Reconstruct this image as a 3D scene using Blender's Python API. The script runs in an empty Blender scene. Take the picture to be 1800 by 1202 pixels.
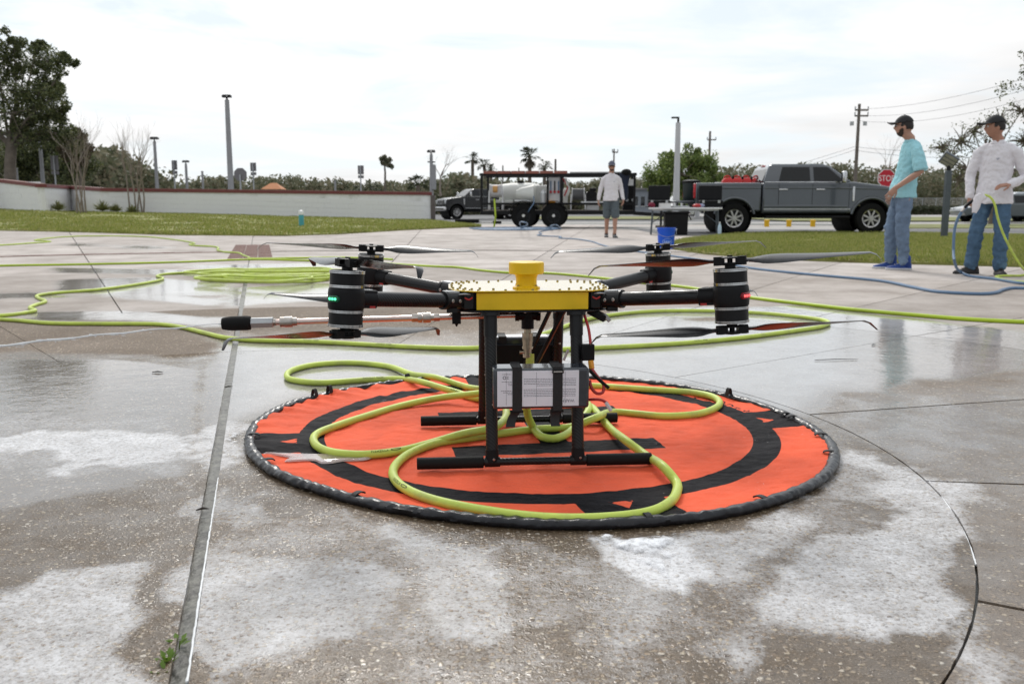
import bpy, bmesh, math, random
import numpy as np
from mathutils import Vector, Matrix, Quaternion
from mathutils import geometry as mgeo
from mathutils import noise as mnoise

random.seed(7)
RNG = np.random.default_rng(7)
S = bpy.context.scene
COL = S.collection
R = math.radians

# ------------------------------------------------------------------ camera
CAM_H, FPX = 0.745, 1580.0
PITCH = math.atan(239.0 / FPX)
cam_d = bpy.data.cameras.new("camera")
cam = bpy.data.objects.new("camera", cam_d)
COL.objects.link(cam)
cam.location = (0, 0, CAM_H)
cam.rotation_euler = (math.pi / 2 - PITCH, 0, 0)
cam_d.sensor_width = 36.0
cam_d.lens = 36.0 * FPX / 1800.0
cam_d.clip_start, cam_d.clip_end = 0.05, 6000.0
cam_d.dof.use_dof = True
cam_d.dof.focus_distance = 2.5
cam_d.dof.aperture_fstop = 7.1
S.camera = cam

# ------------------------------------------------------------------ sky, sun, exposure
SUN_EL, SUN_AZ = R(42), R(-8)          # azimuth from +Y towards +X: bright cloud ahead, a little left
SUN_DIR = Vector((math.sin(SUN_AZ) * math.cos(SUN_EL), math.cos(SUN_AZ) * math.cos(SUN_EL), math.sin(SUN_EL)))
world = bpy.data.worlds.new("World")
S.world = world
world.use_nodes = True
wn, wl = world.node_tree.nodes, world.node_tree.links
wn.clear()


def _n(nodes, t, **kw):
    nd = nodes.new(t)
    for k, v in kw.items():
        setattr(nd, k, v)
    return nd


def _math(nodes, links, op, a, b=None, clamp=False):
    nd = nodes.new("ShaderNodeMath")
    nd.operation = op
    nd.use_clamp = clamp
    for i, x in enumerate((a, b)):
        if x is None:
            continue
        if isinstance(x, (int, float)):
            nd.inputs[i].default_value = x
        else:
            links.new(x, nd.inputs[i])
    return nd.outputs[0]


w_out = wn.new("ShaderNodeOutputWorld")
w_bg = wn.new("ShaderNodeBackground")
w_bg.inputs["Strength"].default_value = 0.1
wl.new(w_bg.outputs[0], w_out.inputs[0])
w_sky = wn.new("ShaderNodeTexSky")
w_sky.sky_type = "NISHITA"
w_sky.sun_disc = False
w_sky.sun_elevation = SUN_EL
w_sky.sun_rotation = SUN_AZ
w_tc = wn.new("ShaderNodeTexCoord")
w_sep = wn.new("ShaderNodeSeparateXYZ")
wl.new(w_tc.outputs["Generated"], w_sep.inputs[0])
zz = _math(wn, wl, "ADD", _math(wn, wl, "MAXIMUM", w_sep.outputs[2], 0.0), 0.09)
w_cmb = wn.new("ShaderNodeCombineXYZ")
wl.new(_math(wn, wl, "DIVIDE", w_sep.outputs[0], zz), w_cmb.inputs[0])
wl.new(_math(wn, wl, "DIVIDE", w_sep.outputs[1], zz), w_cmb.inputs[1])
w_no = wn.new("ShaderNodeTexNoise")           # layers of thin cloud
w_no.inputs["Scale"].default_value = 0.62
w_no.inputs["Detail"].default_value = 7
w_no.inputs["Roughness"].default_value = 0.56
w_no.inputs["Distortion"].default_value = 0.5
wl.new(w_cmb.outputs[0], w_no.inputs["Vector"])
w_cr = wn.new("ShaderNodeMapRange")
w_cr.inputs[1].default_value, w_cr.inputs[2].default_value = 0.40, 0.58
w_cr.inputs[3].default_value, w_cr.inputs[4].default_value = 0.0, 1.0
wl.new(w_no.outputs[0], w_cr.inputs[0])
w_no2 = wn.new("ShaderNodeTexNoise")          # brighter and greyer parts of the cloud sheet
w_no2.inputs["Scale"].default_value = 0.9
w_no2.inputs["Detail"].default_value = 5
wl.new(w_cmb.outputs[0], w_no2.inputs["Vector"])
w_dot = wn.new("ShaderNodeVectorMath")
w_dot.operation = "DOT_PRODUCT"
wl.new(w_tc.outputs["Generated"], w_dot.inputs[0])
w_dot.inputs[1].default_value = SUN_DIR
w_gl = wn.new("ShaderNodeMapRange")           # cloud is brighter round the hidden sun
w_gl.inputs[1].default_value, w_gl.inputs[2].default_value = 0.35, 1.0
wl.new(w_dot.outputs["Value"], w_gl.inputs[0])
glow = _math(wn, wl, "POWER", w_gl.outputs[0], 1.4)
lum = _math(wn, wl, "ADD", _math(wn, wl, "MULTIPLY", glow, 9.5), 5.3)
lum = _math(wn, wl, "MULTIPLY", lum, _math(wn, wl, "ADD", _math(wn, wl, "MULTIPLY", _math(wn, wl, "MAXIMUM", w_sep.outputs[2], 0.0), 0.75), 0.80))   # an overcast sky is brighter overhead
lum = _math(wn, wl, "MULTIPLY", lum, _math(wn, wl, "ADD", _math(wn, wl, "MULTIPLY", w_no2.outputs[0], 0.5), 0.75))
w_cc = wn.new("ShaderNodeVectorMath")
w_cc.operation = "SCALE"
w_cc.inputs[0].default_value = (1.0, 1.0, 1.0)
wl.new(lum, w_cc.inputs["Scale"])
w_mix = wn.new("ShaderNodeMix")
w_mix.data_type = "RGBA"
wl.new(w_cr.outputs[0], w_mix.inputs[0])
w_thin = wn.new("ShaderNodeMix")              # thin veil: some of the blue shows through
w_thin.data_type = "RGBA"
w_thin.inputs[0].default_value = 0.88
wl.new(w_sky.outputs[0], w_thin.inputs[6])
w_thin.inputs[7].default_value = (7.5, 8.2, 8.8, 1)
wl.new(w_thin.outputs[2], w_mix.inputs[6])
wl.new(w_cc.outputs[0], w_mix.inputs[7])
wl.new(w_mix.outputs[2], w_bg.inputs[0])

sun_d = bpy.data.lights.new("sun", "SUN")
sun_d.energy = 1.5
sun_d.angle = R(14)
sun_d.color = (1.0, 0.96, 0.9)
sun = bpy.data.objects.new("sun", sun_d)
COL.objects.link(sun)
sun.rotation_euler = SUN_DIR.to_track_quat("Z", "Y").to_euler()

S.view_settings.view_transform = "Standard"
S.view_settings.look = "None"
S.view_settings.exposure = 0.22
S.view_settings.gamma = 1.0
S.view_settings.use_curve_mapping = False
S.cycles.max_bounces = 7
S.cycles.transparent_max_bounces = 12
S.cycles.use_denoising = True


# ------------------------------------------------------------------ measuring helpers
def gp(x, y, z=0.0):
    """the point at height z that the photograph shows at pixel (x, y)"""
    u, v = (x - 900) / FPX, (601 - y) / FPX
    dy = math.cos(PITCH) + v * math.sin(PITCH)
    dz = -math.sin(PITCH) + v * math.cos(PITCH)
    t = (z - CAM_H) / dz
    return Vector((u * t, dy * t, z))


def at(x, y, Y):
    """the point at distance Y that the photograph shows at pixel (x, y)"""
    u, v = (x - 900) / FPX, (601 - y) / FPX
    dy = math.cos(PITCH) + v * math.sin(PITCH)
    dz = -math.sin(PITCH) + v * math.cos(PITCH)
    t = Y / dy
    return Vector((u * t, Y, CAM_H + dz * t))


# ------------------------------------------------------------------ objects
def tag(o, label=None, cat=None, group=None, kind=None):
    if label: o["label"] = label
    if cat: o["category"] = cat
    if group: o["group"] = group
    if kind: o["kind"] = kind
    return o


def thing(name, label, cat, loc=(0, 0, 0), rz=0.0, group=None):
    o = bpy.data.objects.new(name, None)
    o.empty_display_size = 0.1
    COL.objects.link(o)
    o.location = loc
    o.rotation_euler = (0, 0, rz)
    return tag(o, label, cat, group)


def copy_tree(o, parent=None):
    c = o.copy()
    COL.objects.link(c)
    c.parent = parent
    for ch in list(o.children):
        copy_tree(ch, c)
    return c


def link_mesh(name, me, m, parent=None):
    o = bpy.data.objects.new(name, me)
    COL.objects.link(o)
    if m is not None:
        me.materials.append(m)
    if parent is not None:
        o.parent = parent
    return o


def np_mesh(name, verts, faces, k):
    """fast mesh from numpy arrays, all faces with k corners"""
    me = bpy.data.meshes.new(name)
    nf = len(faces)
    me.vertices.add(len(verts))
    me.vertices.foreach_set("co", np.asarray(verts, np.float32).ravel())
    me.loops.add(nf * k)
    me.loops.foreach_set("vertex_index", np.asarray(faces, np.int32).ravel())
    me.polygons.add(nf)
    me.polygons.foreach_set("loop_start", np.arange(0, nf * k, k, dtype=np.int32))
    me.polygons.foreach_set("loop_total", np.full(nf, k, np.int32))
    me.update(calc_edges=True)
    return me


def basis(axis, ref=None):
    z = Vector(axis).normalized()
    if ref is None or abs(Vector(ref).normalized().dot(z)) > 0.98:
        ref = Vector((1, 0, 0)) if abs(z.x) < 0.9 else Vector((0, 1, 0))
    x = (Vector(ref) - z * Vector(ref).dot(z)).normalized()
    return x, z.cross(x), z


class MB:
    """collects shapes; build() links them as ONE mesh object"""
    def __init__(self, M=None):
        self.v, self.f, self.M = [], [], M

    def add(self, vs, fs, M=None):
        b = len(self.v)
        for p in vs:
            p = Vector(p)
            if M is not None: p = M @ p
            if self.M is not None: p = self.M @ p
            self.v.append(p)
        self.f += [tuple(i + b for i in f) for f in fs]
        return self

    def box(self, c, s, M=None):
        x, y, z = (t / 2 for t in s)
        vs = [(c[0] + a * x, c[1] + b * y, c[2] + d * z) for d in (-1, 1) for b in (-1, 1) for a in (-1, 1)]
        return self.add(vs, [(0, 2, 3, 1), (4, 5, 7, 6), (0, 1, 5, 4), (2, 6, 7, 3), (0, 4, 6, 2), (1, 3, 7, 5)], M)

    def bar(self, p0, p1, w, h, ref=(0, 0, 1)):
        p0, p1 = Vector(p0), Vector(p1)
        x, y, z = basis(p1 - p0, ref)
        vs = [p + x * (a * h / 2) + y * (b * w / 2) for p in (p0, p1) for a, b in ((-1, -1), (1, -1), (1, 1), (-1, 1))]
        return self.add(vs, [(3, 2, 1, 0), (4, 5, 6, 7), (0, 1, 5, 4), (1, 2, 6, 5), (2, 3, 7, 6), (3, 0, 4, 7)])

    def cyl(self, p0, p1, r0, r1=None, n=16, caps=True):
        return self.tube([p0, p1], [r0, r0 if r1 is None else r1], n, caps)

    def tube(self, pts, r, n=8, caps=True, closed=False, ref=None):
        pts = [Vector(p) for p in pts]
        m = len(pts)
        rs = r if isinstance(r, (list, tuple, np.ndarray)) else [r] * m
        vs, prev = [], ref
        for i, p in enumerate(pts):
            if closed:
                t = pts[(i + 1) % m] - pts[i - 1]
            else:
                t = pts[min(i + 1, m - 1)] - pts[max(i - 1, 0)]
            if t.length < 1e-9: t = Vector((0, 0, 1))
            x, y, z = basis(t, prev)
            prev = x
            rr = rs[i]
            ra, rb = (rr if isinstance(rr, (tuple, list)) else (rr, rr))
            for k in range(n):
                a = 2 * math.pi * k / n
                vs.append(p + x * (ra * math.cos(a)) + y * (rb * math.sin(a)))
        fs = []
        for i in range(m if closed else m - 1):
            j = (i + 1) % m
            for k in range(n):
                l = (k + 1) % n
                fs.append((i * n + k, i * n + l, j * n + l, j * n + k))
        if caps and not closed:
            fs.append(tuple(range(n - 1, -1, -1)))
            fs.append(tuple((m - 1) * n + k for k in range(n)))
        return self.add(vs, fs)

    def lathe(self, prof, n=24, M=None, cap=True):
        vs, fs = [], []
        for r, z in prof:
            for k in range(n):
                a = 2 * math.pi * k / n
                vs.append((r * math.cos(a), r * math.sin(a), z))
        for i in range(len(prof) - 1):
            for k in range(n):
                l = (k + 1) % n
                fs.append((i * n + k, i * n + l, (i + 1) * n + l, (i + 1) * n + k))
        if cap:
            fs.append(tuple(range(n - 1, -1, -1)))
            fs.append(tuple((len(prof) - 1) * n + k for k in range(n)))
        return self.add(vs, fs, M)

    def prism(self, poly, z0, z1, M=None):
        n = len(poly)
        vs = [(x, y, z0) for x, y in poly] + [(x, y, z1) for x, y in poly]
        fs = [tuple(range(n - 1, -1, -1)), tuple(range(n, 2 * n))]
        fs += [(k, (k + 1) % n, n + (k + 1) % n, n + k) for k in range(n)]
        return self.add(vs, fs, M)

    def ball(self, c, r, nu=12, nv=8, M=None):
        r = r if isinstance(r, (tuple, list)) else (r, r, r)
        vs, fs = [(c[0], c[1], c[2] - r[2])], []
        for i in range(1, nv):
            t = math.pi * i / nv
            for k in range(nu):
                a = 2 * math.pi * k / nu
                vs.append((c[0] + r[0] * math.sin(t) * math.cos(a), c[1] + r[1] * math.sin(t) * math.sin(a), c[2] - r[2] * math.cos(t)))
        vs.append((c[0], c[1], c[2] + r[2]))
        for k in range(nu):
            l = (k + 1) % nu
            fs.append((0, 1 + l, 1 + k))
            for i in range(nv - 2):
                b = 1 + i * nu
                fs.append((b + k, b + l, b + nu + l, b + nu + k))
            b = 1 + (nv - 2) * nu
            fs.append((b + k, b + l, len(vs) - 1))
        return self.add(vs, fs, M)

    def loft(self, rings, caps=True, closed=True):
        n = len(rings[0])
        vs = [p for r in rings for p in r]
        fs = []
        for i in range(len(rings) - 1):
            for k in range(n if closed else n - 1):
                l = (k + 1) % n
                fs.append((i * n + k, i * n + l, (i + 1) * n + l, (i + 1) * n + k))
        if caps and closed:
            fs.append(tuple(range(n - 1, -1, -1)))
            fs.append(tuple((len(rings) - 1) * n + k for k in range(n)))
        return self.add(vs, fs)

    def mesh(self, name, smooth=35):
        me = bpy.data.meshes.new(name)
        me.from_pydata([tuple(p) for p in self.v], [], self.f)
        me.update()
        if smooth:
            me.polygons.foreach_set("use_smooth", [True] * len(me.polygons))
            me.set_sharp_from_angle(angle=R(smooth))
        return me

    def build(self, name, m, parent=None, smooth=35, bevel=0.0, seg=2):
        o = link_mesh(name, self.mesh(name, smooth), m, parent)
        if bevel:
            b = o.modifiers.new("bevel", "BEVEL")
            b.width, b.segments, b.limit_method, b.angle_limit = bevel, seg, "ANGLE", R(40)
        return o


def spline(pts, step=0.02, closed=False):
    """Catmull-Rom through the points, resampled"""
    P = [Vector(p) for p in pts]
    n = len(P)
    out = []
    segs = n if closed else n - 1
    for i in range(segs):
        if closed:
            a, b, c, d = P[(i - 1) % n], P[i], P[(i + 1) % n], P[(i + 2) % n]
        else:
            a, b, c, d = P[max(i - 1, 0)], P[i], P[i + 1], P[min(i + 2, n - 1)]
        # centripetal parameters keep the bends free of loops
        k = max(2, int((c - b).length / step))
        t0 = 0.0
        t1 = t0 + max((b - a).length, 1e-4) ** 0.5
        t2 = t1 + max((c - b).length, 1e-4) ** 0.5
        t3 = t2 + max((d - c).length, 1e-4) ** 0.5
        for j in range(k):
            t = t1 + (t2 - t1) * j / k
            A1 = a * ((t1 - t) / (t1 - t0)) + b * ((t - t0) / (t1 - t0))
            A2 = b * ((t2 - t) / (t2 - t1)) + c * ((t - t1) / (t2 - t1))
            A3 = c * ((t3 - t) / (t3 - t2)) + d * ((t - t2) / (t3 - t2))
            B1 = A1 * ((t2 - t) / (t2 - t0)) + A2 * ((t - t0) / (t2 - t0))
            B2 = A2 * ((t3 - t) / (t3 - t1)) + A3 * ((t - t1) / (t3 - t1))
            out.append(B1 * ((t2 - t) / (t2 - t1)) + B2 * ((t - t1) / (t2 - t1)))
    if not closed:
        out.append(P[-1])
    return out


# ------------------------------------------------------------------ materials
def mat(name, col, rough=0.5, metal=0.0, var=0.12, scale=6.0, bump=0.0, bscale=60.0, coat=0.0,
        spec=0.5, emit=0.0, coords="Object", dirt=None, trans=0.0, ior=1.45, alpha=1.0):
    m = bpy.data.materials.new(name)
    m.use_nodes = True
    nt = m.node_tree
    b = nt.nodes["Principled BSDF"]
    N, L = nt.nodes, nt.links
    tc = N.new("ShaderNodeTexCoord")
    no = N.new("ShaderNodeTexNoise")
    no.inputs["Scale"].default_value = scale
    no.inputs["Detail"].default_value = 6
    no.inputs["Roughness"].default_value = 0.62
    L.new(tc.outputs[coords], no.inputs["Vector"])
    mr = N.new("ShaderNodeMapRange")
    mr.inputs[1].default_value, mr.inputs[2].default_value = 0.3, 0.7
    mr.inputs[3].default_value, mr.inputs[4].default_value = 1 - var, 1 + var
    L.new(no.outputs[0], mr.inputs[0])
    vm = N.new("ShaderNodeVectorMath")
    vm.operation = "SCALE"
    vm.inputs[0].default_value = col[:3]
    L.new(mr.outputs[0], vm.inputs["Scale"])
    cout = vm.outputs[0]
    if dirt:
        dcol, lo, hi, dsc = dirt
        n2 = N.new("ShaderNodeTexNoise")
        n2.inputs["Scale"].default_value = dsc
        n2.inputs["Detail"].default_value = 8
        n2.inputs["Roughness"].default_value = 0.7
        L.new(tc.outputs[coords], n2.inputs["Vector"])
        m2 = N.new("ShaderNodeMapRange")
        m2.inputs[1].default_value, m2.inputs[2].default_value = lo, hi
        L.new(n2.outputs[0], m2.inputs[0])
        mx = N.new("ShaderNodeMix")
        mx.data_type = "RGBA"
        L.new(m2.outputs[0], mx.inputs[0])
        L.new(cout, mx.inputs[6])
        mx.inputs[7].default_value = (*dcol, 1)
        cout = mx.outputs[2]
    L.new(cout, b.inputs["Base Color"])
    rr = N.new("ShaderNodeMapRange")
    rr.inputs[3].default_value, rr.inputs[4].default_value = max(0.02, rough * 0.8), min(1, rough * 1.2)
    L.new(no.outputs[0], rr.inputs[0])
    L.new(rr.outputs[0], b.inputs["Roughness"])
    b.inputs["Metallic"].default_value = metal
    b.inputs["Specular IOR Level"].default_value = spec
    b.inputs["IOR"].default_value = ior
    b.inputs["Coat Weight"].default_value = coat
    b.inputs["Coat Roughness"].default_value = 0.06
    b.inputs["Transmission Weight"].default_value = trans
    b.inputs["Alpha"].default_value = alpha
    if emit:
        b.inputs["Emission Color"].default_value = (*col[:3], 1)
        b.inputs["Emission Strength"].default_value = emit
    if bump:
        n3 = N.new("ShaderNodeTexNoise")
        n3.inputs["Scale"].default_value = bscale
        n3.inputs["Detail"].default_value = 4
        L.new(tc.outputs[coords], n3.inputs["Vector"])
        bp = N.new("ShaderNodeBump")
        bp.inputs["Strength"].default_value = min(1.0, bump)
        bp.inputs["Distance"].default_value = 0.004 if bscale > 30 else 0.02
        L.new(n3.outputs[0], bp.inputs["Height"])
        L.new(bp.outputs[0], b.inputs["Normal"])
    return m


def leaf_mat(name, cols, rough=0.5, trans=0.25):
    """foliage: colour differs from leaf to leaf, light passes through a little"""
    m = bpy.data.materials.new(name)
    m.use_nodes = True
    N, L = m.node_tree.nodes, m.node_tree.links
    b = N["Principled BSDF"]
    geo = N.new("ShaderNodeNewGeometry")
    cr = N.new("ShaderNodeValToRGB")
    cr.color_ramp.elements[0].color = (*cols[0], 1)
    cr.color_ramp.elements[-1].color = (*cols[-1], 1)
    for i, c in enumerate(cols[1:-1]):
        e = cr.color_ramp.elements.new((i + 1) / (len(cols) - 1))
        e.color = (*c, 1)
    L.new(geo.outputs["Random Per Island"], cr.inputs[0])
    L.new(cr.outputs[0], b.inputs["Base Color"])
    b.inputs["Roughness"].default_value = rough
    tr = N.new("ShaderNodeBsdfTranslucent")
    L.new(cr.outputs[0], tr.inputs[0])
    ms = N.new("ShaderNodeMixShader")
    ms.inputs[0].default_value = trans
    L.new(b.outputs[0], ms.inputs[1])
    L.new(tr.outputs[0], ms.inputs[2])
    L.new(ms.outputs[0], N["Material Output"].inputs[0])
    return m


M = {}
M["black_plastic"] = mat("black_plastic", (0.007, 0.007, 0.008), 0.45, var=0.3, bump=0.15, bscale=300, spec=0.2)
M["black_rubber"] = mat("black_rubber", (0.009, 0.009, 0.009), 0.75, var=0.25, bump=0.3, bscale=200, spec=0.2)
M["black_metal"] = mat("black_metal", (0.010, 0.010, 0.011), 0.35, 0.0, var=0.25, spec=0.3)
M["chrome"] = mat("chrome", (0.62, 0.62, 0.63), 0.16, 1.0, var=0.12)
M["steel"] = mat("steel", (0.42, 0.39, 0.36), 0.3, 1.0, var=0.25, scale=30)
M["galv"] = mat("galv", (0.42, 0.43, 0.44), 0.5, 0.7, var=0.15)
M["white_paint"] = mat("white_paint", (0.74, 0.74, 0.74), 0.45, var=0.06)
M["white_plastic"] = mat("white_plastic", (0.68, 0.68, 0.69), 0.5, var=0.06)
M["red_plastic"] = mat("red_plastic", (0.42, 0.018, 0.02), 0.4, var=0.15)
M["yellow_plastic"] = mat("yellow_plastic", (0.78, 0.50, 0.008), 0.36, var=0.06, scale=14, bump=0.06, bscale=250)
M["glass_dark"] = mat("glass_dark", (0.012, 0.014, 0.016), 0.04, var=0.1, spec=0.7)
M["tyre"] = mat("tyre", (0.010, 0.010, 0.010), 0.85, var=0.3, bump=0.3, bscale=90, spec=0.15)
M["glow_off"] = mat("lamp_glass", (0.6, 0.62, 0.62), 0.15, var=0.1)
# ================================================================== ground
def vnoise(x, y, seed=0):
    """smooth value noise on numpy arrays"""
    xi, yi = np.floor(x).astype(np.int64), np.floor(y).astype(np.int64)
    fx, fy = x - xi, y - yi
    fx, fy = fx * fx * (3 - 2 * fx), fy * fy * (3 - 2 * fy)

    def h(a, b):
        n = (a * 374761393 + b * 668265263 + seed * 1442695041) & 0x7FFFFFFF
        n = ((n ^ (n >> 13)) * 1274126177) & 0x7FFFFFFF
        return ((n ^ (n >> 16)) & 0xFFFF) / 65535.0
    return (h(xi, yi) * (1 - fx) + h(xi + 1, yi) * fx) * (1 - fy) + (h(xi, yi + 1) * (1 - fx) + h(xi + 1, yi + 1) * fx) * fy


def fbm(x, y, seed=0, octv=4):
    s, a, t = 0.0, 1.0, 0.0
    for o in range(octv):
        s = s + a * vnoise(x * 2 ** o, y * 2 ** o, seed + o * 17)
        t += a
        a *= 0.5
    return s / t


def sd_poly(px, py, poly):
    """signed distance to a polygon, negative inside"""
    d = np.full(px.shape, 1e9)
    ins = np.zeros(px.shape, bool)
    n = len(poly)
    for i in range(n):
        ax, ay = poly[i][:2]
        bx, by = poly[(i + 1) % n][:2]
        ex, ey = bx - ax, by - ay
        L2 = ex * ex + ey * ey + 1e-12
        t = np.clip(((px - ax) * ex + (py - ay) * ey) / L2, 0, 1)
        d = np.minimum(d, np.hypot(px - ax - t * ex, py - ay - t * ey))
        c = ((ay > py) != (by > py))
        with np.errstate(divide="ignore", invalid="ignore"):
            xx = ex * (py - ay) / (ey if ey != 0 else 1e-12) + ax
        ins ^= c & (px < xx)
    return np.where(ins, -d, d)


def sd_seg(px, py, a, b):
    ex, ey = b[0] - a[0], b[1] - a[1]
    t = np.clip(((px - a[0]) * ex + (py - a[1]) * ey) / (ex * ex + ey * ey + 1e-12), 0, 1)
    return np.hypot(px - a[0] - t * ex, py - a[1] - t * ey)


def sstep(a, b, x):
    t = np.clip((x - a) / (b - a), 0, 1)
    return t * t * (3 - 2 * t)


def G(pts):
    return [tuple(gp(*p)[:2]) for p in pts]


# where suds lie and where water stands on the paving (outline, amount)
FOAM = [
    (G([(-40, 1090), (60, 1052), (130, 1022), (250, 1000), (312, 1008), (300, 1100), (262, 1230), (-60, 1230)]), 0.66),
    (G([(378, 850), (430, 838), (520, 872), (560, 905), (470, 915), (385, 905)]), 0.45),
    (G([(385, 950), (470, 940), (560, 965), (640, 985), (700, 1015), (735, 1060), (690, 1092), (610, 1128), (470, 1140), (360, 1140), (350, 1010)]), 0.62),
    (G([(640, 925), (760, 935), (850, 960), (885, 1040), (893, 1100), (850, 1158), (775, 1125), (770, 1040), (700, 960)]), 0.58),
    (G([(930, 985), (1030, 970), (1130, 1000), (1140, 1090), (1040, 1130), (985, 1060)]), 0.44),
    (G([(985, 935), (1210, 932), (1225, 985), (1205, 1045), (1120, 1030), (1060, 965)]), 0.95),
    (G([(1200, 930), (1330, 915), (1440, 890), (1480, 930), (1420, 985), (1300, 1010), (1215, 1000)]), 0.6),
    (G([(1525, 808), (1600, 806), (1700, 838), (1768, 885), (1765, 922), (1700, 945), (1712, 1000), (1700, 1090), (1610, 1094), (1500, 1120), (1400, 1118), (1360, 1060), (1420, 1000), (1530, 930), (1640, 902), (1560, 858)]), 0.68),
    (G([(1715, 1085), (1760, 1110), (1830, 1180), (1830, 1240), (1690, 1230)]), 0.5),
    (G([(1280, 1120), (1330, 1115), (1370, 1180), (1300, 1200)]), 0.5),
    (G([(376, 760), (452, 722), (470, 730), (432, 770), (436, 815), (395, 808)]), 0.74),
    (G([(-40, 772), (120, 768), (260, 757), (372, 752), (385, 790), (280, 822), (150, 832), (210, 812), (-40, 802)]), 0.78),
    (G([(440, 900), (620, 905), (760, 925), (960, 950), (1000, 1010), (900, 1100), (700, 1150), (420, 1170), (370, 1000)]), 0.27),
    (G([(880, 1000), (1250, 960), (1500, 880), (1650, 960), (1560, 1130), (1250, 1150), (1000, 1150)]), 0.27),
    (G([(-60, 1060), (280, 990), (300, 1240), (-60, 1240)]), 0.34),
    (G([(-60, 740), (380, 735), (360, 840), (120, 845), (-60, 830)]), 0.26),
    (G([(640, 1130), (900, 1120), (1180, 1130), (1300, 1220), (700, 1230)]), 0.2),
    (G([(1480, 800), (1600, 800), (1700, 850), (1600, 900), (1480, 880)]), 0.36),
]
WET = [
    (G([(398, 640), (425, 590), (560, 604), (830, 612), (900, 585), (1010, 556), (1080, 543), (1250, 538), (1420, 541), (1620, 556), (1830, 585), (1830, 650), (1640, 668), (1520, 700), (1480, 745), (1380, 735), (1200, 676), (960, 660), (600, 690), (450, 735), (385, 770)]), 1.0),
    (G([(-60, 640), (200, 632), (400, 640), (395, 760), (372, 830), (250, 868), (100, 900), (-60, 920)]), 0.66),
    (G([(150, 494), (300, 488), (432, 492), (430, 512), (330, 516), (420, 520), (418, 530), (260, 527), (150, 512)]), 1.0),
    (G([(-60, 520), (120, 518), (180, 524), (60, 528), (-60, 529)]), 0.8),
    (G([(135, 473), (280, 474), (420, 470), (430, 480), (282, 482), (150, 481)]), 1.0),
    (G([(437, 503), (560, 498), (680, 500), (700, 512), (620, 528), (500, 530), (440, 534)]), 0.95),
    (G([(60, 552), (250, 548), (430, 551), (428, 566), (250, 565), (90, 566)]), 0.95),
    (G([(35, 606), (180, 602), (282, 606), (200, 612), (60, 613)]), 0.9),
    (G([(150, 429), (200, 429), (196, 434), (150, 433)]), 0.8),
    (G([(238, 431), (330, 434), (300, 439), (236, 437)]), 0.8),
    (G([(330, 462), (640, 462), (700, 470), (560, 474), (420, 470)]), 0.8),
    (G([(1500, 700), (1830, 680), (1830, 800), (1640, 820), (1500, 770)]), 0.5),
]
DRY_OR_DIMMED = [
    (G([(-40, 532), (120, 531), (300, 530), (430, 535), (425, 550), (240, 547), (60, 551), (-40, 550)]), 1.0),
    (G([(-40, 574), (150, 572), (330, 580), (410, 596), (400, 612), (330, 626), (150, 624), (-40, 622)]), 1.0),
    (G([(1180, 556), (1290, 552), (1340, 558), (1260, 566), (1190, 563)]), 0.8),
    (G([(1500, 566), (1660, 572), (1840, 590), (1840, 680), (1640, 690), (1520, 660)]), 0.25),  # not drier: weakens the painted sky reflection where the men are mirrored
]


def ground_fields(X, Y):
    # outlines are broken up by noise whose size grows with distance
    k = np.clip(Y, 1.2, 30)
    wx = (fbm(X * 3 / k * 2, Y * 3 / k * 2, 3, 5) - 0.5) * 0.16 * k
    wy = (fbm(X * 3 / k * 2, Y * 3 / k * 2, 31, 5) - 0.5) * 0.24 * k
    fine = 0.085 * np.minimum(k, 4)
    wx2 = wx * 0.45 + (fbm(X * 7, Y * 7, 5, 5) - 0.5) * fine
    wy2 = wy * 0.45 + (fbm(X * 7, Y * 7, 8, 5) - 0.5) * fine
    foam = np.zeros(X.shape)
    for poly, a in FOAM:
        w = 0.022
        foam = np.maximum(foam, a * sstep(w, -w, sd_poly(X + wx2 * 1.3, Y + wy2 * 1.3, poly)))
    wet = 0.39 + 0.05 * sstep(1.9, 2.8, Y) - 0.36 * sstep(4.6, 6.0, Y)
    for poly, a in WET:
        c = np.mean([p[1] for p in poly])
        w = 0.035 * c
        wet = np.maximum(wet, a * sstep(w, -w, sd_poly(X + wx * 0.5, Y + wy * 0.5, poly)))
    for poly, a in DRY_OR_DIMMED:
        c = np.mean([p[1] for p in poly])
        wet = wet * (1 - a * sstep(0.02 * c, -0.03 * c, sd_poly(X + wx * 0.4, Y + wy * 0.4, poly)))
    return foam, wet


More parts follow.
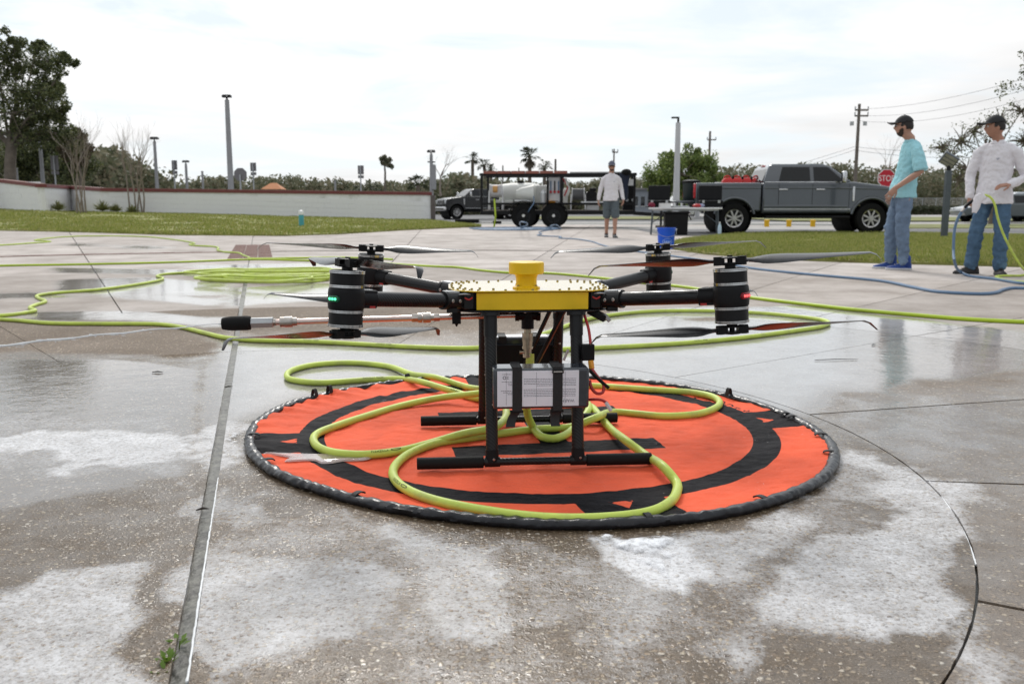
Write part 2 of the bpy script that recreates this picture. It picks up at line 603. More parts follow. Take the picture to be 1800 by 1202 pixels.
def ground_material():
    m = bpy.data.materials.new("wet_concrete")
    m.use_nodes = True
    N, L = m.node_tree.nodes, m.node_tree.links
    b = N["Principled BSDF"]
    tc = N.new("ShaderNodeTexCoord")

    def attr(n):
        a = N.new("ShaderNodeAttribute")
        a.attribute_name = n
        return a.outputs["Fac"]

    def noise(sc, det=5, rough=0.6, vec=None):
        n = N.new("ShaderNodeTexNoise")
        n.inputs["Scale"].default_value = sc
        n.inputs["Detail"].default_value = det
        n.inputs["Roughness"].default_value = rough
        L.new(vec or tc.outputs["Object"], n.inputs["Vector"])
        return n.outputs[0]

    def ramp(x, a, c, lo=0.0, hi=1.0):
        r = N.new("ShaderNodeMapRange")
        for i, v in ((1, a), (2, c), (3, lo), (4, hi)):
            r.inputs[i].default_value = v
        L.new(x, r.inputs[0])
        return r.outputs[0]

    def mix(f, a, c):
        x = N.new("ShaderNodeMix")
        x.data_type = "RGBA"
        for i, v in ((0, f), (6, a), (7, c)):
            if isinstance(v, (int, float)):
                x.inputs[i].default_value = v
            elif isinstance(v, tuple):
                x.inputs[i].default_value = (*v, 1)
            else:
                L.new(v, x.inputs[i])
        return x.outputs[2]
    mm = lambda op, a, c=None, cl=False: _math(N, L, op, a, c, cl)
    foam_a, wet_a, agg_a, tone_a = attr("foam"), attr("wet"), attr("agg"), attr("tone")
    # stones of the exposed aggregate
    dist = N.new("ShaderNodeVectorMath")
    dist.operation = "ADD"
    wob = N.new("ShaderNodeTexNoise")
    wob.inputs["Scale"].default_value = 70
    L.new(tc.outputs["Object"], wob.inputs["Vector"])
    sc = N.new("ShaderNodeVectorMath")
    sc.operation = "SCALE"
    sc.inputs["Scale"].default_value = 0.012
    L.new(wob.outputs["Color"], sc.inputs[0])
    L.new(tc.outputs["Object"], dist.inputs[0])
    L.new(sc.outputs[0], dist.inputs[1])
    mp = N.new("ShaderNodeMapping")
    mp.inputs["Scale"].default_value = (1, 1, 0.2)
    L.new(dist.outputs[0], mp.inputs[0])

    def stones(scale, keep, cut):
        v = N.new("ShaderNodeTexVoronoi")
        v.inputs["Scale"].default_value = scale
        L.new(mp.outputs[0], v.inputs["Vector"])
        s = N.new("ShaderNodeSeparateColor")
        L.new(v.outputs["Color"], s.inputs[0])
        prof = ramp(v.outputs["Distance"], cut, cut * 0.55)
        keepm = ramp(s.outputs[0], keep, keep + 0.03)
        return mm("MULTIPLY", prof, keepm), s.outputs[1]
    m1, r1 = stones(84, 0.52, 0.5)
    m2, r2 = stones(150, 0.35, 0.52)
    m3, r3 = stones(260, 0.3, 0.55)
    cr = N.new("ShaderNodeValToRGB")
    els = [(0.0, (0.10, 0.07, 0.05)), (0.3, (0.24, 0.165, 0.10)), (0.55, (0.36, 0.27, 0.18)), (0.85, (0.52, 0.43, 0.31)), (1.0, (0.68, 0.61, 0.52))]
    cr.color_ramp.elements[0].color = (*els[0][1], 1)
    cr.color_ramp.elements[1].color = (*els[-1][1], 1)
    for p, c in els[1:-1]:
        e = cr.color_ramp.elements.new(p)
        e.color = (*c, 1)
    L.new(r1, cr.inputs[0])
    cr2 = N.new("ShaderNodeValToRGB")
    cr2.color_ramp.elements[0].color = (0.075, 0.055, 0.04, 1)
    cr2.color_ramp.elements[1].color = (0.36, 0.265, 0.175, 1)
    L.new(r2, cr2.inputs[0])
    big = noise(1.6, 6, 0.65)
    grit = noise(330, 3, 0.6)
    matrix = mix(ramp(grit, 0.3, 0.7), (0.056, 0.036, 0.018), (0.155, 0.106, 0.060))
    c = mix(mm("MULTIPLY", m3, 0.5), matrix, cr2.outputs[0])
    c = mix(mm("MULTIPLY", m2, 0.85), c, cr2.outputs[0])
    aggc = mix(mm("MULTIPLY", m1, 0.95), c, cr.outputs[0])
    # broomed concrete further off
    stain = noise(0.55, 8, 0.68)
    sm = mix(ramp(stain, 0.32, 0.68), (0.40, 0.35, 0.32), (0.56, 0.51, 0.48))
    sm = mix(ramp(noise(5, 6, 0.7), 0.5, 0.75, 0, 0.35), sm, (0.25, 0.215, 0.19))
    sm = mix(ramp(grit, 0.35, 0.75, 0, 0.4), sm, (0.56, 0.52, 0.48))
    base = mix(agg_a, sm, aggc)
    base = mix(ramp(big, 0.4, 0.72, 0, 0.5), base, (0.085, 0.058, 0.035))
    tn = N.new("ShaderNodeVectorMath")
    tn.operation = "SCALE"
    L.new(base, tn.inputs[0])
    L.new(tone_a, tn.inputs["Scale"])
    dk = N.new("ShaderNodeVectorMath")
    dk.operation = "SCALE"
    L.new(tn.outputs[0], dk.inputs[0])
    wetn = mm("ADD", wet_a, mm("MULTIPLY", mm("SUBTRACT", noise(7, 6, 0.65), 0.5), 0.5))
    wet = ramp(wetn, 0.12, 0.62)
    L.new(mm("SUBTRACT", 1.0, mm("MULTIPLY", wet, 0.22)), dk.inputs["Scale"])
    sky_film = mix(ramp(wetn, 0.66, 1.1, 0.0, 0.46), dk.outputs[0], (0.60, 0.60, 0.61))      # reflected sky painted into the wet film's colour
    # suds: a lacy film that breaks up between the stones
    lace = noise(60, 6, 0.8)
    lace2 = noise(9, 5, 0.62)
    edge_n = noise(20, 6, 0.7)
    cov = ramp(mm("ADD", foam_a, mm("MULTIPLY", mm("SUBTRACT", edge_n, 0.5), 0.42)), 0.13, 0.21)
    ff = mm("MULTIPLY", foam_a, 1.12)
    ff = mm("ADD", ff, mm("MULTIPLY", mm("SUBTRACT", lace, 0.5), 1.35))
    ff = mm("ADD", ff, mm("MULTIPLY", mm("SUBTRACT", lace2, 0.5), 1.0))
    ff = mm("SUBTRACT", ff, mm("ADD", mm("MULTIPLY", m1, 0.26), mm("MULTIPLY", m2, 0.22)))
    fo = mm("MULTIPLY", ramp(ff, 0.13, 1.12), cov)
    col = mix(mm("MULTIPLY", fo, 0.84), sky_film, (0.86, 0.86, 0.88))
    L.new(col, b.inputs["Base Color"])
    nofoam = mm("SUBTRACT", 1.0, mm("MULTIPLY", fo, 0.85))
    L.new(mm("SUBTRACT", 0.78, mm("MULTIPLY", wet, 0.2)), b.inputs["Roughness"])
    b.inputs["Specular IOR Level"].default_value = 0.2
    L.new(mm("MULTIPLY", mm("MULTIPLY", ramp(wet, 0.2, 0.8, 0.0, 1.0), nofoam), 1.0), b.inputs["Coat Weight"])
    b.inputs["Coat IOR"].default_value = 1.6
    L.new(ramp(wet, 0.3, 1.0, 0.26, 0.05), b.inputs["Coat Roughness"])
    # relief
    hgt = mm("ADD", mm("MULTIPLY", m1, 0.8), mm("MULTIPLY", m2, 0.5))
    hgt = mm("MULTIPLY", mm("ADD", hgt, mm("MULTIPLY", grit, 0.5)), mm("ADD", mm("MULTIPLY", agg_a, 0.9), 0.1))
    hgt = mm("ADD", hgt, mm("MULTIPLY", fo, 0.7))
    bp = N.new("ShaderNodeBump")
    bp.inputs["Strength"].default_value = 0.8
    bp.inputs["Distance"].default_value = 0.004
    L.new(hgt, bp.inputs["Height"])
    L.new(bp.outputs[0], b.inputs["Normal"])
    rip = mm("ADD", mm("ADD", mm("MULTIPLY", noise(30, 3), 0.45), mm("MULTIPLY", noise(7, 3), 1.6)), mm("MULTIPLY", mm("MULTIPLY", hgt, 1.1), ramp(wet, 0.35, 0.95, 1.0, 0.08)))
    bp2 = N.new("ShaderNodeBump")
    bp2.inputs["Strength"].default_value = 0.5
    bp2.inputs["Distance"].default_value = 0.0022
    L.new(rip, bp2.inputs["Height"])
    L.new(bp2.outputs[0], b.inputs["Coat Normal"])
    return m


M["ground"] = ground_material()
M["joint"] = mat("joint_bed", (0.115, 0.113, 0.095), 0.45, var=0.55, scale=30, coat=0.12, spec=0.3, bump=0.8, bscale=60, dirt=((0.025, 0.022, 0.017), 0.47, 0.6, 22))
M["asphalt"] = mat("asphalt", (0.12, 0.12, 0.125), 0.85, var=0.2, scale=0.6, bump=0.2, bscale=150, dirt=((0.2, 0.195, 0.19), 0.45, 0.8, 0.25))
M["pale_road"] = mat("pale_road", (0.36, 0.345, 0.325), 0.85, var=0.15, scale=0.5, dirt=((0.24, 0.225, 0.21), 0.5, 0.75, 0.4))
M["soil_grass"] = mat("soil_grass", (0.22, 0.225, 0.06), 0.9, var=0.35, scale=1.3, bump=0.6, bscale=18, dirt=((0.15, 0.115, 0.06), 0.52, 0.72, 0.9))
M["far_grass"] = mat("far_grass", (0.19, 0.20, 0.065), 0.9, var=0.3, scale=0.7, bump=0.5, bscale=12, dirt=((0.16, 0.13, 0.06), 0.5, 0.75, 0.3))

# the great sheet everything stands on
gm = MB()
gm.add([(-2500, -30, -0.06), (2500, -30, -0.06), (2500, 4000, -0.06), (-2500, 4000, -0.06)], [(0, 1, 2, 3)])
tag(gm.build("ground", M["asphalt"], None, 0), kind="structure")

# ---- round paved plaza: rings of slabs about PC, joints every 22.5 degrees, the wide channel along J1
PC = Vector((-0.89, 2.625))
A0 = R(105.6)
pave = bpy.data.objects.new("pavement", None)
COL.objects.link(pave)
tag(pave, kind="structure")
bed = MB()
bed.lathe([(40.0, -0.035), (0.001, -0.013)], 96, Matrix.Translation((PC.x, PC.y, 0)), cap=False)
bed.build("joint_bed", M["joint"], pave, 0)


def slab(poly, step, tone, agg):
    """one slab with its own edge; finer points inside carry the suds and the water"""
    n = len(poly)
    bp = []
    for i in range(n):
        a, c = Vector(poly[i]), Vector(poly[(i + 1) % n])
        k = max(1, int((c - a).length / step))
        jit = 0.0007 if step < 0.06 else 0.0          # worn edges
        bp += [a + (c - a) * (j / k) + Vector((random.uniform(-jit, jit), random.uniform(-jit, jit))) for j in range(k)]
    xs = [p.x for p in bp]
    ys = [p.y for p in bp]
    gx, gy = np.meshgrid(np.arange(min(xs), max(xs), step), np.arange(min(ys), max(ys), step))
    gx = gx.ravel() + RNG.uniform(-0.2, 0.2, gx.size) * step
    gy = gy.ravel() + RNG.uniform(-0.2, 0.2, gy.size) * step
    ok = sd_poly(gx, gy, bp) < -0.45 * step
    pts = bp + [Vector((a, c)) for a, c in zip(gx[ok], gy[ok])]
    nb = len(bp)
    vs, es, fs, *_ = mgeo.delaunay_2d_cdt(pts, [], [list(range(nb))], 1, 1e-5)
    V = [(p.x, p.y, 0.0) for p in vs]
    nv = len(V)
    F = [tuple(f) for f in fs]
    # skirt down into the joint
    cnt = {}
    for f in F:
        for i in range(len(f)):
            e = (f[i], f[(i + 1) % len(f)])
            cnt[e] = 1
    low = {}
    for (a, c) in list(cnt):
        if (c, a) not in cnt:
            for q in (a, c):
                if q not in low:
                    low[q] = len(V)
                    V.append((V[q][0], V[q][1], -0.045))
            F.append((c, a, low[a], low[c]))
    me = bpy.data.meshes.new("slab")
    me.from_pydata(V, [], F)
    me.update()
    co = np.array(V)
    fo, we = ground_fields(co[:, 0], co[:, 1])
    for nm, val in (("foam", fo), ("wet", we), ("tone", np.full(len(V), tone)), ("agg", np.full(len(V), agg))):
        at_ = me.attributes.new(nm, "FLOAT", "POINT")
        at_.data.foreach_set("value", val.astype(np.float32))
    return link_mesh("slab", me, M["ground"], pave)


def sector(r0, r1, a0, a1, gap, g0=None, g1=None):
    """ring sector with half-gaps on every side"""
    g0, g1 = (gap if g0 is None else g0), (gap if g1 is None else g1)
    r0, r1 = (r0 + gap if r0 > 0 else 0.0), r1 - gap
    n = max(4, int((a1 - a0) * r1 / max(0.06, r1 * 0.03)))
    out = []
    for i in range(n + 1):
        t = i / n
        a, c = a0 + g0 / r1, a1 - g1 / r1
        an = a + (c - a) * t
        out.append((PC.x + r1 * math.cos(an), PC.y + r1 * math.sin(an)))
    if r0 > 0:
        for i in range(n, -1, -1):
            t = i / n
            a, c = a0 + g0 / r0, a1 - g1 / r0
            an = a + (c - a) * t
            out.append((PC.x + r0 * math.cos(an), PC.y + r0 * math.sin(an)))
    return out


J = 0.0155
for s in (0, 1):           # the central disc, parted by the channel
    a = A0 + s * math.pi
    half = []
    for i in range(61):
        an = a + J / 2.03 + (math.pi - 2 * J / 2.03) * i / 60
        half.append((PC.x + 2.0375 * math.cos(an), PC.y + 2.0375 * math.sin(an)))
    slab(half, 0.022, 1.0, 1.0)
for i in range(16):
    a = A0 + i * math.pi / 8
    g0 = J if i in (0, 8) else 0.006
    g1 = J if i in (7, 15) else 0.006
    if 1 <= i <= 15 and math.sin(a) > 0.45 and g0 < J: g0 = 0.0022      # joints drowned under the standing water
    if math.sin(a + math.pi / 8) > 0.45 and g1 < J: g1 = 0.0022
    slab(sector(2.04, 4.1, a, a + math.pi / 8, 0.0025, g0, g1), 0.05, 0.92 + 0.2 * random.random(), 0.8)
for i in range(32):
    a = A0 + i * math.pi / 16
    if -1.9 < math.sin(a) * 8 + 2.6 or i % 2 == 0:
        g0 = J * 1.2 if i in (0, 16) else 0.005
        g1 = J * 1.2 if i in (15, 31) else 0.005
        slab(sector(4.1, 8.3, a, a + math.pi / 16, 0.005, g0, g1), 0.11, 0.9 + 0.16 * random.random(), 0.22)
for r0, r1, k, st, g in ((8.3, 12.55, 32, 0.22, 0.007), (12.75, 21.0, 32, 0.5, 0.008), (21.0, 34.0, 32, 1.0, 0.008)):
    for i in range(k):
        a = A0 + i * 2 * math.pi / k
        mid = a + math.pi / k
        if math.sin(mid) > 0.12:
            slab(sector(r0, r1, a, a + 2 * math.pi / k, g), st, 0.95 + 0.14 * random.random(), 0.06)

# ---- brick band: a ring and a radial strip of clay pavers
M["paver"] = mat("clay_paver", (0.17, 0.085, 0.066), 0.8, var=0.3, scale=3, coords="Object")
bb = bpy.data.objects.new("brick_band", None)
COL.objects.link(bb)
tag(bb, kind="structure")
bmsh = MB().box((0, 0, 0), (0.2, 0.095, 0.05)).mesh("brick", 0)
bmsh.materials.append(M["paver"])


def brick(x, y, rz):
    o = bpy.data.objects.new("brick", bmsh)
    COL.objects.link(o)
    o.parent = bb
    o.location = (x, y, -0.019 + random.uniform(-0.003, 0.003))
    o.rotation_euler = (0, 0, rz + random.uniform(-0.01, 0.01))


for i in range(44):
    an = A0 + R(1) + i * 0.208 / 12.65
    for rr in (12.60, 12.70):
        brick(PC.x + rr * math.cos(an), PC.y + rr * math.sin(an), an + math.pi / 2)
dirv, nrm = Vector((-0.268, 0.963)), Vector((0.963, 0.268))
for i in range(36):
    for j in range(3):
        p = Vector((-3.72, 12.80)) + dirv * (i * 0.103) * 1.3 + nrm * ((j - 1) * 0.21)
        o_rz = math.atan2(nrm.y, nrm.x)
        brick(p.x, p.y, o_rz)
        bb.children[-1].location.z = -0.019 + random.uniform(0, 0.004)

# ---- roads and strips beyond the plaza
def sheet(name, pts, z, m, kind="structure"):
    s = MB()
    s.add([(x, y, z) for x, y in pts], [tuple(range(len(pts)))])
    return tag(s.build(name, m, None, 0), kind=kind)


sheet("road", [(-60, 33.2), (90, 33.2), (90, 45), (-60, 45)], -0.045, M["pale_road"])
sheet("car_park", [(3.9, 22.8), (14.5, 22.8), (60, 22.8), (60, 29.0), (3.9, 29.0)], 0.006, M["asphalt"])
sheet("driveway", [(3.0, 29.0), (90, 29.0), (90, 33.15), (3.0, 33.15)], 0.006, M["pale_road"])
sheet("grass_verge", [(12.8, 29.6), (60, 29.6), (60, 36.0), (13.4, 36.0)], 0.03, M["far_grass"])
sheet("grass_verge", [(14, 46), (120, 46), (120, 62), (14, 62)], 0.0, M["far_grass"])
sheet("grass_verge", [(1.5, 52), (10.5, 52), (10.5, 66), (1.5, 66)], 0.0, M["far_grass"])
sheet("footpath", [(14, 63), (160, 63), (160, 88), (14, 88)], -0.02, M["pale_road"])
sheet("far_field", [(-900, 120), (900, 120), (900, 3500), (-900, 3500)], -0.02, M["far_grass"])

# ---- the two lawns with their grass
M["blade"] = leaf_mat("grass_blade", [(0.14, 0.175, 0.03), (0.225, 0.265, 0.05), (0.31, 0.32, 0.08), (0.38, 0.34, 0.15)], 0.6, 0.3)


def blades(name, P, h, w, label, seed=1):
    """one tuft of two crossing blades at each point"""
    rg = np.random.default_rng(seed)
    n = len(P)
    a = rg.uniform(0, math.tau, n)
    hh = h * rg.uniform(0.5, 1.3, n)
    ww = w * rg.uniform(0.6, 1.2, n)
    lx, ly = rg.normal(0, 0.35, n) * hh, rg.normal(0, 0.35, n) * hh
    dx, dy = np.cos(a) * ww, np.sin(a) * ww
    V = np.empty((n, 3, 3))
    V[:, 0] = P + np.c_[-dx, -dy, np.zeros(n)]
    V[:, 1] = P + np.c_[dx, dy, np.zeros(n)]
    V[:, 2] = P + np.c_[lx, ly, hh]
    me = np_mesh(name, V.reshape(-1, 3), np.arange(3 * n).reshape(-1, 3), 3)
    return tag(link_mesh(name, me, M["blade"]), label, "grass", kind="stuff")


WALL = [(-330, 340.5, 366.0, 43.0), (-150, 0, 0, 44.5), (0, 0, 0, 46.5), (75, 0, 0, 42.6), (126, 0, 0, 47.6), (181, 0, 0, 43.8), (758, 0, 0, 48.0)]
base_y = lambda x: float(np.interp(x, [-330, 0, 75, 185, 400, 600, 758, 850], [358, 367.5, 370.5, 372.5, 377, 382.5, 387, 389]))
top_y = lambda x: float(np.interp(x, [-330, 0, 75, 126, 185, 758], [290, 314.5, 323, 326.5, 330.5, 337.5]))
wall_Y = lambda x: float(np.interp(x, [w[0] for w in WALL], [w[3] for w in WALL]))
near_y = lambda x: float(np.interp(x, [-330, 0, 150, 300, 500, 600, 700, 845], [396, 404, 407, 411.5, 413, 410, 404, 397.5]))


def lawn_pt(x, t):
    """x: bearing (photo column), t: 0 at the paving, 1 at the wall foot"""
    a = gp(x, near_y(x), 0.03)
    c = at(x, base_y(min(x, 800)), wall_Y(min(x, 758)) + 0.1)
    if x > 758:
        c = gp(x, np.interp(x, [758, 850], [387, 397.3]), 0.03)
    p = a.lerp(c, t)
    z0, z1 = 0.035, max(c.z, 0.035)
    p.z = z0 + (z1 - z0) * (0.55 * t + 0.45 * t * t * (3 - 2 * t))
    return p


rows = []
xs = np.linspace(-330, 846, 100)
for t in np.linspace(0, 1.0, 26):
    rows.append([lawn_pt(x, t) for x in xs])
lm = MB()
lm.loft(rows, caps=False, closed=False)
lm.loft([[Vector((p.x, p.y, -0.05)) for p in rows[0]], rows[0]], caps=False, closed=False)
tag(lm.build("lawn", M["soil_grass"], None, 180), kind="structure")
rg = np.random.default_rng(3)
P = []
for _ in range(90000):
    x, t = rg.uniform(-120, 845), rg.uniform(0, 1) ** 1.25
    P.append(lawn_pt(x + rg.normal(0, 1), max(0, t - 0.002)))
P = np.array([tuple(p) for p in P])
keep = fbm(P[:, 0] * 0.8, P[:, 1] * 0.8, 4, 4) + RNG.uniform(-0.22, 0.22, len(P)) > 0.45
blades("grass", P[keep], 0.06, 0.022, "short green grass of the lawn before the white wall", 1)

RL = [(1176, 430), (1186, 439), (1240, 447.5), (1350, 456), (1500, 462), (1650, 466), (1800, 470), (2050, 480), (2050, 430), (1800, 415.5), (1560, 410), (1420, 409.5), (1300, 412), (1205, 422)]
rl = G(RL)
s = MB()
s.prism(rl, -0.05, 0.03)
tag(s.build("lawn", M["soil_grass"], None, 0), kind="structure")
bx = [min(p[0] for p in rl), max(p[0] for p in rl), min(p[1] for p in rl), max(p[1] for p in rl)]
n = 520000
X, Y = rg.uniform(bx[0], bx[1], n), rg.uniform(bx[2], bx[3], n)
ok = (sd_poly(X, Y, rl) < 0.10 * (fbm(X * 3, Y * 3, 5, 3) - 0.4)) & (rg.uniform(0, 1, n) < np.clip((14.0 / Y) ** 2, 0.1, 1)) & (np.abs(X / Y) < 0.72)
ok &= fbm(X * 1.4, Y * 1.4, 9, 4) + rg.uniform(-0.25, 0.25, n) > 0.42
P = np.c_[X[ok], Y[ok], np.full(ok.sum(), 0.028)]
blades("grass", P, 0.05, 0.012, "short green grass of the lawn behind the two standing men", 2)
# ================================================================== landing pad
MC = Vector((0.085, 2.94))
_ra = [-165, -147, -127, -106, -90, -75, -59, -43, -24, -12, 7, 29, 56, 86, 115, 141, 151, 163, 175]
_rr = [0.945, 0.925, 0.905, 0.922, 0.95, 0.965, 0.972, 0.972, 0.965, 0.945, 0.918, 0.914, 0.918, 0.93, 0.945, 0.975, 0.99, 0.99, 0.968]


def rim_r(a):
    d = math.degrees((a + math.pi) % math.tau - math.pi)
    xs = [x - 360 for x in _ra] + _ra + [x + 360 for x in _ra]
    ws = np.exp(-((np.array(xs) - d) / 14.0) ** 2)
    return float((ws * np.array(_rr * 3)).sum() / ws.sum())


RIM = np.array([rim_r(math.tau * i / 720) for i in range(720)])


def rim_np(a):
    return np.interp(np.mod(a, math.tau), np.linspace(0, math.tau, 721), np.r_[RIM, RIM[0]])


pad = thing("landing_pad", "round orange landing pad with black ring, letter H and padded black rim", "landing pad", (MC.x, MC.y, 0))


def pad_z(x, y):
    """folds of the cloth"""
    r, a = np.hypot(x, y), np.arctan2(y, x)
    e = sstep(0.45, 0.95, r)
    back = sstep(0.1, 0.6, y) * 0.6 + sstep(0.2, 0.7, -x) * 0.7 + 0.25
    z = 0.010 + e * back * (0.006 * (fbm(a * 9 + 40, r * 2.2, 12, 3) - 0.5) * 2)
    z = z + back * 0.009 * (fbm(x * 5 + 9, y * 9 + 3, 21, 3) - 0.5) * 2 * sstep(0.1, 0.5, r)
    z = z + 0.0045 * (np.abs(fbm(x * 13 + 5, y * 20, 22, 3) - 0.5) * 2 - 0.3) + 0.010 * sstep(0.83, 0.93, r) * (0.7 + 0.35 * np.sin(a * 61 + 3 * np.sin(a * 7)) * back)
    return np.maximum(z, 0.004)


NA, NR = 560, 190
aa = np.linspace(0, math.tau, NA, endpoint=False)
tt = np.linspace(0.0, 1.0, NR) ** 0.8
AA, TT = np.meshgrid(aa, tt)
RR = TT * (rim_np(AA) - 0.026)
PX, PY = RR * np.cos(AA), RR * np.sin(AA)
PZ = pad_z(PX, PY)
ink = np.full(PX.shape, 1.0)                    # signed distance to the black print
ink = np.minimum(ink, np.maximum(RR - 0.785, 0.70 - RR))
h = R(10)
HX, HY = PX * math.cos(h) + PY * math.sin(h), -PX * math.sin(h) + PY * math.cos(h)


def sbox(x, y, cx, cy, w, hh):
    return np.maximum(np.abs(x - cx) - w, np.abs(y - cy) - hh)


ink = np.minimum(ink, sbox(HX, HY, 0.015, -0.255, 0.325, 0.062))
ink = np.minimum(ink, sbox(HX, HY, 0.015, 0.21, 0.325, 0.062))
ink = np.minimum(ink, sbox(HX, HY, 0.015, -0.02, 0.045, 0.2))
LET = {  # strokes of the compass letters in a unit square
    "S": [[(0.9, 0.85), (0.7, 1), (0.3, 1), (0.1, 0.8), (0.25, 0.55), (0.75, 0.45), (0.9, 0.22), (0.7, 0), (0.3, 0), (0.1, 0.15)]],
    "W": [[(0, 1), (0.25, 0), (0.5, 0.7), (0.75, 0), (1, 1)]],
    "N": [[(0.1, 0), (0.1, 1), (0.9, 0), (0.9, 1)]],
    "E": [[(0.9, 1), (0.1, 1), (0.1, 0), (0.9, 0)], [(0.1, 0.5), (0.75, 0.5)]],
}
for deg, ch in ((8, "S"), (-76, "W"), (-166, "N"), (101, "E")):
    c = R(deg)
    U, W = PX * math.cos(c) + PY * math.sin(c), -PX * math.sin(c) + PY * math.cos(c)    # U outwards, W across
    band = np.maximum(np.abs(W) - 0.118, 0.72 - U)
    tri = sd_poly(U, W, [(0.735, -0.062), (0.735, 0.062), (0.84, 0.0)])
    let = np.full(PX.shape, 1.0)
    for st in LET[ch]:
        for p, q in zip(st, st[1:]):
            f = lambda t: (0.747 + 0.042 * t[1], (0.5 - t[0]) * 0.044)
            let = np.minimum(let, sd_seg(U, W, f(p), f(q)) - 0.0042)
    tri = np.maximum(tri, -let)
    ink = np.minimum(ink, np.maximum(band, -tri))
# the maker's mark between two bands: an outlined wing of slanted strokes and a small sign behind it
c = R(31)
U, W = PX * math.cos(c) + PY * math.sin(c), PX * math.sin(c) - PY * math.cos(c)
lg = np.full(PX.shape, 1.0)
for poly in ([(-0.175, 0.80), (-0.10, 0.845), (0.02, 0.835), (0.05, 0.80), (-0.02, 0.815), (-0.09, 0.815), (-0.175, 0.80)],
             [(-0.10, 0.79), (-0.03, 0.805), (0.06, 0.785), (0.035, 0.755), (-0.05, 0.765), (-0.10, 0.79)],
             [(-0.02, 0.79), (0.03, 0.77)], [(0.055, 0.825), (0.10, 0.80), (0.10, 0.765), (0.055, 0.79), (0.055, 0.825)],
             [(0.075, 0.81), (0.075, 0.78)], [(0.115, 0.79), (0.15, 0.79), (0.115, 0.765), (0.15, 0.765)],
             [(0.172, 0.785), (0.182, 0.77), (0.192, 0.785), (0.182, 0.797), (0.172, 0.785)]):
    for p, q in zip(poly, poly[1:]):
        lg = np.minimum(lg, sd_seg(W, U, p, q) - 0.0032)
ink = np.minimum(ink, lg)

V = np.stack([PX, PY, PZ], -1).reshape(-1, 3)
idx = np.arange(NR * NA).reshape(NR, NA)
F = np.stack([idx[:-1], np.roll(idx[:-1], -1, 1), np.roll(idx[1:], -1, 1), idx[1:]], -1).reshape(-1, 4)
me = np_mesh("pad_cloth", V, F[NA:] if False else F, 4)
me.polygons.foreach_set("use_smooth", np.ones(len(F), bool))
a_ = me.attributes.new("ink", "FLOAT", "POINT")
a_.data.foreach_set("value", ink.ravel().astype(np.float32))


def pad_material():
    m = mat("pad_cloth", (0.80, 0.125, 0.058), 0.7, var=0.10, scale=5, bump=0.5, bscale=24, spec=0.08)
    N, L = m.node_tree.nodes, m.node_tree.links
    b = N["Principled BSDF"]
    src = b.inputs["Base Color"].links[0].from_socket
    at_ = N.new("ShaderNodeAttribute")
    at_.attribute_name = "ink"
    mr = N.new("ShaderNodeMapRange")
    mr.inputs[1].default_value, mr.inputs[2].default_value = 0.0008, -0.0008
    L.new(at_.outputs["Fac"], mr.inputs[0])
    tc = N.new("ShaderNodeTexCoord")
    mx = N.new("ShaderNodeMix")
    mx.data_type = "RGBA"
    L.new(mr.outputs[0], mx.inputs[0])
    L.new(src, mx.inputs[6])
    mx.inputs[7].default_value = (0.011, 0.010, 0.012, 1)
    # dried splashes of suds
    n = N.new("ShaderNodeTexNoise")
    n.inputs["Scale"].default_value = 55
    n.inputs["Detail"].default_value = 5
    n.inputs["Roughness"].default_value = 0.7
    L.new(tc.outputs["Object"], n.inputs["Vector"])
    n2 = N.new("ShaderNodeTexNoise")
    n2.inputs["Scale"].default_value = 4
    n2.inputs["Detail"].default_value = 3
    L.new(tc.outputs["Object"], n2.inputs["Vector"])
    s = _math(N, L, "ADD", n.outputs[0], _math(N, L, "MULTIPLY", n2.outputs[0], 0.5))
    r2 = N.new("ShaderNodeMapRange")
    r2.inputs[1].default_value, r2.inputs[2].default_value = 0.985, 1.06
    r2.inputs[4].default_value = 0.75
    L.new(s, r2.inputs[0])
    m2 = N.new("ShaderNodeMix")
    m2.data_type = "RGBA"
    L.new(r2.outputs[0], m2.inputs[0])
    L.new(mx.outputs[2], m2.inputs[6])
    m2.inputs[7].default_value = (0.72, 0.70, 0.7, 1)
    # damp, darker cloth in places
    n3 = N.new("ShaderNodeTexNoise")
    n3.inputs["Scale"].default_value = 2.3
    n3.inputs["Detail"].default_value = 6
    L.new(tc.outputs["Object"], n3.inputs["Vector"])
    r3 = N.new("ShaderNodeMapRange")
    r3.inputs[1].default_value, r3.inputs[2].default_value = 0.45, 0.7
    r3.inputs[3].default_value, r3.inputs[4].default_value = 1.04, 0.62
    L.new(n3.outputs[0], r3.inputs[0])
    sc = N.new("ShaderNodeVectorMath")
    sc.operation = "SCALE"
    L.new(m2.outputs[2], sc.inputs[0])
    L.new(r3.outputs[0], sc.inputs["Scale"])
    L.new(sc.outputs[0], b.inputs["Base Color"])
    b.inputs["Sheen Weight"].default_value = 0.0
    return m


link_mesh("cloth", me, pad_material(), pad)

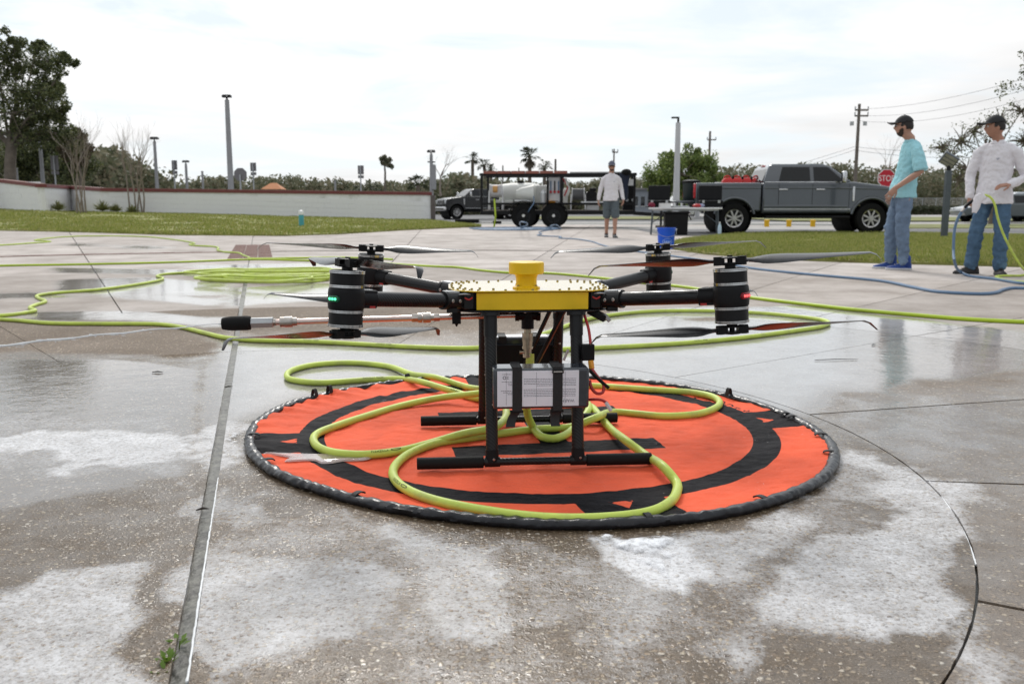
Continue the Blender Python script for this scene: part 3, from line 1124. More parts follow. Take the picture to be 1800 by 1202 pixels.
M["rim_vinyl"] = mat("rim_vinyl", (0.010, 0.010, 0.013), 0.3, var=0.3, scale=30, bump=0.6, bscale=45, spec=0.45, dirt=((0.6, 0.6, 0.62), 0.72, 0.8, 9))
n_a, n_c = 1440, 14
rv, rf = [], []
for i in range(n_a):
    a = math.tau * i / n_a
    R0 = rim_r(a) - 0.018
    amp = 0.35 + 0.65 * (0.5 + 0.5 * math.cos(a - R(165)))          # more puckered on the far left
    pk = math.sin(a * 118 + 2.5 * math.sin(a * 11) + 4 * mnoise.noise((a * 5, 1, 0)))
    for k in range(n_c):
        b = math.tau * k / n_c
        up = max(0.0, math.sin(b))
        rr = 0.0150 + 0.0030 * amp * pk * (0.4 + up) * max(0.35, 0.4 + 1.6 * mnoise.noise((a * 6, 3, 2))) + 0.003 * mnoise.noise((a * 14, k * 0.7, 3.0)) + 0.0022 * mnoise.noise((a * 55, k * 0.9, 8.0))
        x = R0 + rr * 1.12 * math.cos(b)
        rv.append((x * math.cos(a), x * math.sin(a), 0.0125 + rr * 0.86 * math.sin(b) + 0.003 * mnoise.noise((a * 3, 7, 0))))
for i in range(n_a):
    j = (i + 1) % n_a
    for k in range(n_c):
        l = (k + 1) % n_c
        rf.append((i * n_c + k, j * n_c + k, j * n_c + l, i * n_c + l))
rm = MB()
rm.v, rm.f = [Vector(p) for p in rv], rf
rm.build("rim", M["rim_vinyl"], pad, 60)
M["webbing"] = mat("webbing", (0.014, 0.014, 0.015), 0.7, var=0.2, bump=0.3, bscale=300)
# stake loops along the rim: upright at the back, lying at the front
for px_, py_ in ((478, 692), (574, 694), (712, 672), (1280, 700), (1381, 733), (1412, 738), (455, 818), (455, 770), (614, 882), (1140, 917), (1352, 888), (1466, 771), (1474, 803)):
    w = gp(px_, py_, 0.01)
    a = math.atan2(w.y - MC.y, w.x - MC.x)
    R0 = rim_r(a) - 0.03
    up = 0.030 if w.y > 3.25 else 0.007
    tang = Vector((-math.sin(a), math.cos(a), 0))
    cen = Vector((R0 * math.cos(a), R0 * math.sin(a), 0))
    lo = MB()
    rings = []
    for i in range(13):
        t = math.pi * i / 12
        p = cen + Vector((math.cos(a), math.sin(a), 0)) * ((0.010 if w.y > 3.25 else 0.019) * math.cos(t)) + Vector((0, 0, 0.020 + up * math.sin(t)))
        rings.append([p + tang * 0.008, p - tang * 0.008])
    for i in range(12):
        (a0, b0), (a1, b1) = rings[i], rings[i + 1]
        nrm_ = (a1 - a0).cross(b0 - a0).normalized() * 0.0016
        lo.add([a0 - nrm_, b0 - nrm_, b1 - nrm_, a1 - nrm_, a0 + nrm_, b0 + nrm_, b1 + nrm_, a1 + nrm_],
               [(0, 1, 2, 3), (7, 6, 5, 4), (0, 4, 5, 1), (2, 6, 7, 3), (1, 5, 6, 2), (0, 3, 7, 4)])
    lo.build("stake_loop", M["webbing"], pad)

# ================================================================== hoses
M["lime"] = mat("lime_hose", (0.50, 0.61, 0.095), 0.45, var=0.10, scale=7, bump=0.08, bscale=120, dirt=((0.33, 0.36, 0.11), 0.5, 0.75, 9))
M["lime_old"] = mat("lime_hose_wet", (0.40, 0.53, 0.03), 0.4, var=0.10, scale=3, dirt=((0.30, 0.36, 0.05), 0.55, 0.8, 2))
M["blue_hose"] = mat("blue_hose", (0.115, 0.19, 0.30), 0.5, var=0.12, scale=3)
M["hose_ink"] = mat("hose_ink", (0.02, 0.022, 0.012), 0.6, var=0.1)
HR = 0.0128


def hose_path(spec, step=0.018, z=HR):
    """photo column, row and optional height above the ground of the hose's middle"""
    P = []
    for q in spec:
        if isinstance(q, Vector):
            P.append(q)
        else:
            zz_ = q[2] if len(q) > 2 else z
            P.append(gp(q[0], q[1], zz_))
    return spline(P, step)


def text_mesh(txt, size, align="LEFT"):
    cu = bpy.data.curves.new("txt", "FONT")
    cu.body, cu.size, cu.align_x = txt, size, align
    o = bpy.data.objects.new("txt", cu)
    COL.objects.link(o)
    dg = bpy.context.evaluated_depsgraph_get()
    me_ = bpy.data.meshes.new_from_object(o.evaluated_get(dg))
    V_ = [tuple(v.co) for v in me_.vertices]
    F_ = [tuple(p.vertices) for p in me_.polygons]
    bpy.data.objects.remove(o)
    bpy.data.curves.remove(cu)
    bpy.data.meshes.remove(me_)
    return V_, F_


def hose_print(path, target, parent, phi=0.9, size=0.011, r=HR, txt="FLEXZILLA"):
    """lettering wrapped on the hose near a world point"""
    i0 = min(range(len(path)), key=lambda i: (path[i] - target).length)
    sgn = 1 if path[min(i0 + 3, len(path) - 1)].x > path[max(i0 - 3, 0)].x else -1
    V_, F_ = text_mesh(txt, size)
    V_ = [(x, y, 0) for x, y, _ in V_]
    wid = max(v[0] for v in V_)
    cx, cy = wid + 0.022, 0.004                      # the oval sign after the word
    b0 = len(V_)
    for k in range(24):
        a = math.tau * k / 24
        V_ += [(cx + 0.016 * math.cos(a), cy + 0.0042 * math.sin(a), 0), (cx + 0.0125 * math.cos(a), cy + 0.0026 * math.sin(a), 0)]
    F_ = list(F_) + [(b0 + 2 * k, b0 + 2 * ((k + 1) % 24), b0 + 2 * ((k + 1) % 24) + 1, b0 + 2 * k + 1) for k in range(24)]
    cum = [0.0]
    for i in range(1, len(path)):
        cum.append(cum[-1] + (path[i] - path[i - 1]).length)
    out = []
    for x, y, _ in V_:
        s = cum[i0] + sgn * x
        j = max(1, min(len(cum) - 1, int(np.searchsorted(cum, s))))
        f = (s - cum[j - 1]) / max(cum[j] - cum[j - 1], 1e-6)
        p = path[j - 1].lerp(path[j], f)
        t = (path[j] - path[j - 1]).normalized() * sgn
        side = t.cross(Vector((0, 0, 1))).normalized()        # towards the viewer's side
        an = phi + (y - size * 0.35) / r
        out.append(p + (side * math.cos(an) + Vector((0, 0, 1)) * math.sin(an)) * (r + 0.0006))
    pm = MB()
    pm.add(out, F_)
    return pm.build("print", M["hose_ink"], parent, 0)


GZ = HR + 0.008                                   # on the pad
fit = Vector((0.055, 2.70, 0.30))                 # where the hose leaves the aircraft
SPEC = [fit, Vector((0.054, 2.695, 0.22)), (926, 722, 0.10), (938, 752, GZ + 0.01), (954, 768, GZ), (972, 771, GZ), (992, 765, GZ),
        (1008, 753, GZ), (1024, 736, GZ), (1034, 722, GZ + 0.012), (1030, 706, GZ + 0.014), (990, 692, GZ), (910, 686, GZ), (836, 683, GZ), (807, 676, GZ),
        (768, 664, GZ + 0.016), (726, 658, GZ), (678, 643), (613, 637.5), (553, 641), (515, 650), (504, 659), (512, 667), (560, 672.5), (645, 667.5),
        (700, 666, GZ), (740, 671, GZ + 0.016), (774, 681, GZ + 0.012), (807, 691, GZ), (836, 700, GZ), (900, 706, GZ), (980, 709, GZ), (1030, 712, GZ),
        (1050, 726, GZ + 0.01), (1070, 750, GZ), (1100, 774, GZ + 0.022), (1131, 797, GZ), (1168, 822, GZ + 0.024), (1188, 846, GZ), (1190, 862, GZ), (1178, 882, GZ),
        (1140, 900, GZ), (1060, 910, GZ), (960, 910, GZ), (850, 897, GZ), (760, 878, GZ), (712, 858, GZ), (692, 838, GZ), (695, 818, GZ), (722, 796, GZ),
        (775, 777, GZ), (831, 769, GZ), (880, 762, GZ), (945, 754, GZ), (1005, 750, GZ + 0.004), (1045, 735, GZ + 0.03), (1081, 724, GZ), (1120, 727, GZ), (1165, 731, GZ),
        (1222, 728, GZ), (1256, 718, GZ), (1265, 707, GZ), (1252, 697, GZ), (1218, 690, GZ), (1160, 686, GZ), (1090, 681, GZ), (1035, 678, GZ), (930, 682, GZ + 0.02),
        (836, 692, GZ + 0.028), (774, 699, GZ + 0.01), (710, 712, GZ), (645, 731, GZ), (590, 749, GZ), (558, 762, GZ), (551, 773, GZ), (562, 787, GZ), (590, 796, GZ), (640, 799, GZ),
        (700, 793, GZ), (760, 778, GZ), (815, 762, GZ + 0.02), (858, 754, GZ + 0.03), (880, 744, GZ + 0.02), (890, 728, GZ + 0.02), (884, 708, GZ + 0.03), (862, 690, GZ + 0.045),
        (852, 660, GZ + 0.01), (852, 640), (868, 622), (930, 617), (1035, 612), (1100, 609), (1200, 603), (1300, 594), (1400, 581), (1444, 574), (1457, 567.5),
        (1444, 562), (1400, 556), (1340, 550.5), (1250, 546.5), (1150, 547), (1080, 553), (1030, 562), (958, 586), (900, 603), (835, 611.5), (760, 611), (690, 608), (620, 604),
        (551, 600.5), (448, 598), (400, 594), (355, 584), (318, 575), (280, 570), (172, 569), (90, 568), (30, 563), (-14, 560), (-30, 557), (-10, 555.5), (20, 553), (48, 549),
        (62, 546), (52, 541), (62, 536), (80, 530), (68, 524), (66, 519.5), (90, 515.5), (172, 509), (240, 500), (282, 492), (286, 488.5), (276, 485), (292, 481.5), (345, 478)]
# the heap: long flat loops, one over the other
heap = []
for k in range(7):
    a, b = 326 + random.uniform(-2, 40), 560 + random.uniform(-20, 60)
    y0 = 472 + k * 2.6
    zz_ = HR + 0.02 * (k % 3)
    heap += [((a + b) / 2, y0 + 0.5, zz_), (b - 20, y0 - 1 + random.uniform(-1, 1), zz_), (b, y0 + 3, zz_), (b - 25, y0 + 7, zz_), ((a + b) / 2 + 30, y0 + 9 + random.uniform(-1, 1), zz_ + 0.01),
             (a + 50, y0 + 7, zz_), (a, y0 + 3.4, zz_), (a + 40, y0 + 0.4, zz_)]
SPEC += [(400, 474)] + heap
path_main = hose_path(SPEC)
hose1 = MB()
hose1.tube(path_main, HR, 10)
hose = hose1.build("garden_hose", M["lime"], None, 60)
tag(hose, "long lime hose looped over the orange pad and round to a heap behind", "hose")
for tx, ty, phi in ((640, 668, 0.95), (790, 690, 0.9), (655, 797, 0.95), (690, 846, 0.9), (530, 598.5, 0.9), (655, 606, 0.9), (1230, 601, 0.9)):
    hose_print(path_main, gp(tx, ty, GZ), hose, phi)

path_c = hose_path([(-900, 488), (-600, 478), (-300, 474), (-60, 469), (0, 467), (150, 464.5), (300, 461), (445, 456), (520, 457.5), (600, 460), (690, 464), (760, 468), (800, 469.5), (850, 475.5), (900, 479.5), (960, 480), (1060, 489),
                    (1130, 497), (1200, 504), (1320, 523), (1420, 535), (1500, 544), (1600, 553), (1700, 561), (1800, 566), (1900, 569)], 0.04)
h2 = MB()
h2.tube(path_c, HR * 1.1, 8)
tag(h2.build("garden_hose", M["lime_old"], None, 60), "lime hose lying straight across the whole plaza behind the drone", "hose")
path_d = hose_path([(-900, 440), (-600, 446), (-300, 440), (-60, 434), (0, 431), (60, 427), (88, 424.8), (84, 423.6), (62, 422.6), (70, 420.6), (130, 415.5), (190, 414.8), (250, 416), (300, 420.5), (336, 426), (342, 428), (333, 429.5), (340, 431.5), (376, 433.5), (384, 436.5), (382, 439),
                    (396, 443), (418, 444.6), (426, 448), (436, 452), (446, 454.6), (520, 453.6), (600, 452.6), (690, 456)], 0.05)
h3 = MB()
h3.tube(path_d, HR * 1.15, 8)
tag(h3.build("garden_hose", M["lime_old"], None, 60), "lime hose wandering in kinks along the lawn edge at left", "hose")

# ================================================================== suds piled against the pad
def foam_pile(cpts, hmax, label, seed, step=0.006):
    poly = G(cpts)
    xs_, ys_ = [p[0] for p in poly], [p[1] for p in poly]
    X_, Y_ = np.meshgrid(np.arange(min(xs_) - 0.05, max(xs_) + 0.05, step), np.arange(min(ys_) - 0.05, max(ys_) + 0.05, step))
    d = sd_poly(X_ + (fbm(X_ * 14, Y_ * 14, seed) - 0.5) * 0.10, Y_ + (fbm(X_ * 14, Y_ * 14, seed + 5) - 0.5) * 0.10, poly)
    Z_ = hmax * np.clip(-d / 0.05, -0.4, 1.0) * (0.35 + 0.9 * fbm(X_ * 32, Y_ * 32, seed + 2, 4)) + 0.0025 * (fbm(X_ * 130, Y_ * 130, seed + 3, 2) - 0.5) - 0.002
    ok_ = Z_ > 0.0005
    fid = np.arange(X_.size).reshape(X_.shape)
    q = np.stack([fid[:-1, :-1], fid[:-1, 1:], fid[1:, 1:], fid[1:, :-1]], -1)
    kp = ok_[:-1, :-1] | ok_[:-1, 1:] | ok_[1:, 1:] | ok_[1:, :-1]
    me_ = np_mesh("suds", np.stack([X_, Y_, Z_], -1).reshape(-1, 3), q[kp], 4)
    me_.polygons.foreach_set("use_smooth", np.ones(int(kp.sum()), bool))
    at2 = me_.attributes.new("cover", "FLOAT", "POINT")
    at2.data.foreach_set("value", np.clip(Z_ / hmax, 0, 1).ravel().astype(np.float32))
    return tag(link_mesh("soap_suds", me_, M["suds"]), label, "foam", kind="stuff")


M["suds"] = mat("suds", (0.84, 0.85, 0.88), 0.7, var=0.05, scale=40, bump=0.5, bscale=240, trans=0.0)
M["suds"].node_tree.nodes["Principled BSDF"].inputs["Subsurface Weight"].default_value = 0.4
M["suds"].node_tree.nodes["Principled BSDF"].inputs["Subsurface Radius"].default_value = (0.01, 0.01, 0.01)
M["suds"].node_tree.nodes["Principled BSDF"].inputs["Subsurface Scale"].default_value = 1.0
_N, _L = M["suds"].node_tree.nodes, M["suds"].node_tree.links      # thin at the edges
_a = _N.new("ShaderNodeAttribute")
_a.attribute_name = "cover"
_t = _N.new("ShaderNodeTexNoise")
_t.inputs["Scale"].default_value = 55
_t.inputs["Detail"].default_value = 6
_t.inputs["Roughness"].default_value = 0.75
_tc = _N.new("ShaderNodeTexCoord")
_L.new(_tc.outputs["Object"], _t.inputs["Vector"])
_m = _N.new("ShaderNodeMapRange")
_m.inputs[1].default_value, _m.inputs[2].default_value = 0.32, 0.85
_L.new(_math(_N, _L, "ADD", _a.outputs["Fac"], _math(_N, _L, "MULTIPLY", _math(_N, _L, "SUBTRACT", _t.outputs[0], 0.5), 1.3)), _m.inputs[0])
_L.new(_m.outputs[0], _N["Principled BSDF"].inputs["Alpha"])
foam_pile([(985, 930), (1060, 940), (1150, 936), (1250, 925), (1225, 945), (1190, 965), (1206, 1000), (1204, 1038), (1170, 1030), (1130, 1005), (1085, 985), (1040, 962)], 0.010, "thick white suds spilling from the pad's front rim", 41)
foam_pile([(830, 924), (900, 931), (990, 936), (1060, 936), (1000, 944), (900, 938), (835, 930)], 0.018, "thin line of white suds along the pad's front edge", 43)
foam_pile([(385, 770), (430, 740), (447, 742), (432, 780), (440, 812), (405, 800)], 0.010, "white suds against the pad's left edge", 44)

# shallow water standing in a fold of the pad
pw = G([(462, 804), (520, 806), (600, 808), (655, 811), (640, 816), (602, 818), (585, 821), (566, 822), (552, 817), (500, 818), (510, 812)])
M["water"] = mat("water", (0.62, 0.50, 0.47), 0.03, var=0.05, spec=0.6, coat=1.0, alpha=0.6)
pm_ = MB()
ctr = Vector((sum(p[0] for p in pw) / len(pw), sum(p[1] for p in pw) / len(pw), 0))
ring0 = [Vector((x, y, 0.012)) for x, y in pw]
sm_ = spline(ring0, 0.01, closed=True)
ring1 = [p.lerp(Vector((ctr.x, ctr.y, 0)), 0.06) for p in sm_]
for p in ring1: p.z = 0.0175
pm_.loft([sm_, ring1])
tag(pm_.build("puddle", M["water"], None, 60), "shallow puddle shining in a fold of the orange pad", "puddle", kind="stuff")

# suds caught along the edges of the channel, weeds growing out of it, bits of litter
def edge_suds(label, pts, w_, seed):
    rr_ = random.Random(seed)
    mb_ = MB()
    pth = spline([gp(*p, 0.0) for p in pts], 0.012)
    mb_.tube([p + Vector((rr_.gauss(0, 0.0003), 0, -0.0035)) for p in pth], [max(0.0012, w_ * (0.55 + 0.9 * fbm(np.array([p.y * 9.0]), np.array([seed * 1.0]), 3)[0]) * rr_.uniform(0.8, 1.2)) for p in pth], 7)
    tag(mb_.build("soap_suds", M["foam_line"], None, 60), label, "foam", kind="stuff")


M["foam_line"] = mat("foam_line", (0.78, 0.79, 0.80), 0.6, var=0.08, scale=60, bump=0.4, bscale=200)
edge_suds("white line of suds along the channel's right edge", [(384, 838), (379, 870), (372.5, 910), (366, 950), (360.5, 985), (355, 1020), (347, 1070), (340, 1120), (329, 1195)], 0.0024, 5)
edge_suds("white suds caught in the curved joint at right", [(1470, 745), (1530, 774), (1590, 808), (1640, 850), (1672, 895), (1700, 945), (1716, 990)], 0.0022, 7)
M["weed"] = leaf_mat("weed_leaf", [(0.05, 0.11, 0.012), (0.12, 0.22, 0.03), (0.28, 0.34, 0.06)], 0.5, 0.3)
for lab, x, y, n_, s_ in (("small green weed low in the channel at the bottom edge", 296, 1168, 14, 0.022), ("green weed sprig higher up in the channel at bottom left", 314, 1136, 9, 0.020), ("tiny weed leaves in the channel left of the suds", 283, 1186, 7, 0.017)):
    g_ = gp(x, y, -0.01)
    t = thing("weed", lab, "weed", g_)
    rr_ = random.Random(x)
    for k in range(n_):
        a, e_ = rr_.uniform(0, math.tau), rr_.uniform(0.2, 1.1)
        d = Vector((math.cos(a) * math.cos(e_), math.sin(a) * math.cos(e_), math.sin(e_)))
        p0 = d * s_ * rr_.uniform(0.2, 0.6)
        sd_ = d.cross(Vector((0, 0, 1))).normalized() * s_ * 0.24
        tipv = p0 + d * s_ * 0.9
        MB().add([p0, p0.lerp(tipv, 0.45) + sd_ + Vector((0, 0, 0.002)), tipv, p0.lerp(tipv, 0.45) - sd_ + Vector((0, 0, 0.002))], [(0, 1, 2, 3)]).build("leaf", M["weed"], t, 0)
    MB().tube([(0, 0, -0.01), (0.002, 0.003, s_ * 0.5)], 0.0012, 5).build("stem", M["weed"], t)
M["twig"] = mat("twig", (0.035, 0.026, 0.02), 0.8)
for lab, x, y, L_, a in (("dark twig on the left paving beyond the puddle", 277, 654, 0.05, 0.0), ("dead leaf in the channel left of the pad", 402, 680, 0.035, 0.7), ("dark pebble on the wet paving right of the hose loop", 1536, 606, 0.028, 0.3), ("thin stalk lying on the white water at right", 1470, 632, 0.22, 0.12), ("dead leaf in the channel below the pad's left edge", 356, 895, 0.03, 0.4)):
    g_ = gp(x, y, 0.004)
    o_ = MB().tube([(-L_ / 2, 0, 0), (0, 0.004, 0.002), (L_ / 2, 0, 0)], [0.0016, 0.0034 if L_ < 0.1 else 0.002, 0.001], 6).build("litter", M["twig"], None)
    o_.location, o_.rotation_euler = g_, (0, 0, a)
    tag(o_, lab, "litter")
# ================================================================== spraying drone
def carbon(name, col=(0.010, 0.010, 0.011)):
    """woven carbon fibre under clear lacquer"""
    m = mat(name, col, 0.3, var=0.2, scale=20, coat=0.1, spec=0.3)
    N, L = m.node_tree.nodes, m.node_tree.links
    b = N["Principled BSDF"]
    tc = N.new("ShaderNodeTexCoord")
    w = N.new("ShaderNodeTexWave")
    w.wave_type, w.bands_direction = "BANDS", "DIAGONAL"
    w.inputs["Scale"].default_value = 55
    w.inputs["Distortion"].default_value = 0.6
    L.new(tc.outputs["Object"], w.inputs["Vector"])
    bp = N.new("ShaderNodeBump")
    bp.inputs["Strength"].default_value = 0.12
    bp.inputs["Distance"].default_value = 0.001
    L.new(w.outputs["Fac"], bp.inputs["Height"])
    L.new(bp.outputs[0], b.inputs["Normal"])
    mr = N.new("ShaderNodeMapRange")
    mr.inputs[3].default_value, mr.inputs[4].default_value = 0.22, 0.5
    L.new(w.outputs["Fac"], mr.inputs[0])
    L.new(mr.outputs[0], b.inputs["Roughness"])
    return m


M["carbon"] = carbon("carbon")
M["blade_gloss"] = mat("propeller_carbon", (0.010, 0.010, 0.011), 0.26, var=0.35, scale=40, coat=0.12, spec=0.3, dirt=((0.10, 0.10, 0.10), 0.66, 0.76, 75))
M["motor_black"] = mat("motor_black", (0.008, 0.008, 0.009), 0.42, 0.0, var=0.2, scale=30, spec=0.25)
M["green_led"] = mat("green_led", (0.10, 0.95, 0.42), 0.3, emit=1.5)
M["red_led"] = mat("red_led", (1.0, 0.10, 0.10), 0.3, emit=1.4)
M["green_lens"] = mat("green_lens", (0.01, 0.10, 0.05), 0.15)
M["red_lens"] = mat("red_lens", (0.20, 0.012, 0.02), 0.15)
M["red_wire"] = mat("red_wire", (0.38, 0.022, 0.02), 0.4)
M["copper_pipe"] = mat("lance_pipe", (0.62, 0.50, 0.46), 0.24, 0.9, var=0.12, scale=12)
M["brass"] = mat("brass", (0.45, 0.38, 0.28), 0.33, 0.9, var=0.3, scale=60)
M["foam_grip"] = mat("foam_grip", (0.008, 0.008, 0.008), 0.65, var=0.2, bump=0.3, bscale=260, spec=0.2)
M["shrink"] = mat("battery_wrap", (0.03, 0.036, 0.045), 0.2, var=0.2, scale=9, coat=0.5)
M["label_paper"] = mat("label_paper", (0.72, 0.72, 0.78), 0.35, var=0.05, coat=0.3, bump=0.05, bscale=50)
M["label_ink"] = mat("label_ink", (0.10, 0.10, 0.13), 0.5)
M["clear_tag"] = mat("clear_tag", (0.55, 0.5, 0.5), 0.25, var=0.1)
M["orange_plug"] = mat("orange_plug", (0.75, 0.33, 0.03), 0.45)

M["yellow_gloss"] = mat("yellow_gloss", (0.74, 0.50, 0.014), 0.16, var=0.05, scale=14, coat=1.0, bump=0.03, bscale=30)
DO = thing("spray_drone", "black and yellow spraying drone standing on the orange landing pad", "drone", (0.046, 2.714, 0), R(4.5))
ZT = 0.508
OUT = [(-0.17, -0.176), (0.17, -0.176), (0.222, -0.135), (0.238, -0.06), (0.238, 0.06), (0.222, 0.135), (0.17, 0.176), (-0.17, 0.176), (-0.222, 0.135), (-0.238, 0.06), (-0.238, -0.06), (-0.222, -0.135)]
tp = MB().prism(OUT, ZT - 0.004, ZT).build("top_plate", M["yellow_gloss"], DO, 30, 0.0012)
MB().prism([(x * 0.985, y * 0.975) for x, y in OUT], 0.4455, 0.4505).build("bottom_plate", M["carbon"], DO, 30, 0.001)
fr = MB()
fr.box((0, 0, 0.4775), (0.34, 0.30, 0.052))
for sx in (-1, 1):
    fr.box((sx * 0.195, 0, 0.4775), (0.05, 0.16, 0.046))
fr.build("body_frame", M["black_plastic"], DO, 30, 0.003)
for sy, nm in ((-1, "front_panel"), (1, "rear_panel")):
    pr = []
    for i in range(9):          # the panel bows out a little
        x = -0.16 + 0.04 * i
        y = sy * (0.163 + 0.006 * (1 - (x / 0.16) ** 2))
        pr.append([(x, y - 0.003, 0.4525), (x, y + 0.003, 0.4525), (x, y + 0.003, ZT - 0.0062), (x, y - 0.003, ZT - 0.0062)])
    MB().loft(pr).build(nm, M["yellow_plastic"], DO, 30, 0.001)
# bolts on the top plate
bolt_me = MB().lathe([(0.0036, 0), (0.0036, 0.0028), (0.0028, 0.0036), (0.0014, 0.0036), (0.0014, 0.0024)], 8).mesh("bolt", 30)
bolt_me.materials.append(mat("bolt_brass", (0.30, 0.25, 0.12), 0.35, 0.9, var=0.3, scale=200))
steel_bolt = bolt_me.copy()
steel_bolt.materials.clear()
steel_bolt.materials.append(M["steel"])


def bolt(loc, parent, me_=None, rot=None):
    o = bpy.data.objects.new("bolt", me_ or bolt_me)
    COL.objects.link(o)
    o.parent = parent
    o.location = loc
    if rot is not None:
        o.rotation_euler = rot
    return o


bl = [(-0.155 + 0.0775 * i, s * 0.166) for i in range(5) for s in (-1, 1)] + [(-0.11 + 0.073 * i, s * 0.13) for i in range(4) for s in (-1, 1) if not (s < 0 and i in (1, 2))]
for sx in (-1, 1):
    for sy in (-1, 1):
        bl += [(sx * 0.178, sy * 0.158), (sx * 0.196, sy * 0.135), (sx * 0.172, sy * 0.125), (sx * 0.212, sy * 0.118), (sx * 0.19, sy * 0.10), (sx * 0.225, sy * 0.085), (sx * 0.205, sy * 0.07), (sx * 0.148, sy * 0.105)]
    bl += [(sx * 0.228, 0.03), (sx * 0.228, -0.03), (sx * 0.2, 0.0)]
for x, y in bl:
    bolt((x, y, ZT), tp)
for i in range(8):
    bolt((-0.15 + i * 0.043, -0.155, 0.4455), DO, steel_bolt, (math.pi, 0, 0))
# satellite antenna
an = MB()
an.lathe([(0.040, 0), (0.040, 0.004), (0.034, 0.006), (0.0305, 0.008), (0.0305, 0.030), (0.033, 0.038), (0.037, 0.041), (0.0495, 0.0425), (0.0512, 0.0445), (0.0512, 0.0735), (0.0495, 0.0762), (0.046, 0.077), (0.001, 0.0775)], 40)
an_o = an.build("antenna", M["yellow_plastic"], DO, 30)
an_o.location = (-0.012, -0.098, ZT)
foot = MB().box((0, 0, 0.004), (0.062, 0.062, 0.008)).build("antenna_foot", M["yellow_plastic"], an_o, 30, 0.002)
for sx, sy in ((-1, -1), (1, -1), (1, 1), (-1, 1)):
    bolt((sx * 0.026, sy * 0.026, 0.008), an_o)

ARM_A, ARM_B = 0.50, 0.40
led_for = {(-1, -1): ("green_led", "green_lens", (-0.59, -0.81)), (1, -1): ("red_led", "red_lens", (0.56, -0.83)), (-1, 1): ("red_led", "red_lens", (-0.6, 0.8)), (1, 1): ("green_led", "green_lens", (0.9, 0.4))}
# plan angles of the two blades of the upper and the lower propeller
blades_for = {(1, -1): ((-16, 164), (0, 180)), (-1, -1): ((-52, 118), (52, -128)), (1, 1): ((2, 182), (8, 188)), (-1, 1): ((12, 190), (-2, 178))}


def blade_mesh(hand):
    rings = []
    nst = 22
    for i in range(nst + 1):
        t = i / nst
        r = 0.026 + 0.336 * t
        c = np.interp(t, [0, 0.06, 0.16, 0.3, 0.55, 0.8, 0.93, 1.0], [0.018, 0.024, 0.049, 0.056, 0.045, 0.033, 0.025, 0.010])
        tw = R(np.interp(t, [0, 0.1, 0.25, 0.6, 1], [8, 29, 25, 15, 8])) * hand
        th = np.interp(t, [0, 0.08, 0.2, 1], [0.010, 0.008, 0.005, 0.0018])
        z = 0.004 * t - 0.024 * max(0, (t - 0.93) / 0.07) ** 1.3
        back = hand * (0.010 * t * t + 0.012 * max(0, (t - 0.9) / 0.1) ** 2 - c * 0.12)
        ring = []
        for k in range(10):
            a = math.tau * k / 10
            y, zz2 = 0.5 * c * math.cos(a), 0.5 * th * math.sin(a) + 0.06 * c * (1 - (math.cos(a)) ** 2) * 0.5
            ring.append((r, back + y * math.cos(tw) - zz2 * math.sin(tw), z + y * math.sin(tw) + zz2 * math.cos(tw)))
        rings.append(ring)
    me_ = MB().loft(rings).mesh("blade", 50)
    me_.materials.append(M["blade_gloss"])
    return me_


BM = {1: blade_mesh(1), -1: blade_mesh(-1)}


def motor_mesh():
    m = MB()
    m.lathe([(0.030, 0), (0.0425, 0.0), (0.0425, 0.006), (0.0432, 0.007), (0.0432, 0.040), (0.042, 0.042), (0.040, 0.0445), (0.030, 0.045), (0.014, 0.045), (0.014, 0.052), (0.001, 0.052)], 36)
    me_ = m.mesh("motor", 30)
    me_.materials.append(M["motor_black"])
    return me_


def band_mesh():
    m = MB()
    for z in (0.0008, 0.0045, 0.0365, 0.0405):
        m.lathe([(0.0405, z), (0.0448, z), (0.0448, z + 0.0027), (0.0405, z + 0.0027)], 36, cap=False)
    me_ = m.mesh("motor_band", 30)
    me_.materials.append(M["chrome"])
    return me_


MOT, BAND = motor_mesh(), band_mesh()


def hub_mesh():
    m = MB()
    m.lathe([(0.001, -0.004), (0.022, -0.004), (0.024, 0.0), (0.024, 0.003), (0.001, 0.003)], 20)
    m.lathe([(0.001, 0.0135), (0.024, 0.0135), (0.024, 0.0165), (0.02, 0.018), (0.001, 0.018)], 20)
    for s in (-1, 1):
        m.box((s * 0.027, 0, 0.0067), (0.026, 0.03, 0.019))
        m.cyl((s * 0.03, 0, -0.004), (s * 0.03, 0, 0.019), 0.0125, n=14)
    m.cyl((0, 0, -0.006), (0, 0, 0.022), 0.007, n=10)
    me_ = m.mesh("propeller", 30)
    me_.materials.append(M["black_plastic"])
    return me_


HUB = hub_mesh()


def inst(name, me_, parent, Mx):
    o = bpy.data.objects.new(name, me_)
    COL.objects.link(o)
    o.parent = parent
    o.matrix_local = Mx
    return o


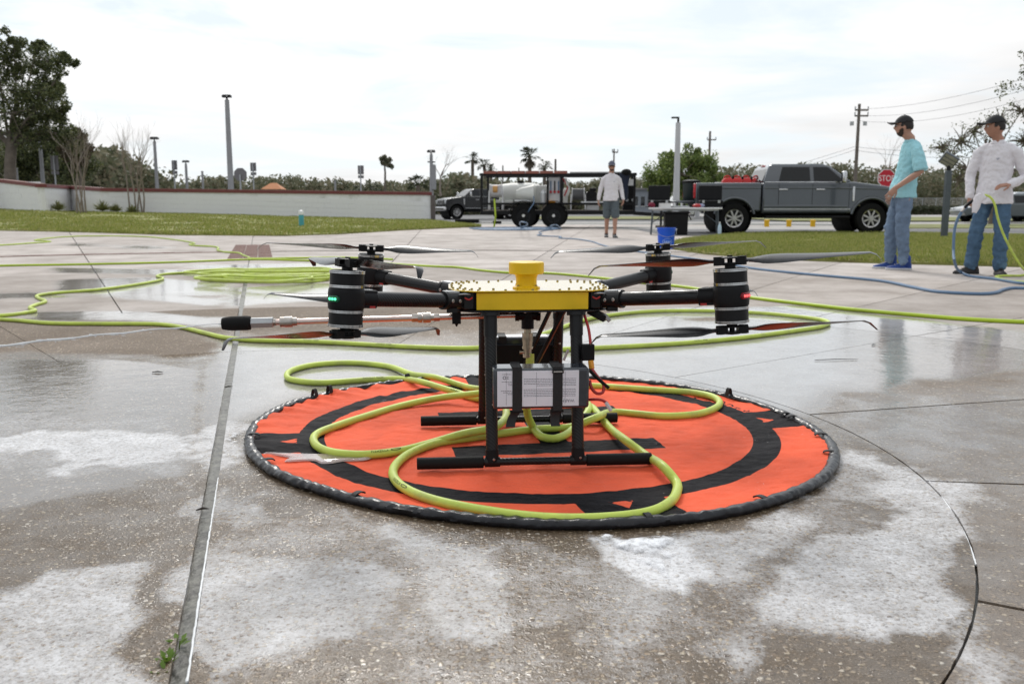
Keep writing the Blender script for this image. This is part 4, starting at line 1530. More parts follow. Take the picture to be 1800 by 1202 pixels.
for (sx, sy), (ups, dns) in blades_for.items():
    tip = Vector((sx * ARM_A, sy * ARM_B, 0.512))
    root = Vector((sx * 0.215, sy * 0.145, 0.478))
    ax = (tip - root).normalized()
    # --- arm
    a_o = MB().cyl(root + ax * 0.015, tip - ax * 0.04, 0.0202, n=24).build("arm", M["carbon"], DO)
    c = MB()
    c.cyl(root - ax * 0.02, root + ax * 0.052, 0.0245, n=24)
    c.cyl(root + ax * 0.046, root + ax * 0.056, 0.0262, n=24)
    c.box((root + ax * 0.02 + Vector((0, 0, -0.027)))[:], (0.03, 0.03, 0.012))
    c.build("fold_clamp", M["black_metal"], a_o, 30)
    MB().bar(root + ax * 0.0 + Vector((0, 0, 0.0235)), root + ax * 0.045 + Vector((0, 0, 0.0235)), 0.026, 0.008).build("latch", M["galv"], a_o, 30, 0.002)
    perp = Vector((0, 0, 1)).cross(ax)
    side = perp if perp.y < 0 else -perp
    for d_ in (0.012, 0.04):
        q = bolt(root + ax * d_ + side * 0.024, a_o, steel_bolt)
        q.rotation_mode = "QUATERNION"
        q.rotation_quaternion = side.to_track_quat("Z", "Y")
        q.scale = (1.5, 1.5, 1.5)
    # hinge block with its wiring between body and arm
    hb = MB()
    hb.box((sx * 0.197, sy * 0.13, 0.478), (0.05, 0.05, 0.044))
    hb.box((sx * 0.182, sy * 0.152, 0.4785), (0.03, 0.02, 0.05))
    hb.build("hinge_block", M["black_metal"], a_o, 30, 0.003)
    MB().tube(spline([(sx * 0.172, sy * 0.165, 0.488), (sx * 0.182, sy * 0.172, 0.483), (sx * 0.193, sy * 0.168, 0.488)], 0.004), 0.0025, 6).build("wire", M["red_wire"], a_o)
    MB().tube(spline([(sx * 0.178, sy * 0.163, 0.497), (sx * 0.196, sy * 0.172, 0.499), (sx * 0.214, sy * 0.158, 0.495)], 0.004), 0.0022, 6).build("cable_clip", M["galv"], a_o)
    eb = MB()
    eb.cyl(tip - ax * 0.088, tip - ax * 0.036, 0.0232, n=20)
    eb.bar(tip - ax * 0.088, tip - ax * 0.03, 0.034, 0.047)
    eb.build("end_block", M["black_plastic"], a_o, 30, 0.004)
    for d_ in (0.05, 0.068):
        MB().bar(tip - ax * d_ + Vector((0, 0, 0.0232)), tip - ax * (d_ + 0.011) + Vector((0, 0, 0.0232)), 0.016, 0.004).build("screw_cover", M["galv"] if (sx, sy) == (-1, -1) else M["black_metal"], a_o, 30, 0.0008)
    MB().bar(tip - ax * 0.078 + Vector((0, 0, -0.02)) + side * 0.0172, tip - ax * 0.06 + Vector((0, 0, -0.02)) + side * 0.0172, 0.002, 0.006).build("red_mark", M["red_wire"], a_o, 0)
    # --- motor pod, leaning inwards a little as the arms rise
    out_h = Vector((ax.x, ax.y, 0)).normalized()
    lean = Matrix.Rotation(R(-4.2), 4, Vector((0, 0, 1)).cross(out_h).normalized() )
    PM = Matrix.Translation(tip) @ lean
    mount = MB().lathe([(0.001, -0.0275), (0.0435, -0.0275), (0.0455, -0.024), (0.0468, -0.012), (0.0468, 0.014), (0.0455, 0.024), (0.0435, 0.0275), (0.001, 0.0275)], 36).build("motor_mount", M["black_plastic"], DO, 30)
    mount.matrix_local = PM
    led, lens, d2 = led_for[(sx, sy)]
    dv = Vector((d2[0], d2[1], 0)).normalized()
    dvl = Matrix.Rotation(-0.0, 4, "Z") @ dv
    tg = Vector((0, 0, 1)).cross(dvl)
    lz = MB()
    ring = []
    for k in range(20):
        a = math.tau * k / 20
        ca, sa = math.cos(a), math.sin(a)
        ring.append((0.009 * (1 if ca > 0 else -1) + 0.0085 * ca, 0.0085 * sa))
    lz.loft([[dvl * (0.0445 + o_) + tg * (x * s_) + Vector((0, 0, y * s_)) for x, y in ring] for o_, s_ in ((-0.01, 1.0), (0.0045, 1.0), (0.0062, 0.86))])
    lz_o = lz.build("status_light", M[lens], mount, 40)
    ld = MB()
    for k in (-1, 0, 1):
        ld.ball(dvl * 0.0512 + tg * (k * 0.009), 0.0035, 8, 6)
    ld.build("light_diodes", M[led], mount, 40)
    MB().cyl(dvl * -0.05, dvl * -0.03, 0.006, n=8).build("vent_plug", M["black_rubber"], mount)
    for up in (1, -1):
        mo = inst("motor", MOT, DO, PM @ Matrix.Translation((0, 0, 0.0278 * up)) @ (Matrix.Identity(4) if up > 0 else Matrix.Rotation(math.pi, 4, "X")))
        inst("motor_band", BAND, mo, Matrix.Identity(4))
        ang = ups if up > 0 else dns
        hz = 0.0278 + 0.056
        a_m = R(ang[0]) - DO.rotation_euler.z
        pr = inst("propeller", HUB, DO, PM @ Matrix.Translation((0, 0, (hz if up > 0 else -hz - 0.013))) @ Matrix.Rotation(a_m, 4, "Z"))
        hand = -1 if sx * sy * up > 0 else 1
        for j, a_ in enumerate(ang):
            inst("blade", BM[hand], pr, Matrix.Translation((0, 0, 0.0067)) @ Matrix.Rotation(R(a_ - ang[0]), 4, "Z") @ Matrix.Translation((0.012, 0, 0)))

# --- landing gear
LZ = 0.0325
for sy in (-1, 1):
    sk = MB().cyl((-0.33, sy * 0.252, LZ), (0.33, sy * 0.252, LZ), 0.0108, n=18).build("skid", M["carbon"], DO)
    for sx in (-1, 1):
        MB().cyl((sx * 0.146, sy * 0.252, LZ), (sx * 0.333, sy * 0.252, LZ), 0.0168, n=24).build("foam_grip", M["foam_grip"], sk, 30, 0.002)
        t = MB()
        t.cyl((sx * 0.1, sy * 0.252, LZ), (sx * 0.143, sy * 0.252, LZ), 0.0145, n=18)
        t.build("tee_joint", M["black_metal"], sk)
        top, bot = Vector((sx * 0.122, sy * 0.186, 0.446)), Vector((sx * 0.122, sy * 0.252, LZ))
        lg_ = MB().cyl(bot, top, 0.0172, n=24).build("leg", M["carbon"], DO)
        d_ = (top - bot).normalized()
        s_ = MB()
        s_.cyl(top - d_ * 0.065, top, 0.0190, n=24)
        s_.cyl(top - d_ * 0.008, top + d_ * 0.001, 0.027, n=24)
        s_.build("leg_sleeve", M["black_metal"], lg_, 30)
        MB().cyl(bot - d_ * 0.0, bot + d_ * 0.035, 0.0188, n=24).build("leg_boot", M["black_plastic"], lg_)
        for h_ in (0.012, 0.165, 0.27):
            q = bolt(bot + d_ * h_ + Vector((0.004, -0.0185 if h_ < 0.02 else -0.0172, 0)), lg_, steel_bolt)
            q.rotation_euler = (math.pi / 2, 0, 0)
# --- braces between the legs
for p0, p1 in (((0.092, 0.11, 0.436), (0.008, 0.165, 0.235)), ((0.115, -0.02, 0.440), (0.022, 0.05, 0.232))):
    MB().bar(p0, p1, 0.014, 0.011).build("brace", M["black_metal"], DO, 30, 0.002)


# --- batteries with straps
def battery(yc, front):
    bx_ = MB().box((0.008, yc, 0.256), (0.262, 0.082, 0.112)).build("battery", M["shrink"], DO, 30, 0.008, 3)
    fy = yc - 0.041
    for x in (-0.058, 0.052):
        st = MB()
        st.box((x, fy - 0.0022, 0.256), (0.0265, 0.002, 0.121))
        st.box((x, yc, 0.3135), (0.0265, 0.0866, 0.002))
        st.box((x, yc + 0.0435, 0.256), (0.0265, 0.002, 0.121))
        st.box((x, yc, 0.1985), (0.0265, 0.0866, 0.002))
        s_o = st.build("strap", M["webbing"], bx_, 30, 0.0006)
        if front:
            tl = MB()
            ring = []
            lean = -0.018 if x < 0 else -0.004
            for i in range(7):
                t = i / 6
                cx, cz, cy = x + lean * t - 0.004 * math.sin(t * 3), 0.197 - 0.045 * t, fy + 0.006 * math.sin(t * 3.4)
                ring.append([(cx - 0.0125, cy - 0.0015, cz), (cx + 0.0125, cy - 0.0015, cz), (cx + 0.0125, cy + 0.003, cz - 0.001), (cx - 0.0125, cy + 0.003, cz - 0.001)])
            tl.loft(ring)
            tl.build("strap_tail", M["webbing"], bx_, 40)
            MB().box((x - 0.001, fy + 0.002, 0.1935), (0.036, 0.008, 0.006)).build("buckle", M["black_plastic"], bx_, 30, 0.001)
    if front:
        MB().box((0.052, fy - 0.0046, 0.3035), (0.031, 0.003, 0.010)).build("buckle", M["black_plastic"], bx_, 30, 0.001)
        MB().box((0.052, fy - 0.0064, 0.3035), (0.024, 0.001, 0.0035)).build("buckle_bar", M["chrome"], bx_, 0)
        lb = MB().box((-0.001, fy - 0.0006, 0.257), (0.222, 0.001, 0.098)).build("label", M["label_paper"], bx_, 30, 0.0003)
        ly = fy - 0.00135
        tx = MB()
        rr = random.Random(5)

        def line(x0, x1, z, h_=0.0014):
            x = x0
            while x < x1:
                w_ = min(rr.uniform(0.002, 0.007), x1 - x)
                tx.add([(x, ly, z - h_ / 2), (x + w_, ly, z - h_ / 2), (x + w_, ly, z + h_ / 2), (x, ly, z + h_ / 2)], [(0, 1, 2, 3)])
                x += w_ + 0.0011
        for i in range(5):
            line(-0.040 + (0.012 * (i == 4) * 3), 0.102, 0.2835 - i * 0.0046)
        for i in range(5):
            line(-0.040, 0.102, 0.2545 - i * 0.0046)
        line(-0.098, -0.074, 0.297)
        for i, w_ in enumerate((0.028, 0.012, 0.010)):
            line(-0.072 - w_, -0.072, 0.2765 - i * 0.0046)
        for i, w_ in enumerate((0.030, 0.024, 0.012)):
            line(-0.072 - w_, -0.072, 0.2515 - i * 0.0046)
        for x in (-0.088, -0.006, 0.072):          # creases in the sheet
            tx.add([(x, ly, 0.2125), (x + 0.0007, ly, 0.2125), (x + 0.0007, ly, 0.302), (x, ly, 0.302)], [(0, 1, 2, 3)])
        for k in range(16):                        # the round sign and the small bin sign beside it
            a, b = math.tau * k / 16, math.tau * (k + 1) / 16
            f = lambda an, r_: (-0.0925 + r_ * math.cos(an), ly, 0.2875 + r_ * math.sin(an))
            tx.add([f(a, 0.0048), f(b, 0.0048), f(b, 0.003), f(a, 0.003)], [(3, 2, 1, 0)])
        for q in ((-0.0835, 0.2905, 0.006, 0.0009), (-0.0835, 0.2845, 0.006, 0.0009), (-0.0835, 0.2875, 0.0012, 0.006)):
            tx.add([(q[0] - q[2] / 2, ly, q[1] - q[3] / 2), (q[0] + q[2] / 2, ly, q[1] - q[3] / 2), (q[0] + q[2] / 2, ly, q[1] + q[3] / 2), (q[0] - q[2] / 2, ly, q[1] + q[3] / 2)], [(0, 1, 2, 3)])
        V_, F_ = text_mesh("WARNING", 0.012)       # the sheet is stuck on upside down
        wd = max(v[0] for v in V_)
        tx.add([(0.098 - x, ly, 0.2265 - y) for x, y, _ in V_], F_)
        tx.build("label_print", M["label_ink"], lb, 0)
    else:
        MB().box((0.0, yc - 0.004, 0.3128), (0.19, 0.06, 0.001)).build("label", M["label_paper"], bx_, 0)
        tr = MB()
        tr.box((0.0, yc - 0.05, 0.245), (0.235, 0.012, 0.09))
        tr.box((-0.098, yc - 0.05, 0.299), (0.03, 0.014, 0.022))
        tr.build("battery_tray", M["black_plastic"], bx_, 30, 0.003)
    return bx_


battery(-0.288, True)
battery(0.288, False)
# --- cables and plugs beside the right front leg
cb = MB()
cb.tube(spline([(0.147, -0.17, 0.44), (0.156, -0.2, 0.40), (0.158, -0.226, 0.36)], 0.006), 0.0042, 8)
cb.build("red_cable", M["red_wire"], DO)
cb = MB()
cb.tube(spline([(0.156, -0.236, 0.30), (0.165, -0.25, 0.285), (0.176, -0.27, 0.27), (0.186, -0.285, 0.255), (0.182, -0.295, 0.236), (0.165, -0.298, 0.234), (0.150, -0.296, 0.25), (0.146, -0.29, 0.27)], 0.006), 0.0045, 8)
cb.build("red_cable", M["red_wire"], DO)
MB().tube(spline([(0.15, -0.25, 0.292), (0.165, -0.27, 0.277), (0.182, -0.285, 0.262), (0.20, -0.29, 0.247)], 0.006), 0.0048, 8).build("black_cable", M["black_rubber"], DO)
MB().box((0.150, -0.228, 0.338), (0.036, 0.022, 0.046)).build("plug_holder", M["black_plastic"], DO, 30, 0.003)
MB().bar((0.157, -0.236, 0.316), (0.160, -0.24, 0.292), 0.013, 0.012).build("plug", M["orange_plug"], DO, 30, 0.002)
MB().tube(spline([(0.118, -0.1, 0.40), (0.125, -0.12, 0.36), (0.122, -0.13, 0.32)], 0.006), 0.004, 8).build("red_cable", M["red_wire"], DO)
MB().bar((0.108, -0.135, 0.332), (0.094, -0.138, 0.300), 0.012, 0.004).build("cable_tag", M["clear_tag"], DO, 30, 0.001)
MB().tube(spline([(0.145, -0.29, 0.215), (0.16, -0.30, 0.218), (0.18, -0.305, 0.216), (0.193, -0.31, 0.208)], 0.005), 0.004, 8).build("balance_lead", M["red_wire"], DO)
MB().bar((0.188, -0.31, 0.212), (0.203, -0.315, 0.188), 0.017, 0.008).build("balance_plug", M["clear_tag"], DO, 30, 0.002)
MB().bar((0.168, -0.13, 0.446), (0.215, -0.15, 0.422), 0.03, 0.02).build("sensor_box", M["black_plastic"], DO, 30, 0.003)
MB().bar((0.211, -0.1545, 0.433), (0.225, -0.156, 0.416), 0.012, 0.012).build("sensor_lens", M["galv"], DO, 30, 0.002)

# --- water feed: tee under the body, lance out to the side, coupling down to the hose
te = MB()
te.cyl((-0.036, -0.016, 0.420), (0.036, -0.016, 0.420), 0.0165, n=18)
te.cyl((0.0, -0.016, 0.446), (0.0, -0.016, 0.378), 0.0190, n=18)
te.cyl((-0.038, -0.016, 0.420), (-0.026, -0.016, 0.420), 0.019, n=8)
te.cyl((0.026, -0.016, 0.420), (0.038, -0.016, 0.420), 0.019, n=8)
te.build("tee_fitting", M["black_plastic"], DO, 30)
cp = MB()
for z0, z1, r_ in ((0.378, 0.366, 0.011), (0.366, 0.338, 0.0165), (0.338, 0.322, 0.0150), (0.322, 0.316, 0.0165), (0.316, 0.300, 0.012), (0.300, 0.29, 0.0145)):
    cp.cyl((0, -0.016, z0), (0, -0.016, z1), r_, n=14)
cp.cyl((-0.024, -0.02, 0.306), (-0.01, -0.018, 0.306), 0.005, n=8)
cp.build("hose_coupling", M["brass"], DO, 30)
L0, L1 = Vector((-0.03, -0.016, 0.420)), Vector((-0.905, -0.030, 0.4035))
la = (L1 - L0).normalized()
LP = lambda d: L0 + la * d
lance = MB().cyl(LP(0.0), LP(0.73), 0.0088, n=18).build("lance", M["copper_pipe"], DO)
ck = MB()
for a, b, r_, n_ in ((0.235, 0.252, 0.0125, 6), (0.252, 0.262, 0.010, 16), (0.262, 0.285, 0.0155, 18), (0.287, 0.300, 0.0145, 18), (0.300, 0.318, 0.0130, 6)):
    ck.cyl(LP(a), LP(b), r_, n=n_)
ck.build("coupling", M["steel"], lance, 30)
ck = MB()
for a, b, r_, n_ in ((0.655, 0.668, 0.0125, 16), (0.668, 0.690, 0.0160, 18), (0.690, 0.704, 0.0150, 18), (0.704, 0.722, 0.0085, 12), (0.716, 0.724, 0.0115, 6)):
    ck.cyl(LP(a), LP(b), r_, n=n_)
ck.build("coupling", M["steel"], lance, 30)
MB().cyl(LP(0.724), LP(0.788), 0.0165, n=6).build("hex_body", M["galv"], lance, 25, 0.0012)
nz = MB()
q = la.to_track_quat("Z", "Y").to_matrix().to_4x4()
nz.lathe([(0.012, 0.0), (0.020, 0.002), (0.0215, 0.012), (0.0212, 0.055), (0.0200, 0.068), (0.0175, 0.080), (0.0165, 0.083), (0.006, 0.083), (0.004, 0.075)], 28, Matrix.Translation(LP(0.788)) @ q)
nz.build("nozzle", M["black_rubber"], lance, 30)
hg = MB()
hg.box((-0.215, -0.030, 0.423), (0.026, 0.02, 0.052))
hg.cyl((-0.215, -0.030, 0.397), (-0.215, -0.030, 0.388), 0.006, 0.002, n=8)
hg.build("lance_hanger", M["black_plastic"], DO, 30, 0.002)

# --- the water it is spraying
M["jet"] = mat("jet_water", (0.80, 0.82, 0.84), 0.25, var=0.1, scale=30, spec=0.6, alpha=0.75)
tipw = DO.matrix_basis @ LP(0.875)
jp, jr = [], []
for i in range(60):
    s_ = i / 59 * 1.5
    jp.append(Vector((tipw.x - s_, tipw.y - 0.085 * s_, tipw.z - 0.075 * s_ - 0.028 * s_ * s_ + 0.0016 * math.sin(s_ * 40))))
    jr.append((0.0012 + 0.0042 * s_) * random.uniform(0.75, 1.25))
jm = MB().tube(jp, jr, 8)
rj = random.Random(8)
for _ in range(260):
    i = int(59 * rj.random() ** 0.6)
    p = jp[i] + Vector((rj.gauss(0, 0.004), rj.gauss(0, 0.5), rj.gauss(-0.3, 0.6)) ) * (jr[i] * 1.6)
    p.x += rj.gauss(0, 0.02)
    jm.ball(p, (rj.uniform(0.002, 0.01), 0.0009, 0.0009), 5, 4)
tag(jm.build("water_jet", M["jet"], None, 60), "thin jet of water spraying left from the drone's nozzle", "water jet", kind="stuff")
# ================================================================== boundary wall
M["wall_white"] = mat("wall_paint", (0.78, 0.78, 0.80), 0.8, var=0.05, scale=0.8, bump=0.1, bscale=40, dirt=((0.55, 0.55, 0.54), 0.52, 0.72, 0.9))
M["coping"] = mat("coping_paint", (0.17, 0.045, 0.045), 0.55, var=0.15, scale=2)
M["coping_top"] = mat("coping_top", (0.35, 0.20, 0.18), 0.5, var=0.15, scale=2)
M["wall_end"] = mat("wall_end", (0.12, 0.10, 0.095), 0.7, var=0.2)
wall = thing("boundary_wall", "long white block wall with dark red coping behind the left lawn", "wall", (-12, 46, 0))
wpts = []
for x, _, _, Y in WALL:
    if x == -330: continue
    b_, t_ = at(x, base_y(x), Y), at(x, top_y(x), Y)
    wpts.append((Vector((b_.x, b_.y)), b_.z, t_.z))
bw, bh = 0.62, 0.27
blk = {}
for (p, z0, z1), (q, z2, z3) in zip(wpts, wpts[1:]):
    d = q - p
    L_ = d.length
    u = d / L_
    nrm_ = Vector((-u.y, u.x))
    off = -wall.location
    core = MB()
    c4 = [p, q, q + nrm_ * 0.16, p + nrm_ * 0.16]
    zb, ztp = [z0 - 0.3, z2 - 0.3, z2 - 0.3, z0 - 0.3], [z1 - 0.16, z3 - 0.16, z3 - 0.16, z1 - 0.16]
    core.loft([[Vector((c.x, c.y, z)) + off for c, z in zip(c4, zb)], [Vector((c.x, c.y, z)) + off for c, z in zip(c4, ztp)]])
    co_ = core.build("wall_panel", M["wall_white"], wall, 0)
    cp_ = MB()
    c4 = [p - nrm_ * 0.06 - u * 0.05, q - nrm_ * 0.06 + u * 0.05, q + nrm_ * 0.24 + u * 0.05, p + nrm_ * 0.24 - u * 0.05]
    cp_.loft([[Vector((c.x, c.y, z)) + off for c, z in zip(c4, (a, b, b, a))] for a, b in ((z1 - 0.17, z3 - 0.17), (z1 - 0.02, z3 - 0.02))])
    cp_.build("coping", M["coping"], wall, 0)
    cp2 = MB()
    cp2.loft([[Vector((c.x, c.y, z)) + off for c, z in zip(c4, (a, b, b, a))] for a, b in ((z1 - 0.018, z3 - 0.018), (z1, z3))])
    cp2.build("coping_cap", M["coping_top"], wall, 0)
    # blocks stand a few millimetres proud of the joints
    hcol = (z1 - 0.17) - z0
    rows_ = max(3, int(hcol / bh + 0.5))
    ncol = max(1, int(round(L_ / bw)))
    wv = L_ / ncol
    ang = math.atan2(u.y, u.x)
    for r_ in range(rows_):
        hh = hcol / rows_
        sh = 0.5 if r_ % 2 else 0.0
        for c_ in range(ncol):
            s_ = (c_ + sh) * wv
            w_ = wv if s_ + wv <= L_ + 0.01 else wv * 0.5
            key = (round(w_, 2), round(hh, 2))
            if key not in blk:
                blk[key] = MB().box((w_ / 2, 0, hh / 2), (w_ - 0.014, 0.02, hh - 0.014)).mesh("block", 0)
                blk[key].materials.append(M["wall_white"])
            f = (s_ + w_ / 2) / L_
            zb_ = z0 + (z2 - z0) * f
            o = bpy.data.objects.new("block", blk[key])
            COL.objects.link(o)
            o.parent = wall
            pp = p + u * s_
            o.location = Vector((pp.x, pp.y, zb_ + r_ * hh)) + off - Vector((nrm_.x, nrm_.y, 0)) * random.uniform(0.0, 0.010)
            o.rotation_euler = (0, -math.atan2((z2 - z0), L_), ang)
e_, z0, z1 = wpts[-1]
MB().box((e_.x + 0.1 - wall.location.x, e_.y + 0.06 - wall.location.y, (z0 + z1) / 2 - 0.09), (0.22, 0.3, z1 - z0 - 0.16)).build("end_post", M["wall_end"], wall, 0)

# ================================================================== foliage tools
def leaves(name, C, sig, n, size, m, parent=None, seed=0, flat=1.0):
    """n leaf-sized faces spread about the centres C (k x 3) with spread sig (k or scalar)"""
    rg_ = np.random.default_rng(seed)
    C = np.asarray([tuple(c) for c in C], float)
    k = rg_.integers(0, len(C), n)
    sg = np.broadcast_to(np.asarray(sig, float), (len(C),))[k]
    d = rg_.normal(0, 1, (n, 3))
    d /= np.linalg.norm(d, axis=1)[:, None]
    P_ = C[k] + d * (sg * rg_.uniform(0.15, 1.0, n) ** 0.6)[:, None] * np.array([1, 1, flat])
    a = rg_.normal(0, 1, (n, 3))
    a /= np.linalg.norm(a, axis=1)[:, None]
    b = np.cross(a, rg_.normal(0, 1, (n, 3)))
    b /= np.linalg.norm(b, axis=1)[:, None]
    s_ = (size * rg_.uniform(0.5, 1.3, n))[:, None]
    V_ = np.stack([P_ - a * s_, P_ - b * s_ * 0.5, P_ + a * s_, P_ + b * s_ * 0.5], 1).reshape(-1, 3)
    me_ = np_mesh(name, V_, np.arange(4 * n).reshape(-1, 4), 4)
    return link_mesh(name, me_, m, parent)


def grow(seed, h, r0, lv=4, split=(2, 3), bend=0.35, ratio=0.72, spread=0.6, trunk=0.35, up=0.15, origin=(0, 0, 0)):
    """limbs as tubes, and the twig ends"""
    rr = random.Random(seed)
    mb, tips = MB(), []

    def go(p, d, length, r, level):
        pts, rad = [p], [r]
        q, dd = p, d
        for i in range(4):
            dd = (dd + Vector((rr.gauss(0, 1), rr.gauss(0, 1), rr.gauss(0, 0.6) + up)) * bend * 0.3).normalized()
            q = q + dd * (length / 4)
            pts.append(q)
            rad.append(r * (1 - 0.4 * (i + 1) / 4))
        mb.tube(pts, rad, 7 if level < 2 else 4, caps=False)
        if level >= lv:
            tips.append(q)
            return
        if level >= lv - 1: tips.append(pts[2])
        for _ in range(rr.randint(*split) + (1 if level == 0 else 0)):
            ax_ = Vector((rr.gauss(0, 1), rr.gauss(0, 1), rr.gauss(0, 0.5)))
            nd = (dd + ax_.normalized() * spread * rr.uniform(0.6, 1.4)).normalized()
            go(pts[rr.choice((3, 4, 4))] if level else q, nd, length * ratio * rr.uniform(0.75, 1.2), rad[-1] * rr.uniform(0.6, 0.85), level + 1)
    go(Vector(origin), Vector((rr.gauss(0, 0.05), rr.gauss(0, 0.05), 1)).normalized(), h * trunk, r0, 0)
    return mb, tips


M["bark"] = mat("bark", (0.15, 0.125, 0.10), 0.9, var=0.3, scale=3, bump=0.6, bscale=14)
M["bark_pale"] = mat("bark_pale", (0.24, 0.20, 0.17), 0.9, var=0.25, scale=4, bump=0.4, bscale=20)
M["leaf_oak"] = leaf_mat("leaf_oak", [(0.035, 0.05, 0.02), (0.07, 0.09, 0.03), (0.12, 0.14, 0.045), (0.19, 0.195, 0.075)], 0.5, 0.3)
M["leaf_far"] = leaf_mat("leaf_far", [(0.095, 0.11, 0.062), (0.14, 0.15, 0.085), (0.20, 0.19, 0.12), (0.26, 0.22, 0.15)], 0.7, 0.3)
M["leaf_bright"] = leaf_mat("leaf_bright", [(0.075, 0.115, 0.03), (0.13, 0.185, 0.045), (0.20, 0.26, 0.07), (0.28, 0.32, 0.11)], 0.5, 0.3)
M["leaf_brown"] = leaf_mat("leaf_brown", [(0.07, 0.05, 0.03), (0.12, 0.085, 0.05), (0.08, 0.09, 0.03)], 0.7, 0.2)
M["palm"] = leaf_mat("palm_leaf", [(0.03, 0.045, 0.018), (0.06, 0.075, 0.028), (0.10, 0.10, 0.05)], 0.6, 0.15)
M["dead_frond"] = leaf_mat("dead_frond", [(0.14, 0.115, 0.085), (0.2, 0.17, 0.13)], 0.8, 0.1)


def tree(name, label, base, seed, h, r0, leafm, n, size, sig, group=None, barkm="bark", **kw):
    t = thing(name, label, "tree", base, 0, group)
    mb, tips = grow(seed, h, r0, **kw)
    mb.build("trunk", M[barkm], t, 60)
    if n:
        leaves("crown", tips, sig, n, size, M[leafm], t, seed)
    return t


# the big oak at the left edge: crown modelled clump by clump
def oak(base, label, clumps, trunk_top, r0, n, size, seed, leafm="leaf_oak", sub=9, fork=0.55):
    t = thing("oak_tree", label, "tree", base)
    rr = random.Random(seed)
    mb = MB()
    tt_ = Vector(trunk_top)
    mb.tube(spline([(0, 0, -0.4), (0.1, 0.05, tt_.z * 0.5), tt_], 0.3), [r0 * (1 - 0.35 * i / 20) for i in range(len(spline([(0, 0, -0.4), (0.1, 0.05, tt_.z * 0.5), tt_], 0.3)))], 10)
    C, sg = [], []
    for c, r_ in clumps:
        c = Vector(c)
        st = Vector((0, 0, tt_.z * fork)).lerp(tt_, rr.uniform(0.3, 1.0))
        mid = st.lerp(c, 0.5) + Vector((rr.gauss(0, 0.25), rr.gauss(0, 0.25), rr.uniform(0, 0.4)))
        pth = spline([st, mid, c], 0.25)
        mb.tube(pth, [max(0.02, r0 * 0.34 * (1 - 0.85 * i / len(pth))) for i in range(len(pth))], 6)
        for q in pth[int(len(pth) * 0.55)::2]:
            C.append(q + Vector((rr.gauss(0, 0.3), rr.gauss(0, 0.3), rr.gauss(0, 0.3))) * r_)
            sg.append(r_ * 0.5)
        for _ in range(sub):
            d = Vector((rr.gauss(0, 1), rr.gauss(0, 1), rr.gauss(0.1, 0.8))).normalized()
            e = c + d * r_ * rr.uniform(0.5, 1.3)
            mb.tube([c, c.lerp(e, 0.5) + Vector((0, 0, 0.05)), e], [0.035, 0.022, 0.01], 4)
            C.append(e)
            sg.append(r_ * rr.uniform(0.34, 0.7))
    mb.build("trunk", M["bark"], t, 60)
    leaves("crown", C, sg, n, size, M[leafm], t, seed)
    return t


OY = 56.0
ob = at(18, 330, OY)
rel = lambda x, y, dY=0.0: tuple(at(x, y, OY + dY) - ob)
oak(ob, "tall dark oak with a pale trunk behind the wall, at the left edge",
    [(rel(-60, 120), 1.6), (rel(-10, 95), 1.0), (rel(-5, 150), 1.5), (rel(45, 120, 1), 1.1), (rel(85, 110), 0.85), (rel(118, 108, -1), 0.55), (rel(60, 165), 1.3), (rel(95, 150, 1), 0.7), (rel(20, 200, -1), 1.5), (rel(75, 205, 1), 1.1),
     (rel(105, 200), 0.6), (rel(-40, 215), 1.6), (rel(115, 235), 0.7), (rel(60, 240), 0.9), (rel(-70, 170), 1.6), (rel(88, 175, -1), 0.7), (rel(132, 255), 0.5), (rel(66, 82), 0.35), (rel(-20, 255, 1), 1.1), (rel(25, 75), 0.6)],
    tuple(at(22, 240, OY) - ob), 0.36, 40000, 0.085, 11)
ob2 = at(140, 330, 58)
rel2 = lambda x, y, dY=0.0: tuple(at(x, y, 58 + dY) - ob2)
oak(ob2, "small thin-leaved tree right of the tall oak", [(rel2(128, 235), 0.55), (rel2(140, 250), 0.6), (rel2(152, 262), 0.4), (rel2(120, 265), 0.6), (rel2(135, 280), 0.45)], tuple(at(138, 285, 58) - ob2), 0.09, 2600, 0.10, 12, "leaf_brown", 6)

ob3 = at(95, 330, 66)
rel3 = lambda x, y, dY=0.0: tuple(at(x, y, 66 + dY) - ob3)
oak(ob3, "dark spreading oak filling the gap between tall oak and myrtle", [(rel3(40, 262), 1.5), (rel3(75, 245), 1.5), (rel3(105, 252, 1), 1.3), (rel3(130, 275), 1.1), (rel3(60, 290), 1.5), (rel3(95, 290, -1), 1.5), (rel3(10, 275), 1.4), (rel3(150, 290), 1.0), (rel3(30, 300), 1.2), (rel3(120, 305), 1.1)], tuple(at(95, 290, 66) - ob3), 0.2, 22000, 0.11, 16, "leaf_oak", 9)

# the wood along the skyline, one mass of crowns
fc, fs = [], []


def wood(pts, Y, r_, dens, seed):
    rr = random.Random(seed)
    xs_ = [p[0] for p in pts]
    x = xs_[0]
    while x < xs_[-1]:
        yt = np.interp(x, xs_, [p[1] for p in pts])
        Yk = Y * rr.uniform(0.95, 1.2)
        ytj = yt + rr.uniform(-3, 5)
        top = at(x, ytj, Yk)
        rk = r_ * rr.uniform(0.7, 1.3)
        z = top.z - rk * 0.7
        while z > -0.5:
            fc.append((top.x + rr.gauss(0, rk * 0.4), top.y + rr.gauss(0, rk), z))
            fs.append(rk)
            z -= rk * rr.uniform(0.9, 1.3)
        x += dens * rr.uniform(0.7, 1.3)


